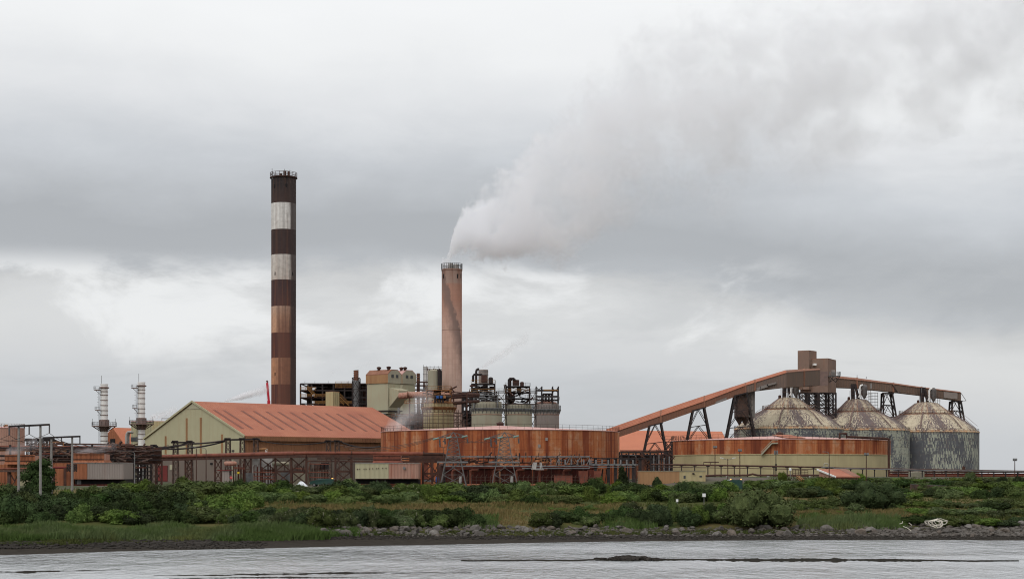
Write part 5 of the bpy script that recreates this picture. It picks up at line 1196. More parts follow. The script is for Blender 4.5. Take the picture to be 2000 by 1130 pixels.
for px0, px1, y0, y1, d_ in ((1398, 1419, 784, 775.5, 4), (1498, 1516, 750, 745.5, 3.5), (1485, 1500, 754, 749, 6), (1478, 1486, 757, 754, 6)):
    Y = YS - 3.2; a0, a1 = P(px0, y0, Y), P(px1, y1, Y); h_ = d_ / F * Y; MB().hexa([a0 - Vector((0, 0, h_)), a1 - Vector((0, 0, h_)), a1 - Vector((0, -.9, h_)), a0 - Vector((0, -.9, h_)), a0, a1, a1 + Vector((0, .9, 0)), a0 + Vector((0, .9, 0))]).build('patch_panel', 'galgrey', t)
t = gallery([(1536, 722.5, 727, 755.5, YS - 3), (1570, 720.5, 724, 754, YS + 13), (1602, 719, 721.5, 751.5, YS + 30)], 'level brown conveyor gallery entering the transfer tower', 'galleryR')
YQ = 592
t = gallery([(1630, 733, 737.5, 756, YQ + 8), (1674, 737.5, 741.5, 757.5, YQ + 9), (1745, 747, 749.5, 765, YQ + 12), (1800, 755, 757, 771.5, YQ + 15), (1877, 764.5, 766.5, 782.5, YQ + 20)], 'brown conveyor gallery sloping down over the middle and end silos', 'galleryR')
q0, q1 = P(1843, 764.3, YQ + 17.6), P(1870, 767, YQ + 19.3); h_ = Vector((0, 0, 12 / F * 612)); bk = Vector((0, .6, 0))
MB().hexa([q0 - h_, q1 - h_, q1 - h_ + bk, q0 - h_ + bk, q0, q1, q1 + bk, q0 + bk]).build('patch_panel', 'greypanel', t)
mb = MB(); mb.beam(P(1877, 767, YQ + 20), P(1887, 782, YQ + 20), .14); mb.beam(P(1887, 782, YQ + 20), P(1872, 783, YQ + 20), .14); mb.beam(P(1743, 751, YQ + 11.8), P(1754, 767, YQ + 11.8), .3); mb.beam(P(1754, 767, YQ + 11.8), P(1735, 766, YQ + 11.8), .2); mb.build('stay', 'black', t)
for px, y0, y1 in ((1674, 737, 732), (1692, 739, 735), (1800, 767, 757)): MB().beam(P(px, y0, YQ + 9), P(px, y1, YQ + 9), .14).build('post', 'gsteel', t)
# trestles
def trestle(label, top, bot, Y, n, grp='trestles under the conveyor', lw=.52, bw=.19, dep=3.6):
    (a, ya), (b, yb) = top; (c, yc), (d, yd) = bot
    g0 = gz((c + d) / 2, Y)
    t = thing('conveyor_trestle', label, 'trestle', (X((c + d) / 2, Y), Y, g0), grp)
    def dn(p, q):   # extend the leg line to the ground
        p, q = P(*p, Y), P(*q, Y); k = (p.z - g0) / (p.z - q.z); return p.lerp(q, k)
    L0, R0 = dn((a, ya), (c, yc)), dn((b, yb), (d, yd)); L1, R1 = P(a, ya, Y), P(b, yb, Y)
    s_ = Vector((0, dep, 0)); s0 = Vector((0, 1.2, 0))
    lattice(t, [L0 - s0, R0 - s0, R0 + s_ + s0, L0 + s_ + s0], [L1, R1, R1 + s_, L1 + s_], n, lw, bw, 'black', style='A')
    MB().beam(L1 - Vector((.5, 0, 0)), R1 + Vector((.5, 0, 0)), .4).build('cap_beam', 'black', t)
    return t
trestle('black braced trestle next to the orange tank, lowest under the sloping gallery', ((1269, 832), (1291.5, 825)), ((1259, 880), (1305, 899)), YS + 2, 3)
trestle('black braced trestle halfway along the sloping gallery', ((1354, 802), (1376, 795)), ((1343, 859), (1388, 857)), YS, 4)
t3 = trestle('black braced trestle carrying the dark hopper under the sloping gallery', ((1436, 773), (1458, 766)), ((1420, 855), (1474.6, 851)), YS - 2, 5)
trestle('black trestle between the middle and end silos', ((1726, 767), (1743, 768)), ((1725, 806), (1752, 825)), YQ + 12, 7)
trestle('last black trestle, at the open end of the gallery behind the end silo', ((1860, 783), (1877, 783)), ((1857.5, 827), (1884.5, 830)), YQ + 20, 8)
t = thing('hopper', 'dark box hopper with pointed outlets hung between trestle legs', 'hopper', P(1450, 830, YS))
MB().box(X(1438, YS), X(1461, YS), YS - 1, YS + 5, Z(814, YS), Z(762, YS)).build('bin', 'steel', t)
MB().box(X(1461, YS) + .02, X(1475, YS), YS + .5, YS + 5, Z(814, YS), Z(762, YS)).build('shaft', 'galgrey', t)
for px in (1444, 1455): 
    q = P(px, 816, YS + 1.5); MB().lathe((q.x, q.y), [(.15, q.z - 2.2), (1.3, q.z - .2), (1.5, q.z + .35)], 12).build('outlet', 'steel', t)
mb = MB()
for py in (775, 785, 796): mb.box(X(1467, YS), X(1471, YS), YS + .2, YS + .6, Z(py + 4, YS), Z(py - 4, YS))
mb.build('louvre', 'greypanel', t)
# transfer tower
t = thing('transfer_tower', 'brown stepped transfer tower on black braced legs where the galleries meet', 'tower', base(1596, 584))
YT = 582
def tb(px0, px1, px2, y0, y1, Y, name, mat='house', rname='ridge'):
    A_, B_, C_, D_ = corner(px0, px1, px2, Y, .8); o_ = MB().prism([A_, B_, C_, D_], Z(y1, Y), Z(y0, Y)).build(name, mat, t)
    MB().prism([A_, B_ - (A_ - B_) * .01, C_, D_], Z(y0, Y), Z(y0 - .9, Y)).build('roof', rname, o_); return A_, B_, C_, D_
tb(1558, 1580, 1595, 684.5, 760, YT + 2, 'upper_tower')
q4 = tb(1563, 1617, 1633, 700, 766.3, YT + 1, 'main_tower')
MB().box(X(1590, YT), X(1595, YT), YT + .3, YT + 3.5, Z(713, YT), Z(709, YT)).build('window', 'white', t)
A_, B_, C_, D_ = q4
MB().prism([A_.lerp(B_, .62), B_ + Vector((.05, -.15)), B_ + Vector((.05, .2)), A_.lerp(B_, .62) + Vector((0, .3))], Z(752, YT), Z(724, YT)).build('cladding_band', 'bracket', t)
nb_ = P(1633, 733, YT + 2); bx = MB().box(X(1619, YT), X(1641, YT), YT - .6, YT + 3, Z(734, YT), Z(733, YT)).build('balcony', 'gsteel', t)
MB().rail([(X(1619, YT), YT - .6, Z(733, YT)), (X(1641, YT), YT - .6, Z(733, YT)), (X(1641, YT), YT + 3, Z(733, YT))], 1.2, .09, .8, 3).build('railing', 'gsteel', bx)
mb = MB()
for a, b in (((1620, 746), (1640, 734)), ((1632, 746), (1641, 734)), ((1620, 746), (1628, 734)), ((1632, 746), (1620, 734))): mb.beam(P(*a, YT - .4), P(*b, YT - .4), .22)
mb.build('bracket', 'black', bx)
MB().box(X(1624, YT), X(1631, YT), YT - .3, YT + .8, Z(733, YT), Z(722, YT)).build('cabinet', 'greypanel', t)
zb_ = gz(1596, YT); zt_ = Z(766.5, YT)
for pa, pb in ((1561, 1578), (1581, 1597), (1600, 1617.5), (1619, 1632.5)):
    lattice(t, sq(pa, pb, YT, YT + 5, zb_), sq(pa, pb, YT, YT + 5, zt_), 11, .5, .24, 'black', faces=(0, 2))
mb = MB()
for py in (790, 810): mb.beam(P(1560, py, YT), P(1633, py, YT), .4)
mb.build('cross_beam', 'black', t)

# ================================================================== YARD IN FRONT OF THE PLANT
rq = random.Random(404)
def pipe_run(t, pts, rpx, mat, name='pipe', n=10):
    Y = pts[0][2]; return MB().tube([P(*p) for p in pts], rpx / F * Y, n).build(name, mat, t, smooth=50)
def ground_col(mb, px, Y, py_top, w):
    mb.beam(V3(base(px, Y), gz(px, Y) - .3), P(px, py_top, Y), w); return mb
# main pipe trestle
t = thing('pipe_trestle', 'long rust red pipe on a braced brown steel trestle crossing in front of the shed', 'pipe bridge', base(480, 350))
Ytr = lambda px: interp([(200, 405), (600, 335), (700, 333), (875, 333)], px)
pt_ = lambda px: interp([(200, 894), (250, 892.8), (600, 884), (720, 884.3), (868, 886)], px)
pipe_run(t, [(px, pt_(px), Ytr(px)) for px in (203, 300, 400, 500, 576)], 3.6, 'pipe')
pipe_run(t, [(px, pt_(px), Ytr(px)) for px in (576, 600, 660, 720, 780, 826)], 3.3, 'pipe')
pipe_run(t, [(826, 886, 333), (846, 886.2, 333), (864, 886.6, 334), (868, 888, 335), (869, 893, 335)], 3.3, 'rsteel')
for px in (365, 480, 575, 598, 686, 827): MB().tube([P(px, pt_(px), Ytr(px)), P(px + 1.6, pt_(px), Ytr(px))], 4.3 / F * Ytr(px), 12).build('flange', 'rsteel', t)
def beamrun(dy, w, px0=205, px1=872, name='girder', mat='rsteel', dY=0.0):
    mb = MB(); pxs = [px0, 300, 400, 500, 600, 700, 800, px1]; pxs = [p for p in pxs if px0 <= p <= px1]
    for a, b in zip(pxs, pxs[1:]): mb.beam(P(a, pt_(a) + dy, Ytr(a) + dY), P(b, pt_(b) + dy, Ytr(b) + dY), w)
    return mb.build(name, mat, t)
beamrun(6, .5); beamrun(6, .3, dY=3.2); beamrun(16, .3, 600, 872); beamrun(11, .25, 620, 872, dY=3)
cols = [304, 316, 362, 374, 420, 432, 478, 490, 509, 538, 569, 598.5, 655.5, 686.5, 826, 844, 855]
for px in cols:
    Y = Ytr(px); MB().beam(V3(base(px, Y), gz(px, Y) - .4), P(px, pt_(px) + 3, Y), .42 if px in (478, 569, 598.5, 686.5, 826) else .32).build('column', 'rsteel', t)
for a, b in ((304, 316), (362, 374), (420, 432), (478, 490)):
    mb = MB(); Y = Ytr(a); y0, y1 = pt_(a) + 8, 958
    for k in range(3):
        ya, yb = lerp(y0, y1, k / 3), lerp(y0, y1, (k + 1) / 3); mb.beam(P(a, ya, Y), P(b, yb, Y), .16); mb.beam(P(b, ya, Y), P(a, yb, Y), .16); mb.beam(P(a, yb, Y), P(b, yb, Y), .16)
    mb.build('brace', 'rsteel', t)
for a, b, ym in ((538, 569, 920), (569, 598.5, 920), (655.5, 686.5, 920), (826, 855, 924), (509, 538, 918)):
    mb = MB(); Y = Ytr(a)
    for ya, yb in ((pt_(a) + 9, ym), (ym, 944)): mb.beam(P(a, ya, Y), P(b, yb, Y), .22); mb.beam(P(b, ya, Y), P(a, yb, Y), .2)
    mb.beam(P(a, ym, Y), P(b, ym, Y), .36); mb.build('brace', 'rsteel', t)
for px in (655, 730, 827, 890): MB().beam(P(px, 883, 333), P(px, 880, 333), .1).build('valve', 'black', t)

# second tier pipe rack, behind the trestle's right end
t = thing('pipe_rack', 'dark rusty two tier pipe rack below the large orange tank, behind the trestle columns', 'rack', base(850, 348))
for px in (826, 832, 843, 856, 868):
    MB().beam(V3(base(px, 345), gz(px, 345) - .3), P(px, 893, 345), .75 if px in (832, 843) else .4).build('column', 'pipe' if px in (832, 843, 856) else 'black', t)
MB().box(X(800, 345), X(888, 345), 344, 347, Z(901, 345), Z(893, 345)).build('girder', 'rsteel', t)
mb = MB()
for a, b in ((843, 856),): mb.beam(P(a, 903, 345), P(b, 940, 345), .14); mb.beam(P(b, 903, 345), P(a, 940, 345), .14)
mb.build('brace', 'black', t)
MB().tube([P(860, 945, 343), P(860, 912, 343), P(861, 909, 343), P(866, 909, 343)], .45, 8).build('pipe', 'rsteel', t)

# long grey cable and pipe bridge to the right
t = thing('pipe_bridge', 'long grey green pipe bridge with dense small pipes, below the large orange tank', 'bridge', base(1050, 352))
Yb = 352
for px0, px1, py, hpx in ((868, 1152, 891, 2.4), (868, 1152, 909.5, 2.6), (1020, 1152, 914, 1.6)): MB().box(X(px0, Yb), X(px1, Yb), Yb, Yb + .4, Z(py + hpx / 2, Yb), Z(py - hpx / 2, Yb)).build('girder', 'gsteel', t)
for px0, px1, py, hpx in ((1150, 1272, 894.5, 2), (1150, 1245, 907, 4), (1150, 1240, 911.5, 1)): MB().box(X(px0, Yb), X(px1, Yb), Yb, Yb + .4, Z(py + hpx / 2, Yb), Z(py - hpx / 2, Yb)).build('girder', 'black' if py < 900 else 'gsteel', t)
for px in (885, 900, 945, 968, 1014, 1038, 1068, 1088.5): MB().box(X(px - .9, Yb), X(px + .9, Yb), Yb - .1, Yb + .6, Z(909, Yb), Z(889, Yb)).build('post', 'black', t)
for px in (1163, 1188.5, 1202, 1237, 1250, 1273): MB().beam(V3(base(px, Yb + .5), gz(px, Yb)), P(px, 893, Yb + .5), .6).build('column', 'black', t)
for k in range(13): px = 1092 + k * 12; MB().beam(P(px, 907, Yb - .1), P(px, 897, Yb - .1), .3).build('stanchion', 'gsteel', t)
mb = MB()
for k in range(120):
    px = rq.uniform(872, 1150); py = rq.uniform(893, 909); q = P(px, py, Yb + rq.uniform(.5, 3)); d = Vector((rq.choice((0, 0, 1, 1, 1)) * rq.uniform(.6, 5), 0, rq.choice((0, 1)) * rq.uniform(.4, 1.4))); mb.tube([q, q + d + Vector((.05, 0, 0))], rq.uniform(.05, .16), 5)
mb.build('small_pipework', 'rsteel', t)
mb = MB()
for k in range(46): px = rq.uniform(980, 1150); py = rq.uniform(894, 907); q = P(px, py, Yb - .1); mb.beam(q, q + Vector((rq.uniform(-.5, .5), 0, rq.uniform(.3, 1.0))), .09)
mb.build('instrument', 'ochre', t)
mb = MB()
for k in range(9):
    px = 1076 + k * 10; q = P(px, 907, Yb - .2); mb.beam(q, P(px + (6 if k % 2 else 0), 894, Yb - .2), .14)
mb.build('brace', 'gsteel', t)
mb = MB()
for k in range(12): px = 1163 + rq.uniform(0, 26); mb.beam(P(px, 915, Yb + .6), P(px + rq.uniform(-8, 8), 945, Yb + .6), .14)
mb.build('lower_brace', 'black', t)
mb = MB(); mb.rail([P(1093, 890, Yb), P(1158, 890, Yb)], .9, .06, 1.5); mb.build('railing', 'rsteel', t)
for px in (958, 1014.5, 1052, 1068): MB().beam(P(px, 892, Yb), P(px, 884, Yb), .1 if px != 1014.5 else .3).build('vent_post', 'black', t)
# pale bundled tubes leaning on the bridge
t = thing('tube_bundle', 'bundle of pale plastic tubes leaning on the grey pipe bridge above dark cooling cells', 'tubes', base(1050, 349))
for a, b in ((1041, 1039), (1043, 1041.5), (1044.5, 1043.5), (1046, 1045.5), (1047.5, 1046), (1054, 1055.5), (1056, 1059)):
    MB().beam(P(a + .8, 902.5, 349.5), P(b, 916.5, 349), .15).build('tube', 'concrete', t)
MB().beam(P(1046, 916, 348.8), P(1062, 916, 348.8), .2).build('plank', 'concrete', t)

# maroon cooling cells
def cell(px0, px1, py0, py1, Y, label, mat='maroon'):
    t = thing('cooling_cell', label, 'cooling tower', base((px0 + px1) / 2, Y), 'dark cooling cells under the pipe bridge'); x0, x1 = X(px0, Y), X(px1, Y); zb_ = gz(px0, Y) - .3
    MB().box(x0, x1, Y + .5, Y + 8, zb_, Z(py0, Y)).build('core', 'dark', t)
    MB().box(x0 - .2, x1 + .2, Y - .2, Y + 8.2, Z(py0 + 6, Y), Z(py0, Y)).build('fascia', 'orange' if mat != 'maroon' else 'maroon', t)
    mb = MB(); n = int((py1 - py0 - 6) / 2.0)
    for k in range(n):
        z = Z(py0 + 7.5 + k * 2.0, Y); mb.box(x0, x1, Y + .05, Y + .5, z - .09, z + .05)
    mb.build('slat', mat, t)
    mb = MB(); 
    for px in (px0 + 1, (px0 + px1) / 2, px1 - 1): mb.beam(P(px, py0, Y), V3(base(px, Y), zb_), .2)
    mb.build('post', 'rsteel', t); return t
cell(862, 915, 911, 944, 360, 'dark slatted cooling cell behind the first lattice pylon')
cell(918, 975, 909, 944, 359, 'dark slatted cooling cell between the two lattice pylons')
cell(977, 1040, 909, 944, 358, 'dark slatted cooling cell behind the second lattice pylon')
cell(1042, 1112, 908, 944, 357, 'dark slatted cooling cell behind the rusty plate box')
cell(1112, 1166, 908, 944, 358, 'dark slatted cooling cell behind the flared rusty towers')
for px, lab in ((884, 'rust pipe riser bending into the cooling cell behind the first pylon'), (919, 'rust pipe riser bending into the cooling cell between the pylons'), (964, 'rust pipe riser half hidden by the second pylon'), (1009, 'rust pipe riser just right of the second pylon'), (1054, 'rust pipe riser below the pale tube bundle'), (1101, 'rust pipe riser above the rusty plate box')):
    t = thing('pipe_riser', lab, 'pipe', base(px, 354), 'bent rust pipes feeding the cooling cells'); MB().tube([V3(base(px, 354), gz(px, 354) - .2), P(px, 921, 354), P(px + .8, 918.5, 354), P(px + 3, 917.5, 354), P(px + 14, 917.5, 354.5)], .24, 8).build('pipe', 'pipe', t, smooth=60)
    MB().tube([P(px + 13.4, 917.5, 354.4), P(px + 14.6, 917.5, 354.5)], .34, 8).build('flange', 'rsteel', t)
t = thing('plate_box', 'plain rusty steel plate box in front of the dark cooling cells', 'box', base(1100, 345)); MB().prism(rect(1083, 1118, 345, 350), gz(1100, 345) - .3, Z(926.5, 345)).build('wall', 'pipe', t); MB().prism(rect(1082.5, 1118.5, 344.8, 350.2), Z(926.5, 345), Z(925.7, 345)).build('rim', 'rsteel', t)
t = thing('flared_tower', 'flared rusty steel cooling hoods standing right of the plate box', 'hood', base(1152, 346))
for px0, px1, e, mt in ((1131, 1148, -2, 'pipe'), (1149, 1160, 0, 'maroon'), (1160, 1175, 2, 'pipe')):
    Y = 346; zb_ = gz(1150, Y) - .3; zt_ = Z(916 if e == 0 else 919, Y); a0, a1, b0, b1 = X(px0 + (3 if e < 0 else 0), Y), X(px1 - (4 if e > 0 else 0), Y), X(px0, Y), X(px1, Y)
    MB().hexa([(a0, Y, zb_), (a1, Y, zb_), (a1, Y + 5, zb_), (a0, Y + 5, zb_), (b0, Y - .3, zt_), (b1, Y - .3, zt_), (b1, Y + 5.3, zt_), (b0, Y + 5.3, zt_)]).build('hood', mt, t)
MB().prism(rect(1162, 1167, 345.3, 345.9), gz(1150, 346), Z(934, 345)).build('door', 'pinkpanel', t)
t = thing('yard_pipe', 'low orange pipeline lying along the ground before the dark cooling cells', 'pipe', base(1000, 341)); pipe_run(t, [(868, 947, 341), (960, 946.5, 341), (1083, 946, 341)], 2.2, 'orange')
for px in (880, 930, 980, 1030, 1075): MB().beam(V3(base(px, 341), gz(px, 341) - .2), P(px, 947, 341), .4).build('support', 'concrete', t)
# chain fence along the yard
t = thing('security_fence', 'thin wire security fence with cranked posts at the foot of the lattice pylons', 'fence', base(960, 335))
for k in range(36): px = 838 + k * 9.2; q = base(px, 335); MB().beam(q, q + Vector((0, 0, 1.9)), .08).build('post', 'steel', t); 
mb = MB()
for k in range(36): px = 838 + k * 9.2; q = base(px, 335) + Vector((0, 0, 1.9)); mb.beam(q, q + Vector((.3, -.1, .4)), .07)
for hh in (.5, 1.2, 1.85): mb.beam(base(838, 335) + Vector((0, 0, hh)), base(1160, 335) + Vector((0, 0, hh)), .05)
mb.build('wire', 'steel', t)
# yard furniture
q = base(855, 343); t = thing('drum', 'bright blue plastic drum standing under the orange tank', 'drum', q); MB().lathe(q, [(.42, q.z), (.46, q.z + .4), (.44, q.z + .45), (.46, q.z + .5), (.46, q.z + 1.5), (.44, q.z + 1.55), (.40, q.z + 1.9)], 18).build('body', 'blue', t, smooth=40); MB().lathe(q, [(.47, q.z + .95), (.47, q.z + 1.05)], 18).build('hoop', 'blue', t)
q = base(835, 342); t = thing('bin', 'dark rectangular waste skip beside the blue drum', 'skip', q); MB().hexa([q + Vector(v_) for v_ in ((-.9, -.5, .1), (.9, -.5, .1), (.9, .7, .1), (-.9, .7, .1), (-1.1, -.6, 1.3), (1.1, -.6, 1.3), (1.1, .8, 1.3), (-1.1, .8, 1.3))]).build('body', 'gsteel', t); MB().box(q.x - 1.15, q.x + 1.15, q.y - .65, q.y + .85, q.z + 1.3, q.z + 1.4).build('rim', 'black', t)
q = base(836, 333); t = thing('barrier', 'orange plastic barrier by the trestle foot', 'barrier', q); MB().hexa([q + Vector(v_) for v_ in ((-1.2, -.25, 0), (1.2, -.25, 0), (1.2, .25, 0), (-1.2, .25, 0), (-1.1, -.1, .9), (1.1, -.1, .9), (1.1, .1, .9), (-1.1, .1, .9))]).build('body', 'ochre', t)
# control building in the yard (green and pinkish upper box over a dark recess)
def plant_box(px0, pxm, px1, py0, py1, py2, py3, Y, ml, mr_, label, vents=(), fan=None):
    t = thing('switch_house', label, 'building', base((px0 + px1) / 2, Y)); zb_ = gz(pxm, Y) - .4
    MB().box(X(px0, Y), X(pxm, Y) - .01, Y, Y + 9, Z(py1, Y), Z(py0, Y)).build('cladding', ml, t); MB().box(X(pxm, Y) + .01, X(px1, Y), Y + .02, Y + 9, Z(py1, Y), Z(py0, Y)).build('cladding', mr_, t)
    MB().box(X(px0 - .5, Y), X(px1 + .5, Y), Y - .12, Y + 9.1, Z(py0, Y), Z(py0 - .9, Y)).build('roof_edge', 'concrete', t)
    MB().box(X(px0, Y), X(px1, Y), Y - .06, Y + .3, Z(py1 + .8, Y), Z(py1, Y)).build('sill', 'rsteel', t)
    MB().box(X(px0, Y), X(px1, Y), Y + 1.2, Y + 8.8, zb_, Z(py1 + .8, Y)).build('recess', 'dark', t)
    MB().box(X(px0, Y), X(px1, Y), Y - .1, Y + 1.2, zb_, Z(py2, Y)).build('base', 'maroon', t)
    MB().box(X(px0 - 1, Y), X(px1 + 1, Y), Y - .6, Y + .2, zb_, Z(py3, Y)).build('kerb', 'pipe', t)
    for px, py in vents: MB().box(X(px - .8, Y), X(px + .8, Y), Y - .12, Y - .001, Z(py + .9, Y), Z(py - .9, Y)).build('vent', 'rsteel', t)
    if fan: q = P(*fan, Y); MB().tube([q, q + Vector((0, -.35, 0))], .26, 14).build('fan', 'gsteel', t)
    return t
t = plant_box(693.5, 759, 817, 904, 934, 944, 948, 326, 'green', 'pinkpanel', 'green and pink clad building raised over a dark recess, under the trestle', [(698, 915.5), (702.5, 915.5), (711, 915), (715, 915), (721.5, 914.8), (728, 914.5), (735.5, 914.2), (739.5, 914), (747.5, 913.8), (754, 913.5)], (789.5, 913.5))
MB().box(X(732, 326), X(757, 326), 327.0, 327.15, Z(945, 326), Z(935.5, 326)).build('shutter', 'black', t)
for px in (736, 752): MB().hexa([P(px - 2.5, 945, 326.9), P(px + 2.5, 945, 326.9), P(px + 2.5, 945, 326.95), P(px - 2.5, 945, 326.95), P(px - .4, 935.5, 326.9), P(px + .4, 935.5, 326.9), P(px + .4, 935.5, 326.95), P(px - .4, 935.5, 326.95)]).build('louvre', 'gsteel', t)
t = plant_box(144, 170.5, 241, 903.5, 935, 945, 949, 350, 'orange', 'greypanel', 'orange and pale grey clad building raised over a dark recess, behind the second pole frame')
MB().box(X(148, 350), X(156, 350), 351, 351.1, Z(945, 350), Z(935.5, 350)).build('louvre', 'gsteel', t)
def crate(px0, px1, py0, py1, Y, label):
    """open ribbed cooling stack with a flared foot"""
    t = thing('cooling_stack', label, 'cooling tower', P((px0 + px1) / 2, py1, Y), 'ribbed steaming cooling stacks'); x0, x1 = X(px0, Y), X(px1, Y); z0, z1 = Z(py1, Y), Z(py0, Y); zf = Z(py1 - 5, Y); D_ = 6.0
    MB().hexa([(x0 - .25, Y - .5, z0), (x1 + .25, Y - .5, z0), (x1 + .25, Y + D_ + .5, z0), (x0 - .25, Y + D_ + .5, z0), (x0, Y, zf), (x1, Y, zf), (x1, Y + D_, zf), (x0, Y + D_, zf)]).build('foot', 'pipe' if px0 > 500 else 'orange', t)
    MB().box(x0 + .1, x1 - .1, Y + .15, Y + D_ - .1, zf, z1 - .15).build('shell', 'pinkpanel', t)
    mb = MB(); n = int((px1 - px0) / 2.4)
    for k in range(n + 1): x = lerp(x0, x1, k / n); mb.box(x - .10, x + .10, Y - .08, Y + .16, zf, z1)
    mb.build('rib', 'pipe' if px0 > 500 else 'orange', t)
    mb = MB(); mb.beam((x0, Y - .1, lerp(zf, z1, .12)), (x1, Y - .1, lerp(zf, z1, .12)), .12); mb.beam((x0, Y - .1, z1 - .25), (x1, Y - .1, z1 - .25), .12); mb.build('rail', 'rsteel', t)
crate(10.5, 67.5, 887.5, 906, 352, 'ribbed orange cooling stack behind the first pole frame'); crate(143.5, 202.5, 884.5, 902.8, 352, 'ribbed orange cooling stack on the orange and grey building'); crate(730, 782, 887, 903, 327.5, 'ribbed rusty cooling stack on the green and pink building')
# left yard buildings and pipes
t = thing('plant_building', 'low orange and green clad building behind the tree and the first pole frame', 'building', base(70, 353)); Y = 354
MB().box(X(-40, Y), X(37, Y) - .01, Y, Y + 9, gz(0, Y) - .3, Z(906.5, Y)).build('wall', 'orange', t); MB().box(X(37, Y) + .01, X(100, Y), Y, Y + 9, gz(60, Y) - .3, Z(906.5, Y)).build('wall', 'green', t); MB().box(X(100, Y) + .01, X(144, Y), Y + .02, Y + 9, gz(60, Y) - .3, Z(903.5, Y)).build('wall', 'orange', t)
t = thing('pipe_bridge', 'grey steel pipe bridge with a rust pipe, behind the first pole frame', 'bridge', base(20, 346)); Y = 346
MB().box(X(-40, Y), X(56, Y), Y, Y + 2, Z(921, Y), Z(917, Y)).build('girder', 'steel', t); pipe_run(t, [(-40, 915.6, Y), (56, 914, Y)], 1.6, 'pipe')
for px in (-10, 18): MB().beam(V3(base(px, Y + 1), gz(px, Y)), P(px, 919, Y + 1), .6).build('column', 'steel', t)
mb = MB(); mb.beam(P(18, 921, Y + .8), P(29, 940, Y + .8), .22); mb.beam(P(38, 920, Y + .8), P(26, 945, Y + .8), .2); mb.build('brace', 'rsteel', t)
t = thing('tank', 'short horizontal red pressure pipe on steel legs beside the orange building', 'pipe', base(118, 345)); pipe_run(t, [(102, 912.5, 345), (129, 912.5, 345)], 2.2, 'reddoor', 'shell', 14)
for px in (105, 127): MB().beam(V3(base(px, 345), gz(px, 345)), P(px, 913, 345), .45).build('leg', 'rsteel', t)
lattice(t, sq(131, 145, 345, 347, Z(920, 345)), sq(131, 145, 345, 347, Z(906, 345)), 2, .16, .1, 'black')
t = thing('pipe_rack', 'crowded rusty pipe rack with many parallel pipes running behind both pole frames', 'rack', base(120, 366)); Y = 366
for k, px in enumerate(range(-20, 300, 40)):
    for yy in (0, 8): MB().beam(V3(base(px, Y + yy), gz(px, Y)), P(px, 868, Y + yy), .4).build('column', 'black', t)
rows = [(866, 2.4, 'rsteel', 95, 252, 868), (871, 2.0, 'pipe', -40, 210, 871.5), (874, 1.6, 'black', -40, 300, 873.5), (877, 2.2, 'rsteel', -40, 290, 876), (880, 1.2, 'ochre', -40, 130, 880), (882.5, 2.4, 'black', 60, 300, 881), (886, 2.0, 'pipe', 64, 145, 885), (890, 2.6, 'black', -40, 260, 889.5), (895, 1.8, 'rsteel', 66, 290, 894.5), (899, 1.2, 'steel', -40, 145, 899), (903, 1.6, 'rsteel', 66, 290, 903)]
for py, rp, mt, a, b, py2 in rows:
    yy = rq.uniform(0, 7); pipe_run(t, [(a, py, Y + yy), ((a + b) / 2, (py + py2) / 2, Y + yy), (b, py2, Y + yy)], rp * .72, mt)
for py in (878, 888, 897): MB().box(X(-40, Y), X(300, Y), Y + 7.8, Y + 8.1, Z(py + 1.2, Y), Z(py - 1.2, Y)).build('girder', 'black', t)
MB().box(X(66, Y), X(300, Y), Y + 8.4, Y + 8.6, Z(905, Y), Z(872, Y)).build('cable_tray', 'rsteel', t)
mb = MB()
for k in range(70):
    if k == 35: mb.build('small_pipework', 'steel', t); mb = MB()
    px = rq.uniform(60, 145) if k < 35 else rq.uniform(200, 295); py = rq.uniform(868, 903); q = P(px, py, Y - rq.uniform(.3, 1.5)); mb.tube([q, q + Vector((rq.uniform(-2.2, 2.2), 0, rq.uniform(-.9, .9)))], rq.uniform(.08, .25), 5)
mb.build('small_pipework', 'steel', t)
mb = MB()
for k in range(24):
    px = rq.uniform(205, 290); py = rq.uniform(866, 890); q = P(px, py, Y - rq.uniform(.3, 1.5)); mb.tube([q, q + Vector((rq.uniform(.5, 2.2), 0, rq.uniform(-.2, .6)))], rq.uniform(.1, .3), 5)
mb.build('small_pipework', 'rsteel', t)
pipe_run(t, [(96, 863, Y - 2), (118, 862.5, Y - 2), (123, 862.5, Y - 2), (124, 865, Y - 2), (124, 872, Y - 2)], 1.1, 'ochre')
# lattice frame between grey building and shed
t = thing('process_structure', 'dense dark pipe frame between the grey clad building and the shed plinth', 'structure', base(265, 390)); frame_building(t, 243, 284, 390, 396, (897, 906, 912, 920, 928, 936), 7, gz(265, 390), .3, 'black')
mb = MB()
for k in range(70):
    px = rq.uniform(243, 282); py = rq.uniform(898, 946); q = P(px, py, 389.5); mb.beam(q, q + Vector((rq.uniform(-2, 2), 0, rq.uniform(-2, 2))), rq.uniform(.1, .26))
mb.build('pipework', 'black', t)
mb = MB()
for k in range(16): px = 244 + k * 2.6; mb.beam(P(px, 912.5, 389), P(px + 1.5, 912.5, 389), .2)
mb.build('valve', 'pipe', t)
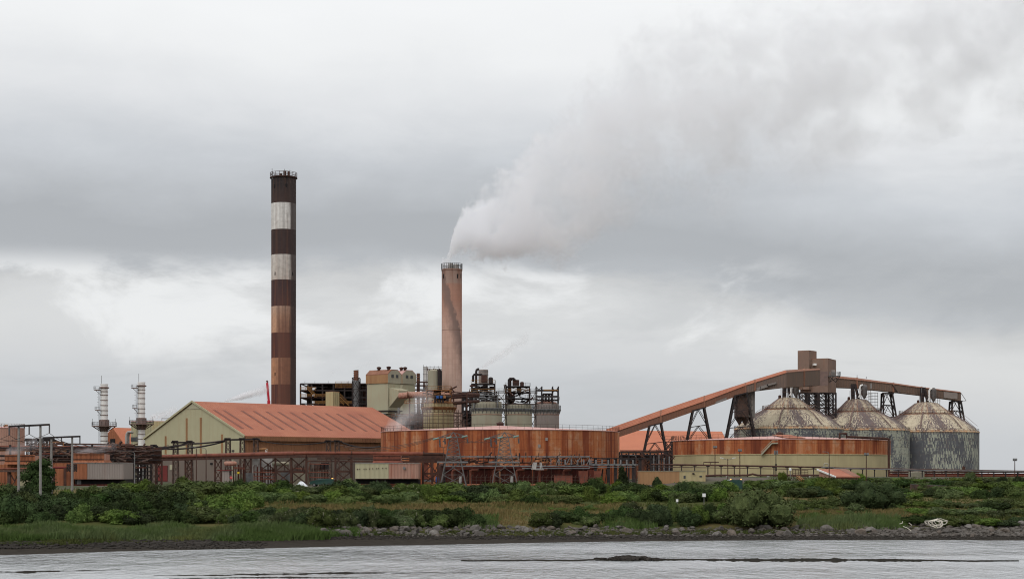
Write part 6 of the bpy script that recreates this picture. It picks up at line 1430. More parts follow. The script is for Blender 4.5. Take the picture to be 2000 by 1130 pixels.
# cable gantries
def gantry(px0, px1, py, Y, towers, label, ybot=888, hpx=3.2, slope=0):
    t = thing('cable_gantry', label, 'gantry', base(towers[0], Y), 'black cable gantries on lattice towers')
    mb = MB(); mb.beam(P(px0, py, Y), P(px1, py - slope, Y), 1.4, hpx / F * Y); mb.build('cable_tray', 'black', t)
    for px in towers:
        w0, w1 = 5.6, 3.9; g0 = gz(px, Y)
        lattice(t, sq(px - w0, px + w0, Y - .7, Y + .7, g0), sq(px - w1, px + w1, Y - .6, Y + .6, Z(py - slope * (px - px0) / (px1 - px0), Y)), 7, .17, .09, 'steel')
        MB().box(X(px - 5, Y), X(px + 5, Y), Y - .9, Y + .9, Z(py - hpx * .5, Y), Z(py - hpx * 1.2, Y)).build('cap', 'black', t)
    return t
gantry(335, 379, 863.5, 410, (342, 370), 'shorter black cable gantry in front of the gable, on two lattice towers'); gantry(438, 507, 858.5, 400, (444.5, 472.5, 499), 'longer black cable gantry on three lattice towers at the shed corner', slope=1.5)
gantry(634, 668, 861.5, 395, (641, 658), 'black cable gantry against the brown shed wall, right of the yard', hpx=2.2); gantry(49, 109, 859.5, 402, (56, 72, 86, 100), 'black cable gantry beside the far left tank', hpx=3.4); gantry(262, 308, 871, 408, (300,), 'low black cable gantry at the left corner of the shed', hpx=3)
def cable(p, q, sag, r, label, group, name='cable', mat='black', n=14):
    pts = [p.lerp(q, i / n) - Vector((0, 0, sag * 4 * (i / n) * (1 - i / n))) for i in range(n + 1)]
    return tag(MB().tube(pts, r, 5).build(name, mat, loc=p, smooth=60), label, 'cable', group)
cg = 'thick black cables slung between the gantries'
cable(P(304, 874, 408), P(372, 864, 410), .3, .28, 'thick black cable from the low gantry up to the shorter gantry', cg); cable(P(308, 875.5, 407), P(440, 861, 401), .7, .19, 'long thick cable sagging across the green gable', cg); cable(P(372, 866, 410), P(438, 860, 400), .15, .2, 'thick cable between the two gantries across the gable', cg)
cable(P(506, 859.5, 400), P(641, 862, 395), .8, .12, 'slack cable along the brown wall of the shed', cg); cable(P(667, 863, 395), P(743, 871, 394), .7, .2, 'slack cable from the last gantry towards the orange tank', cg); cable(P(-20, 868, 404), P(72, 863, 402), 1.2, .2, 'slack cable crossing the far left tank', cg); cable(P(109, 861, 402), P(206, 884, 400), .5, .35, 'heavy sloping cable tray run above the left pipe rack', cg); cable(P(206, 884, 400), P(262, 871, 408), .2, .5, 'heavy sloping cable run rising to the low gantry', cg)

# switchyard
t = thing('storage_vessel', 'horizontal orange vessel on thin legs in the yard in front of the shed', 'vessel', base(452, 345)); q0, q1 = P(440.5, 904.5, 345), P(459, 904.5, 345)
MB().tube([q0 - Vector((.25, 0, 0)), q0, q1, q1 + Vector((.35, 0, 0))], [.25, .46, .46, .25], 18).build('shell', 'pinkpanel', t, smooth=50)
for px in (445, 456): MB().beam(V3(base(px, 345), gz(px, 345)), P(px, 908, 345), .16).build('leg', 'rsteel', t)
t = thing('storage_vessel', 'horizontal grey green vessel half hidden by the trestle bracing', 'vessel', base(548, 350)); q0, q1 = P(534, 905, 350), P(561, 905, 350)
MB().tube([q0 - Vector((.25, 0, 0)), q0, q1, q1 + Vector((.35, 0, 0))], [.25, .42, .42, .25], 18).build('shell', 'greygreen', t, smooth=50)
for px in (540, 556): MB().beam(V3(base(px, 350), gz(px, 350)), P(px, 908, 350), .2).build('leg', 'steel', t)
t = thing('kiosk', 'small grey kiosk with a red roof edge below the orange vessel', 'kiosk', base(441, 343)); MB().box(X(434, 343), X(448, 343), 343, 345.5, gz(440, 343) - .2, Z(919, 343)).build('wall', 'greypanel', t); MB().box(X(425, 343), X(452, 343), 342.8, 345.7, Z(918.6, 343), Z(917, 343)).build('roof', 'reddoor', t); MB().box(X(448.5, 343), X(451, 343), 342.9, 343.4, Z(927, 343), Z(919, 343)).build('control_panel', 'black', t)
q = P(451.5, 932, 338); t = thing('stop_sign', 'round red stop sign on a post among the yard equipment', 'sign', base(451.5, 338)); MB().tube([q, q + Vector((0, -.05, 0))], .29, 8).build('plate', 'signred', t); MB().beam(V3(base(451.5, 338.1), gz(451, 338)), q, .07).build('post', 'gsteel', t)
def text(body, size, pos, mat, par):
    cu = bpy.data.curves.new('lettering', 'FONT'); cu.body = body; cu.size = size; cu.align_x = 'CENTER'; cu.align_y = 'CENTER'; cu.extrude = .004
    tmp_ = bpy.data.objects.new('lettering', cu); me = bpy.data.meshes.new_from_object(tmp_); bpy.data.objects.remove(tmp_); me.materials.clear(); me.materials.append(M[mat]); o = bpy.data.objects.new('lettering', me); COL.objects.link(o); o.parent = par; o.location = pos - Vector(par['_o']); o.rotation_euler = (R(90), 0, 0); return o
text('STOP', .2, q + Vector((0, -.06, 0)), 'signw', t)
q = P(465.5, 922.5, 340); t = thing('warning_sign', 'small yellow warning sign on the yard equipment cabinet', 'sign', q); MB().box(q.x - .2, q.x + .2, q.y, q.y + .05, q.z - .2, q.z + .2).build('plate', 'signyel', t); MB().box(q.x - .12, q.x + .12, q.y - .01, q.y - .002, q.z - .03, q.z + .04).build('mark', 'black', t)
t = thing('switchgear', 'outdoor switchgear of thin rusty posts and insulators before the shed', 'switchgear', base(500, 348))
for (px0, px1, Y, n) in ((457, 478, 347, 8), (495, 536, 348, 16), (572, 600, 350, 10), (604, 640, 349, 12)):
    for k in range(n):
        px = lerp(px0, px1, k / (n - 1)) + rq.uniform(-.6, .6); h_ = rq.uniform(903, 916); MB().beam(V3(base(px, Y + rq.uniform(0, 3)), gz(px, Y)), P(px, h_, Y), rq.choice((.1, .14, .2))).build('post', 'rsteel' if k % 3 else 'maroon', t)
mb = MB()
for (px0, px1, Y, ys) in ((457, 478, 347, (912, 914)), (495, 538, 348, (921, 929, 934)), (572, 605, 350, (914, 922)), (604, 643, 349, (899, 905, 921, 931))):
    mb = MB()
    for py in ys: mb.beam(P(px0, py, Y - .1), P(px1, py + 1, Y - .1), .16)
    mb.build('rail', 'pipe', t)
mb = MB()
for k in range(40): px = rq.uniform(456, 650); mb.beam(P(px, rq.uniform(900, 940), 351), P(px + rq.uniform(-6, 6), rq.uniform(900, 940), 351), .09)
mb.build('busbar', 'steel', t)
for px0, px1, py, mt in ((458, 474, 925, 'greygreen'), (480, 492, 923, 'gsteel'), (548, 570, 921, 'gsteel'), (573, 604, 923, 'greygreen')):
    mb = MB()
    for k in range(int((px1 - px0) / 2.4)): mb.box(X(px0 + k * 2.4, 349), X(px0 + k * 2.4 + 1.7, 349), 349, 350.6, gz(px0, 349), Z(py, 349))
    mb.build('radiator', mt, t)
for px0, px1, py0, py1, nm, mt in ((612, 624, 905, 918, 'cabinet', 'steel'), (626, 640, 903, 916, 'cabinet', 'black')): MB().box(X(px0, 349), X(px1, 349), 350, 352, Z(py1, 349), Z(py0, 349)).build(nm, mt, t)
t = thing('blast_wall', 'bare pale concrete wall standing behind the switchgear', 'wall', base(512, 356)); MB().prism(rect(493, 531, 356, 357), gz(510, 356) - .3, Z(893, 356)).build('wall', 'concrete', t); MB().prism(rect(492, 532, 355.9, 357.1), Z(893, 356), Z(892, 356)).build('coping', 'concrete', t)
q = base(588, 334); t = thing('tarpaulin', 'small white peaked tarpaulin above the shrubs by the trestle', 'tarpaulin', q); MB().add([q + Vector(v_) for v_ in ((-1.2, -.8, 0), (1.3, -.8, 0), (1.3, 1, 0), (-1.2, 1, 0), (-.15, 0, 1.05), (.35, .1, .95))], [(0, 1, 5, 4), (1, 2, 5), (2, 3, 4, 5), (3, 0, 4)]).build('sheet', 'tent', t); MB().beam(q + Vector((-.15, 0, 0)), q + Vector((-.15, 0, 1.05)), .06).build('pole', 'steel', t)
t = thing('floodlight', 'rusty curved pipe with a bright end above the trestle, at the shed corner', 'pipe', base(510, 405)); MB().tube([P(502, 884, 405), P(502, 877.5, 405), P(520, 876, 405), P(521, 880, 405)], .25, 6).build('pipe', 'ochre', t); MB().beam(P(520, 884, 405), P(520.5, 876, 405), .4).build('end_cap', 'white', t)
q = base(455, 410); t = thing('roof_cowl', 'small capped vent pipe standing before the gable between the gantries', 'vent', q); MB().lathe(q, [(.3, q.z), (.3, Z(880, 410))], 10).build('pipe', 'greygreen', t); MB().lathe(q, [(.5, Z(880, 410)), (.2, Z(878, 410))], 10).build('cap', 'black', t)
# parked vehicle roofs
def van(px, Y, label, body, length, h_, heading, beacon, zoff=0.0):
    q = base(px, Y) + Vector((0, 0, zoff)); t = thing('parked_van', label, 'van', q)
    rot = Matrix.Rotation(heading, 3, 'Z')
    def T(v_): return q + rot @ Vector(v_)
    L = length; w_ = .95
    prof = [(-L / 2, .45), (-L / 2, h_ - .1), (-L / 2 + .1, h_), (L / 2 - 1.7, h_), (L / 2 - .95, 1.2), (L / 2 - .1, 1.0), (L / 2, .75), (L / 2, .45)]
    mb = MB(); n = len(prof); mb.add([T((x, -w_ * (1 if z < 1.25 else .9), z)) for x, z in prof] + [T((x, w_ * (1 if z < 1.25 else .9), z)) for x, z in prof], [tuple(range(n))[::-1], tuple(range(n, 2 * n))] + [(i, (i + 1) % n, (i + 1) % n + n, i + n) for i in range(n)])
    mb.build('body', body, t)
    mb = MB(); a, b = L / 2 - 1.62, L / 2 - 1.0; mb.add([T((b, -.8, 1.26)), T((b, .8, 1.26)), T((a, .72, h_ - .06)), T((a, -.72, h_ - .06))], [(0, 1, 2, 3)]); mb.v = [(x + .03, y, z + .03) for x, y, z in mb.v]; mb.build('windscreen', 'glass', t)
    for s in (-1, 1):
        mb = MB(); mb.add([T((L / 2 - 2.3, s * .97, 1.28)), T((L / 2 - 1.15, s * .97, 1.28)), T((L / 2 - 1.75, s * .9, h_ - .12)), T((L / 2 - 2.3, s * .9, h_ - .12))], [(0, 1, 2, 3)]); mb.build('side_window', 'glass', t)
        for x in (-L / 2 + .9, L / 2 - .85): w2 = MB().tube([T((x, s * .75, .34)), T((x, s * .97, .34))], .34, 16).build('wheel', 'tyre', t); MB().tube([T((x, s * .9, .34)), T((x, s * .985, .34))], .19, 12).build('rim', 'gsteel', w2)
        MB().beam(T((L / 2 + .01, s * .62, .72)), T((L / 2 + .01, s * .85, .72)), .14).build('headlight', 'white', t)
    for x in beacon: MB().beam(T((x, -.35, h_ + .08)), T((x, .35, h_ + .08)), .16).build('beacon', 'beacon', t)
    return t
van(1426, 303, 'dark green van with silver cab and lit amber beacons behind the largest bush', 'vgreen', 4.2, 2.15, R(168), (-.1, -1.9))
t_v = bpy.context.scene.objects
van(630, 332, 'pale van whose roof just shows over the shrubs under the trestle', 'vgreen', 4.6, 1.5, R(175), (-1.9,))
# green van: silver cab panel
for o_ in list(bpy.data.objects):
    if o_.name == 'parked_van':
        q = Vector(o_['_o']); rot = Matrix.Rotation(R(168), 3, 'Z'); mb = MB()
        cabp = [(.42, 1.0), (.42, 2.19), (.30, 2.19), (1.2, 1.23), (2.0, 1.03), (2.12, .8), (2.12, .5), (.42, .5)]
        cabp = [(-.1, .5), (-.1, 2.17), (.42, 2.17), (1.17, 1.22), (2.02, 1.02), (2.13, .76), (2.13, .5)]
        n = len(cabp); mb.add([q + rot @ Vector((x, -(.98 if z < 1.25 else .885), z)) for x, z in cabp] + [q + rot @ Vector((x, (.98 if z < 1.25 else .885), z)) for x, z in cabp], [tuple(range(n))[::-1], tuple(range(n, 2 * n))] + [(i, (i + 1) % n, (i + 1) % n + n, i + n) for i in range(n)]); mb.build('cab', 'vsilver', o_)

# ---- lattice pylons
def pylon(pxc, label):
    Y = 318; c = base(pxc, Y); t = thing('pylon', label, 'pylon', c, 'twin lattice pylons before the orange tank')
    x = lambda d: X(pxc + d, Y); zg_ = c.z
    S = lambda d, dy, z: [(x(-d), Y - dy, z), (x(d), Y - dy, z), (x(d), Y + dy, z), (x(-d), Y + dy, z)]
    z1, z2, z3 = Z(902, Y), Z(853, Y), Z(843.5, Y)
    lattice(t, S(25.5, 2.0, zg_), S(15.5, 1.3, z1), 2, .16, .09, 'pylon', 'leg', 'bracing'); lattice(t, S(15.5, 1.3, z1), S(7, .6, z2), 6, .15, .075, 'pylon', 'leg', 'bracing')
    mb = MB()
    for p in S(7, .6, z2): mb.beam(p, (x(0), Y, z3), .13)
    mb.build('peak', 'pylon', t)
    mb = MB()
    for dy in (-.6, .6): mb.beam((x(-30), Y, z2 - .1), (x(-7), Y + dy, z2), .16); mb.beam((x(28), Y, z2 + .1), (x(7), Y + dy, z2), .16); mb.beam((x(-7), Y + dy, z2), (x(7), Y + dy, z2), .16)
    mb.beam((x(-30), Y, z2 - .1), (x(0), Y, z3), .1); mb.beam((x(28), Y, z2 + .1), (x(0), Y, z3), .1)
    for k in (-22, -15, 15, 21): mb.beam((x(k), Y, z2), (x(k * .62), Y, lerp(z3, z2, abs(k) * .62 / 30)), .08); mb.beam((x(k), Y, z2), (x(k * .85 - 1), Y, lerp(z3, z2, abs(k) * .85 / 30)), .08)
    mb.build('crossarm', 'pylon', t)
    MB().box(x(-31), x(29), Y - 1.5, Y - 1.2, z1 - .15, z1 + .15).build('platform_beam', 'gsteel', t)
    for a, b, dz in ((-39, -29, -.2), (-13, -4, 0), (17, 27, .2)): MB().tube([(x(a), Y - 1.2, z2 - .1 + dz - .15), (x(b), Y - .6, z2 + dz)], .16, 8).build('insulator', 'insul', t)
    for d, y0, y1 in ((-27, 856, 872), (-17, 856, 867), (27, 855, 865), (-20, 862, 860)): MB().tube([P(pxc + d, y0, Y), P(pxc + d + 1, y1, Y)], .14, 6).build('insulator', 'dinsul', t)
    MB().tube([P(pxc - 27, 872, Y), P(pxc - 19, 873, Y), P(pxc - 12, 871, Y)], .05, 5).build('jumper', 'steel', t); MB().tube([P(pxc - 19, 873, Y), P(pxc - 19, 902, Y)], .05, 5).build('downlead', 'steel', t)
    MB().lathe((x(14), Y - 1.5), [(.28, zg_), (.28, Z(930, Y)), (.1, Z(929, Y))], 10).build('riser_tube', 'concrete', t)
pylon(885.5, 'lattice pylon nearer the trestle end, standing before the orange tank'); pylon(985.5, 'lattice pylon further from the trestle, in front of the dark cooling cells')

# ---- H-frame power poles
def hframe(pa, pb, arm, ya, yb, Yp, label, ins):
    t = thing('power_pole_frame', label, 'power pole', base(pa[0], Yp), 'portal frames of wooden power poles')
    for px, pyt in (pa, pb):
        q = base(px, Yp); MB().tube([q - Vector((0, 0, .5)), P(px, pyt, Yp)], [.205, .155], 10).build('pole', 'timber', t, smooth=50)
    mb = MB(); mb.beam(P(arm[0], ya, Yp - .2), P(arm[1], yb, Yp - .2), .22, .26); mb.build('crossarm', 'black', t)
    for px, y0, y1 in ins: MB().tube([P(px, y0, Yp - .2), P(px, y1, Yp - .2)], .1, 8).build('insulator', 'dinsul', t); MB().beam(P(px - 1.2, y1, Yp - .2), P(px + 1.2, y1, Yp - .2), .06).build('clamp', 'steel', t)
hframe((36.5, 831), (79, 828.5), (17, 97), 832.5, 828.5, 236, 'nearer and taller portal frame of two wooden poles, left of the dark tree', ((18, 833, 849), (57, 831, 847), (96.5, 829, 845)))
hframe((100.5, 852.5), (141, 851), (83, 157), 854.5, 851.5, 262, 'shorter portal frame of two wooden poles, in front of the grey clad building', ((84, 855, 866), (120, 853, 862), (156, 852, 867)))
wg = 'thin power lines on the pole frames'
for k, (px, py) in enumerate(((18, 849), (57, 847), (96.5, 845))):
    lb = ('first', 'middle', 'last')[k]
    cable(P(px, py, 236), P(px - 95, py + 12, 230), .6, .035, 'thin power line leaving the taller pole frame away from the plant', wg, 'power_line', 'steel'); 
    cable(P(px, py, 236), P((84, 120, 156)[k], (866, 862, 867)[k], 262), .5, .035, 'thin power line spanning between the two pole frames', wg, 'power_line', 'steel')
    cable(P((84, 120, 156)[k], (866, 862, 867)[k], 262), P((300, 330, 372)[k], (873, 868, 864)[k], 400), 1.5, .045, 'thin power line from the shorter pole frame to the plant gantries', wg, 'power_line', 'steel')
for k, py in enumerate((866, 862, 860)): cable(P(847 + k * 3, 853.5 + k * .4, 318), P(662 + k * 10, 868 + k * 4, 392), 1.2, .045, 'thin power line from the pylon arm across the brown shed wall', 'thin power lines from the first pylon', 'power_line', 'steel')
for k in range(3): cable(P(885 + k * 14 - 12, 854, 318), P(947 + k * 19, 854.5, 318), .9, .04, 'thin power line slung between the two lattice pylons', 'thin power lines between the pylons', 'power_line', 'steel')

# ---- right-hand elevated pipe rack
t = thing('pipe_rack', 'long low elevated pipe rack on tee posts in front of the tan tank and silos', 'rack', base(1600, 342))
Yr = lambda px: interp([(1272, 350), (1620, 345), (2060, 338)], px)
yr = lambda px: interp([(1272, 906.3), (1420, 908.5), (1560, 911), (1606, 911.5), (1640, 913), (1800, 916), (2060, 920.5)], px)
pxs = [1272, 1340, 1420, 1500, 1560, 1606, 1640, 1720, 1800, 1900, 2060]
def rrun(dy, r, mat, p0=1272, p1=2060, dY=0):
    return MB().tube([P(p, yr(p) + dy, Yr(p) + dY) for p in pxs if p0 <= p <= p1], r, 8).build('pipe', mat, t, smooth=60)
rrun(0, .14, 'rsteel'); rrun(.2, .12, 'maroon', dY=.9); rrun(1.2, .09, 'gsteel', 1606, 2060, -.3)
rrun(4.6, .07, 'steel', 1272, 1606); rrun(-.8, .1, 'rsteel', 1272, 1560, .5)
px = 1331.0
while px < 2050:
    Y = Yr(px); hb = base(px, Y)
    o_ = MB().beam(hb - Vector((0, 0, .3)), P(px, yr(px) + 1.6, Y), .19).build('post', 'black', t)
    mb = MB(); mb.beam(P(px - 3.8, yr(px) + 1.8, Y), P(px + 3.8, yr(px) + 1.8, Y), .3, .12); mb.beam(P(px - 2, yr(px) + 2.3, Y), P(px + 2, yr(px) + 2.3, Y), .25, .1); mb.build('tee_head', 'black', o_)
    px += 25.8 if px < 1600 else 23.3
t = thing('ground_pipe', 'dark rusty pipeline on the ground beneath the tee posts', 'pipe', base(1500, 346)); MB().tube([V3(base(p, 343), gz(p, 343) + (.35 if p != 1470 else .6)) for p in (1325, 1400, 1460, 1470, 1480, 1560, 1600)], .2, 8).build('pipe', 'rsteel', t)
for px in (1350, 1420, 1500, 1580): MB().beam(base(px, 343.1), base(px, 343.1) + Vector((0, 0, .3)), .5).build('support', 'concrete', t)
t = thing('ground_pipe', 'stacked dark pipes on the ground in front of the end silo', 'pipe', base(1850, 352))
for k, (dz, mt) in enumerate(((.9, 'rsteel'), (.45, 'maroon'), (.1, 'pipe'))): MB().tube([V3(base(p, 352), gz(p, 352) + dz + .1) for p in (1736, 1800, 1880, 2060)], .17, 8).build('pipe', mt, t)
for px in range(1750, 2050, 30): MB().beam(base(px, 352.4), base(px, 352.4) + Vector((0, 0, 1.2)), .14).build('support', 'black', t)
t = thing('pipe_loop', 'pale pipe expansion loop on top of the rack by the hut', 'pipe', P(1613, 912, 344)); MB().tube([P(1609.5, 912, 344), P(1609.5, 905.5, 344), P(1610.5, 904.5, 344), P(1616, 904.5, 344), P(1617, 905.5, 344), P(1619, 911, 344)], .13, 8).build('pipe', 'greygreen', t); MB().box(X(1605, 344), X(1628, 344), 343.6, 344.6, Z(912.3, 344), Z(911, 344)).build('deck', 'gsteel', t)
t = thing('vent_bend', 'short dark pipe bend standing on the rack near its far end', 'pipe', P(1882, 918, 341)); MB().tube([P(1881, 918, 341), P(1881, 912, 341), P(1882, 910, 341), P(1883.5, 911, 341), P(1883.5, 918, 341)], .2, 8).build('pipe', 'rsteel', t)
# steelwork between the two big tanks
t = thing('process_structure', 'dark rusty pipe frames and conveyor supports between the two big tanks', 'structure', base(1260, 380))
frame_building(t, 1214, 1312, 376, 384, (882, 888, 896, 906), 8, gz(1260, 380), .3, 'black')
for py, rp, mt in ((879.5, 1.2, 'rsteel'), (884.5, .8, 'ochre'), (890, 2.2, 'black'), (893, 1.5, 'rsteel'), (899, 1.5, 'steel'), (903, 1.2, 'rsteel')): pipe_run(t, [(1211, py, 377), (1285 if py > 884 else 1312, py, 377)], rp, mt)
mb = MB()
for k in range(60): px = rq.uniform(1238, 1310); py = rq.uniform(885, 918); q = P(px, py, 375.5); mb.tube([q, q + Vector((rq.uniform(-1.4, 1.4), 0, rq.uniform(-1.4, 1.4)))], rq.uniform(.06, .18), 5)
mb.build('pipework', 'rsteel', t)
for k in range(8): px = 1272 + k * 5; MB().beam(P(px, 920, 375), P(px, rq.uniform(886, 895), 375), .2).build('post', 'gsteel' if k % 2 else 'black', t)
MB().tube([V3(base(1255, 374), gz(1255, 374)), P(1255, 898, 374)], .42, 10).build('riser', 'rsteel', t)
t = thing('stair_tower', 'dark zigzag stair tower at the left side of the two tone tank', 'stairs', base(1308, 400)); lattice(t, sq(1300, 1313, 400, 403, gz(1308, 400)), sq(1300, 1313, 400, 403, Z(862, 400)), 4, .25, .16, 'black')
mb = MB()
for k in range(4): a, b = P(1301 if k % 2 else 1313, 864 + k * 13, 399.6), P(1313 if k % 2 else 1301, 877 + k * 13, 399.6); mb.beam(a, b, .5, .22)
mb.build('stair', 'rsteel', t); MB().rail([P(1299, 862, 399.5), P(1315, 862, 399.5)], 1.2, .08, 1).build('railing', 'steel', t)
mb = MB(); c_ = P(1325, 862, 415); 
for k in range(9): a = math.pi * k / 8; mb.beam(c_ + Vector((2.6 * math.cos(a), 0, 0)), c_ + Vector((1.0 * math.cos(a), 0, 1.4)), .07)
mb.rail([P(1312, 861, 413), P(1338, 861, 413)], .9, .06, .8); o_ = thing('walkway_cage', 'small caged walkway on the rim of the two tone tank, near the stair tower', 'cage', c_); mb.build('cage', 'rsteel', o_)
MB().box(X(1312, 414), X(1338, 414), 413, 415, Z(862, 414), Z(861.5, 414)).build('deck', 'rsteel', o_)
# low yard buildings
t = thing('store_shed', 'low flat store clad half brown and half tan, left of the green van', 'shed', base(1315, 322)); Y = 322
MB().box(X(1250, Y), X(1327, Y) - .01, Y, Y + 6, gz(1290, Y) - .8, Z(919.5, Y)).build('cladding', 'brownsheet', t); MB().box(X(1327, Y) + .01, X(1378, Y), Y + .02, Y + 6, gz(1350, Y) - .8, Z(919.5, Y)).build('cladding', 'tan', t); MB().box(X(1249.5, Y), X(1378.5, Y), Y - .1, Y + 6.1, Z(919.5, Y), Z(918.7, Y)).build('roof', 'greygreen', t)
for px0, px1, py0, py1 in ((1335, 1339, 928, 934), (1366, 1371, 928, 931)): MB().box(X(px0, Y), X(px1, Y), Y - .05, Y + .02, Z(py1, Y), Z(py0, Y)).build('window', 'glass', t)
MB().tube([P(1353, 924, Y), P(1355, 924, Y - .3), P(1356, 925, Y - .4)], .14, 8).build('lamp', 'black', t)
t = thing('hut', 'small hut with a sloping orange roof and pale end wall on the shrub slope', 'hut', base(1640, 318)); Y = 318
A_, B_ = Vector((X(1600, 324), 324)), Vector((X(1632, 316), 316)); C_, D_ = Vector((X(1676, 319), 319)), Vector((X(1650, 327), 327)); zb_ = gz(1630, 318) - .8; zA_, zB_ = Z(918.3, 324), Z(930.5, 316)
MB().add([V3(A_, zb_), V3(B_, zb_), V3(C_, zb_), V3(D_, zb_), V3(A_, zA_), V3(B_, zB_), V3(C_, zB_), V3(D_, zA_)], [(0, 1, 5, 4), (1, 2, 6, 5), (2, 3, 7, 6), (3, 0, 4, 7)]).build('wall', 'pinkpanel', t)
h3 = Vector((0, 0, .22)); oA = Vector((-.5, 0, .05)); q = [V3(A_, zA_) + Vector((-.3, .2, .08)), V3(B_, zB_) + Vector((.0, -.5, -.15)), V3(C_, zB_) + Vector((.3, -.5, -.15)), V3(D_, zA_) + Vector((.3, .2, .08))]
rf = MB().hexa(q + [p + h3 for p in q]).build('roof', 'roofred', t); MB().beam(q[0] + h3 * .6 + Vector((-.08, -.05, 0)), q[1] + h3 * .6 + Vector((-.08, -.05, 0)), .14, .3).build('verge', 'white', rf)
MB().hexa([q[0].lerp(q[3], .72) + h3 * 1.02, q[1].lerp(q[2], .72) + h3 * 1.02, q[2] + h3 * 1.02, q[3] + h3 * 1.02] + [q[0].lerp(q[3], .72) + h3 * 1.15, q[1].lerp(q[2], .72) + h3 * 1.15, q[2] + h3 * 1.15, q[3] + h3 * 1.15]).build('roof_sheet', 'ridge', rf)
c = base(1790, 345); t = thing('storage_tank', 'small squat green tank behind the rack posts in front of the end silo', 'tank', c); MB().lathe(c, [(1.55, c.z - .3), (1.55, Z(921.5, 345)), (1.3, Z(920.5, 345)), (.2, Z(919.8, 345))], 32).build('shell', 'greygreen', t, smooth=30); MB().ring_rail(c, 1.5, Z(921.5, 345), .5, 16, .04).build('railing', 'gsteel', t)
t = thing('sheet_pile_wall', 'low grey sheet pile wall on the slope below the end silo', 'wall', base(1845, 306))
mb = MB()
for k in range(36): px = 1780 + k * 3.6; q = base(px, 306); mb.box(q.x - .15, q.x + .15, 306 - .12 * (k % 2), 306.4, q.z - .8, Z(945 + (px - 1780) * .045, 306))
mb.build('sheet', 'steel', t); MB().beam(P(1779, 945, 306.2), P(1910, 950.8, 306.2), .4, .08).build('capping', 'gsteel', t)
t = thing('handrail', 'yellow handrail of steps running down the bank beside the tan tank', 'railing', base(1562, 322)); mb = MB()
for o_ in (0, 1.2): a, b = P(1556, 928, 324 - o_ * .3) + Vector((o_ * .3, 0, 0)), P(1566, 936, 318 - o_ * .3) + Vector((o_ * .3, 0, 0)); mb.beam(a, b, .12); mb.beam(a - Vector((0, 0, .4)), b - Vector((0, 0, .4)), .1)
mb.build('rail', 'yellow', t); MB().beam(P(1556, 928, 324) , P(1556, 938, 324), .08).build('post', 'yellow', t); MB().beam(P(1566, 936, 318), P(1566, 946, 318), .08).build('post', 'yellow', t)
t = thing('equipment_frame', 'low rusty equipment frame with railings by the white drum, under the rack', 'frame', base(1557, 335)); mb = MB(); mb.rail([P(1548, 927, 334), P(1578, 928, 334)], 1.0, .09, .5, 3); mb.build('railing', 'rsteel', t); MB().box(X(1548, 334), X(1580, 334), 334, 336, Z(930, 334), Z(927.5, 334)).build('platform', 'rsteel', t); MB().beam(base(1550, 335), P(1550, 929, 335), .2).build('leg', 'black', t); MB().beam(base(1578, 335), P(1578, 929, 335), .2).build('leg', 'black', t)
q = P(1543.5, 916, 330); t = thing('dish_post', 'small blue and white round drum on a post beside the bush under the rack', 'post', base(1543.5, 330)); MB().lathe((q.x, q.y), [(.1, q.z - .3), (.24, q.z - .2), (.24, q.z + .15), (.1, q.z + .25)], 12).build('drum', 'signw', t); MB().beam(base(1543.5, 330), q - Vector((0, 0, .25)), .1).build('post', 'gsteel', t)
t = thing('pipe_goalpost', 'thin dark pipe goalpost in front of the tan band of the tank', 'frame', base(1388, 350)); MB().tube([P(1374, 906, 349), P(1374, 902, 349), P(1404, 902, 349)], .09, 6).build('pipe', 'rsteel', t); MB().beam(P(1388, 902, 349), P(1388, 907, 349), .09).build('post', 'rsteel', t)
# lamp posts
def lamp_post(px, py_top, Y, kind, label, mat='rsteel', gr_='lamp posts along the plant road'):
    q = base(px, Y); t = thing('lamp_post', label, 'lamp post', q, gr_); tp = P(px, py_top, Y)
    MB().tube([q - Vector((0, 0, .3)), tp], [.11, .07], 8).build('post', mat, t)
    if kind == 'double':
        for s in (-1, 1): MB().tube([tp - Vector((0, 0, .25)), tp + Vector((s * .9, 0, .05)), tp + Vector((s * 1.25, 0, .1))], .045, 6).build('arm', 'gsteel', t); MB().beam(tp + Vector((s * .8, 0, .1)), tp + Vector((s * 1.45, 0, .18)), .2, .12).build('lamp_head', 'white', t)
    elif kind == 'flood':
        for s in (-.22, .22): MB().beam(tp + Vector((s - .17, -.15, .05)), tp + Vector((s + .17, -.15, .05)), .3, .42).build('lamp_head', 'gsteel', t)
        MB().beam(tp + Vector((-.4, 0, -.2)), tp + Vector((.4, 0, -.2)), .08).build('bracket', 'black', t)
    elif kind == 'box':
        for s in (-.25, .25): MB().box(tp.x + s - .13, tp.x + s + .13, Y - .2, Y + .1, tp.z - .7, tp.z + .1).build('lamp_head', 'gsteel', t)
        MB().beam(tp + Vector((0, -.1, -4)), tp + Vector((0, -.1, -2.6)), .32).build('control_box', 'black', t)
    else:
        s = -1 if kind == 'l' else 1
        MB().tube([tp, tp + Vector((s * .25, 0, .35)), tp + Vector((s * .8, 0, .42))], .05, 6).build('arm', 'gsteel', t); MB().beam(tp + Vector((s * .7, 0, .42)), tp + Vector((s * 1.2, 0, .4)), .18, .1).build('lamp_head', 'gsteel', t)
    return t
lamp_post(1396.5, 872.5, 352, 'flood', 'rust coloured lamp post with round floodlight nearest the conveyor, before the tan tank')
lamp_post(1445, 879, 350, 'flood', 'rust coloured lamp post with twin floodlights before the tan tank, behind the green van')
lamp_post(1421.5, 895, 322, 'double', 'double armed lamp post rising right by the green van')
lamp_post(1515.5, 880, 352, 'box', 'dark mast with hanging box lights below the stair of the two tone tank', 'black')
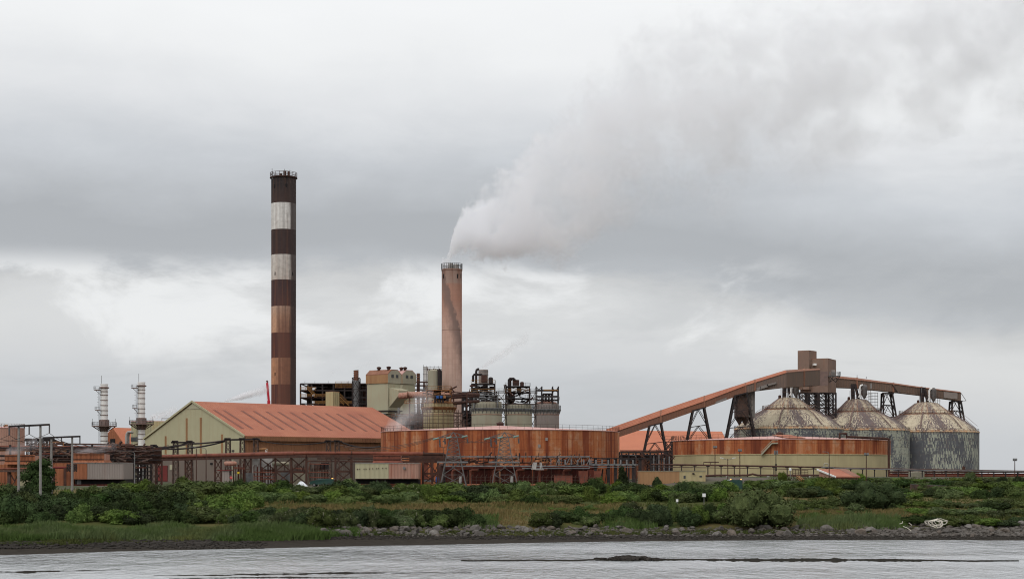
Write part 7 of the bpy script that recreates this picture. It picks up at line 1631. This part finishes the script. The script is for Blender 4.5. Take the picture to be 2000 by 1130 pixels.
lamp_post(1619.5, 886, 314, 'l', 'slim rusty lamp post in front of the hut with the orange roof'); lamp_post(1692, 886.5, 318, 'flood', 'rusty lamp post right of the hut, before the edge of the tan tank'); lamp_post(1982, 897, 335, 'flood', 'lone lamp post against the sky at the far end of the rack')
lamp_post(402.5, 878, 330, 'l', 'curved brown lamp post in front of the gable, left of the taller gantry'); lamp_post(383.5, 876, 334, 'l', 'thin brown lamp post between the trestle towers at the gable'); lamp_post(263, 885, 330, 'l', 'curved grey lamp post left of the shed plinth', 'gsteel'); lamp_post(1242.5, 892, 326, 'l', 'thin rusty lamp post beside the brown end of the low store')
p = hit(444, 985); t = thing('lamp_post', 'short pale lamp post standing in the dry grass below the shed', 'lamp post', p); tp = P(444, 967.5, p.y); MB().tube([p - Vector((0, 0, .2)), tp], .045, 8).build('post', 'gsteel', t); MB().tube([tp, tp + Vector((.12, 0, .12)), tp + Vector((.45, 0, .22))], .035, 6).build('arm', 'gsteel', t); MB().beam(tp + Vector((.25, 0, .2)), tp + Vector((.62, 0, .3)), .14, .09).build('lamp_head', 'signw', t)
MB().box(tp.x - .02, tp.x + .45, tp.y - .1, tp.y + .1, p.z + .15, p.z + .5).build('control_box', 'gsteel', t)
def sign(px, py0, py1, wpx, ybase, label):
    p = hit(px, ybase); Y = p.y; t = thing('notice_board', label, 'sign', p, None); MB().box(X(px - wpx / 2, Y), X(px + wpx / 2, Y), Y - .05, Y, Z(py1, Y), Z(py0, Y)).build('board', 'signw', t); MB().beam(p - Vector((0, 0, .2)), P(px, py0 + 1, Y + .05), .08).build('post', 'gsteel', t)
    return t
sign(1375, 962.8, 969.5, 6.5, 984, 'taller white notice board on a post beside the largest bush'); sign(1322.5, 974, 979.5, 4.5, 990, 'smaller white notice board just above the brambles'); sign(469.5, 983, 986.5, 4, 997, 'tiny pale marker board in the grass right of the short lamp post')
# tangle of pale hose on the boulders
p = hit(1828, 1033); t = thing('hose_tangle', 'tangle of pale white hose dumped on the boulders at the water edge', 'hose', p); hq = random.Random(9)
for k in range(7):
    s = p.y / F; cx, cz = hq.uniform(-10, 12) * s, hq.uniform(-1, 4) * s; rx, rz = hq.uniform(8, 22) * s, hq.uniform(3, 8) * s; a0 = hq.uniform(0, 6.28); pts = []
    for i in range(26):
        a = a0 + i * .27; pts.append(Vector((p.x + cx + rx * math.cos(a) * (1 + .1 * math.sin(3 * a)), p.y - .9 + .8 * math.sin(a + k), p.z + .75 + cz + rz * math.sin(a) + .05 * math.sin(5 * a))))
    MB().tube(pts, .038, 6).build('hose', 'hose', t, smooth=60)
t = thing('hose_tangle', 'short broken loops of pale hose among dark stones, left of the larger tangle', 'hose', hit(1770, 1033)); 
for pts in (((1757, 1022), (1762, 1021), (1763, 1017)), ((1764, 1027), (1772, 1030), (1780, 1036), (1782, 1041)), ((1775, 1020), (1779, 1023), (1781, 1025)), ((1765, 1039), (1773, 1041), (1778, 1036))):
    Yh = hit(1770, 1036).y - 1.2; MB().tube([P(a, b, Yh) for a, b in pts], .045, 6).build('hose', 'hose', t)

# ================================================================== SMOKE AND STEAM
def plume_mat(name, L, ctab, rtab, dens, amp, n1, n2, soft, color, dtab, step=.25, bias=0.0, hole=None):
    g = G(name); o = g.xyz(g.co()); x = o[0]; u_ = g.math('DIVIDE', x, L, clamp=True)
    def curve(tab, scale):
        fc = g.n('ShaderNodeFloatCurve'); cu = fc.mapping.curves[0]
        pts = [(a / L, b / scale) for a, b in tab]
        while len(cu.points) < len(pts): cu.points.new(.5, .5)
        for pnt, (a, b) in zip(cu.points, pts): pnt.location = (a, b); pnt.handle_type = 'AUTO_CLAMPED'
        fc.mapping.update(); g.put(fc.inputs['Value'], u_); return g.math('MULTIPLY', fc.outputs[0], scale)
    cz = curve(ctab, max(b for a, b in ctab) * 1.01); rr_ = curve(rtab, max(b for a, b in rtab) * 1.01); dd = curve(dtab, max(b for a, b in dtab) * 1.01)
    dz = g.math('SUBTRACT', o[2], cz); q = g.math('SQRT', g.math('ADD', g.math('MULTIPLY', dz, dz), g.math('MULTIPLY', g.math('MULTIPLY', o[1], o[1]), 1.1)))
    q = g.math('DIVIDE', q, rr_)
    v = g.co(); a_ = g.noise(v, n1, 3, .6, .3); b_ = g.noise(v, n2, 5 if hole is None else 1.5, .68 if hole is None else .4, .25)
    nn = g.math('ADD', g.math('MULTIPLY', g.math('SUBTRACT', a_, .5), 1.2), g.math('MULTIPLY', g.math('SUBTRACT', b_, .5), 1.5))
    if hole is None: nn = g.math('ADD', nn, g.math('MULTIPLY', g.math('SUBTRACT', g.noise(v, n2 * 3.2, 4, .62, .3), .5), g.mr(u_, 0.0, .30, 1.9, 0.3)))
    f = g.math('ADD', g.math('SUBTRACT', 1.0 + bias, q), g.math('MULTIPLY', nn, amp))
    f = g.mr(f, 0.0, g.mr(u_, 0.0, .5, soft * .5, soft * 1.4), 0, 1, True)
    c_ = g.noise(v, n2 * .8, 4 if hole is None else 1, .62, .35)
    f = g.math('MULTIPLY', f, g.mr(c_, .40, .66, g.mr(u_, 0, .25, .45, .12) if hole is None else hole, 1.7, True))
    if hole is not None: f = g.math('MULTIPLY', f, g.mr(u_, 0.0, .14, 0, 1, True))
    f = g.math('MULTIPLY', f, g.mr(u_, .985, .93, 0, 1)); f = g.math('MULTIPLY', g.math('MULTIPLY', f, dd), dens)
    pv = g.n('ShaderNodeVolumePrincipled'); pv.inputs['Color'].default_value = (*color, 1); g.put(pv.inputs['Density'], f); pv.inputs['Anisotropy'].default_value = 0.3
    g.nt.links.new(pv.outputs[0], g.out.inputs['Volume']); g.m.cycles.volume_step_rate = step; return g.m
def plume(name, label, org, L, ctab, rtab, dtab, dens, amp, n1, n2, soft, color, step, cover=1.5, rotz=0, bias=0.0, hole=None):
    M[name] = plume_mat(name, L, ctab, rtab, dens, amp, n1, n2, soft, color, dtab, step, bias, hole)
    mb = MB(); N = 26; k = 14
    for i in range(N + 1):
        x = L * i / N; c_ = interp(ctab, x); r_ = interp(rtab, x) * cover
        for j in range(k): a = 2 * math.pi * j / k; mb.v.append((x + (-r_ * .35 if i == 0 else 0), r_ * math.cos(a), c_ + r_ * math.sin(a)))
    for i in range(N):
        for j in range(k): mb.f.append((i * k + j, i * k + (j + 1) % k, (i + 1) * k + (j + 1) % k, (i + 1) * k + j))
    mb.f.append(tuple(range(k))); mb.f.append(tuple(N * k + j for j in range(k))[::-1])
    o = mb.build(name, name); o.location = org; o.rotation_euler = (0, 0, rotz); tag(o, label, 'smoke', kind='stuff'); return o
YP = 600; s = YP / F; org = P(872, 520, YP)
def tab(rows, f=1.0): return [((px - 872) * s, f_ * s) for px, f_ in rows]
ax = [(872, 514), (878, 500), (886, 478), (900, 460), (925, 450), (955, 436), (1000, 412), (1050, 378), (1100, 335), (1180, 285), (1260, 235), (1400, 195), (1600, 150), (1850, 85), (2150, 10)]
rd = [(872, 12), (878, 15), (886, 22), (900, 34), (925, 48), (955, 62), (1000, 80), (1050, 106), (1100, 122), (1180, 134), (1260, 150), (1400, 165), (1600, 180), (1850, 195), (2150, 215)]
dn_ = [(872, 2.4), (886, 1.7), (955, .80), (1050, .38), (1180, .21), (1400, .155), (1700, .115), (2150, .085)]
plume('smoke_plume', 'wide white smoke plume drifting up from the pinkish chimney', org, (2150 - 872) * s, [((a - 872) * s, (520 - b) * s) for a, b in ax], tab(rd), [((a - 872) * s, b) for a, b in dn_], .26, 1.45, .036, .085, .6, (.986, .989, 1.0), .11, 1.9, 0, .16)
def puff(px0, py0, px1, py1, r0, r1, Y, label, dens, col=(.98, .975, .98), amp=.45, n1=.12, n2=.24, soft=.8, fade=True, name='steam_plume'):
    s = Y / F; a, b = P(px0, py0, Y), P(px1, py1, Y); L = (px1 - px0) * s; up = (py0 - py1) * s; base_ = min(0, up) - 0.0
    off = max(0, -up) + .5; o_ = Vector((a.x, a.y, a.z - off))
    ct = [(0, off), (L * .5, off + up * .52), (L, off + up)]; rt_ = [(0, r0 * s), (L * .45, lerp(r0, r1, .6) * s), (L, r1 * s)]
    dt = [(0, 1), (L * .5, .7 if fade else 1), (L, .25 if fade else .6)]
    return plume(name, label, o_, L, ct, rt_, dt, dens, amp, n1, n2, soft, col, .16, 1.35, 0, .1, .7)
puff(434, 785, 530, 757, 2.5, 11, 610, 'small white steam plume trailing over the shed roof towards the red crane', 1.6, amp=.4)
puff(936, 722, 1035, 655, 4, 16, 505, 'thin pale steam drifting off the second digester tank', .5)
puff(290, 820, 350, 795, 8, 14, 640, 'faint steam low behind the second white stack and the shed gable', .35)
puff(690, 722, 740, 700, 3, 14, 577, 'very faint brownish steam above the slim banded stack', .04, (.85, .78, .76)); puff(640, 735, 668, 712, 4, 12, 590, 'very faint brownish steam above the black process structure', .035, (.85, .78, .76))
puff(745, 862, 850, 775, 26, 44, 440, 'grey steam veil rising in front of the process houses beside the shed end', .085, (.97, .96, .96), .8, .09, .3, .7)
puff(770, 838, 826, 780, 18, 26, 515, 'pale steam hanging among the pipes under the green process houses', .10, (.97, .96, .96), .5, .12, .3, .8)
puff(8, 886, 78, 858, 8, 16, 354, 'grey steam blowing off the ribbed cooling stack behind the first pole frame', .26, (.8, .77, .78), .7, .25, .7); puff(142, 884, 232, 872, 8, 11, 354, 'grey steam blowing off the ribbed cooling stack on the orange and grey building', .24, (.8, .77, .78), .7, .25, .7)

sc.cycles.volume_bounces = 10; sc.cycles.volume_max_steps = 256; sc.cycles.max_bounces = 12; sc.cycles.diffuse_bounces = 3; sc.cycles.glossy_bounces = 3; sc.cycles.filter_width = 1.1; sc.cycles.transparent_max_bounces = 16
sc.cycles.use_adaptive_sampling = True; sc.cycles.adaptive_threshold = 0.02
for o in bpy.data.objects:
    if '_o' in o: del o['_o']
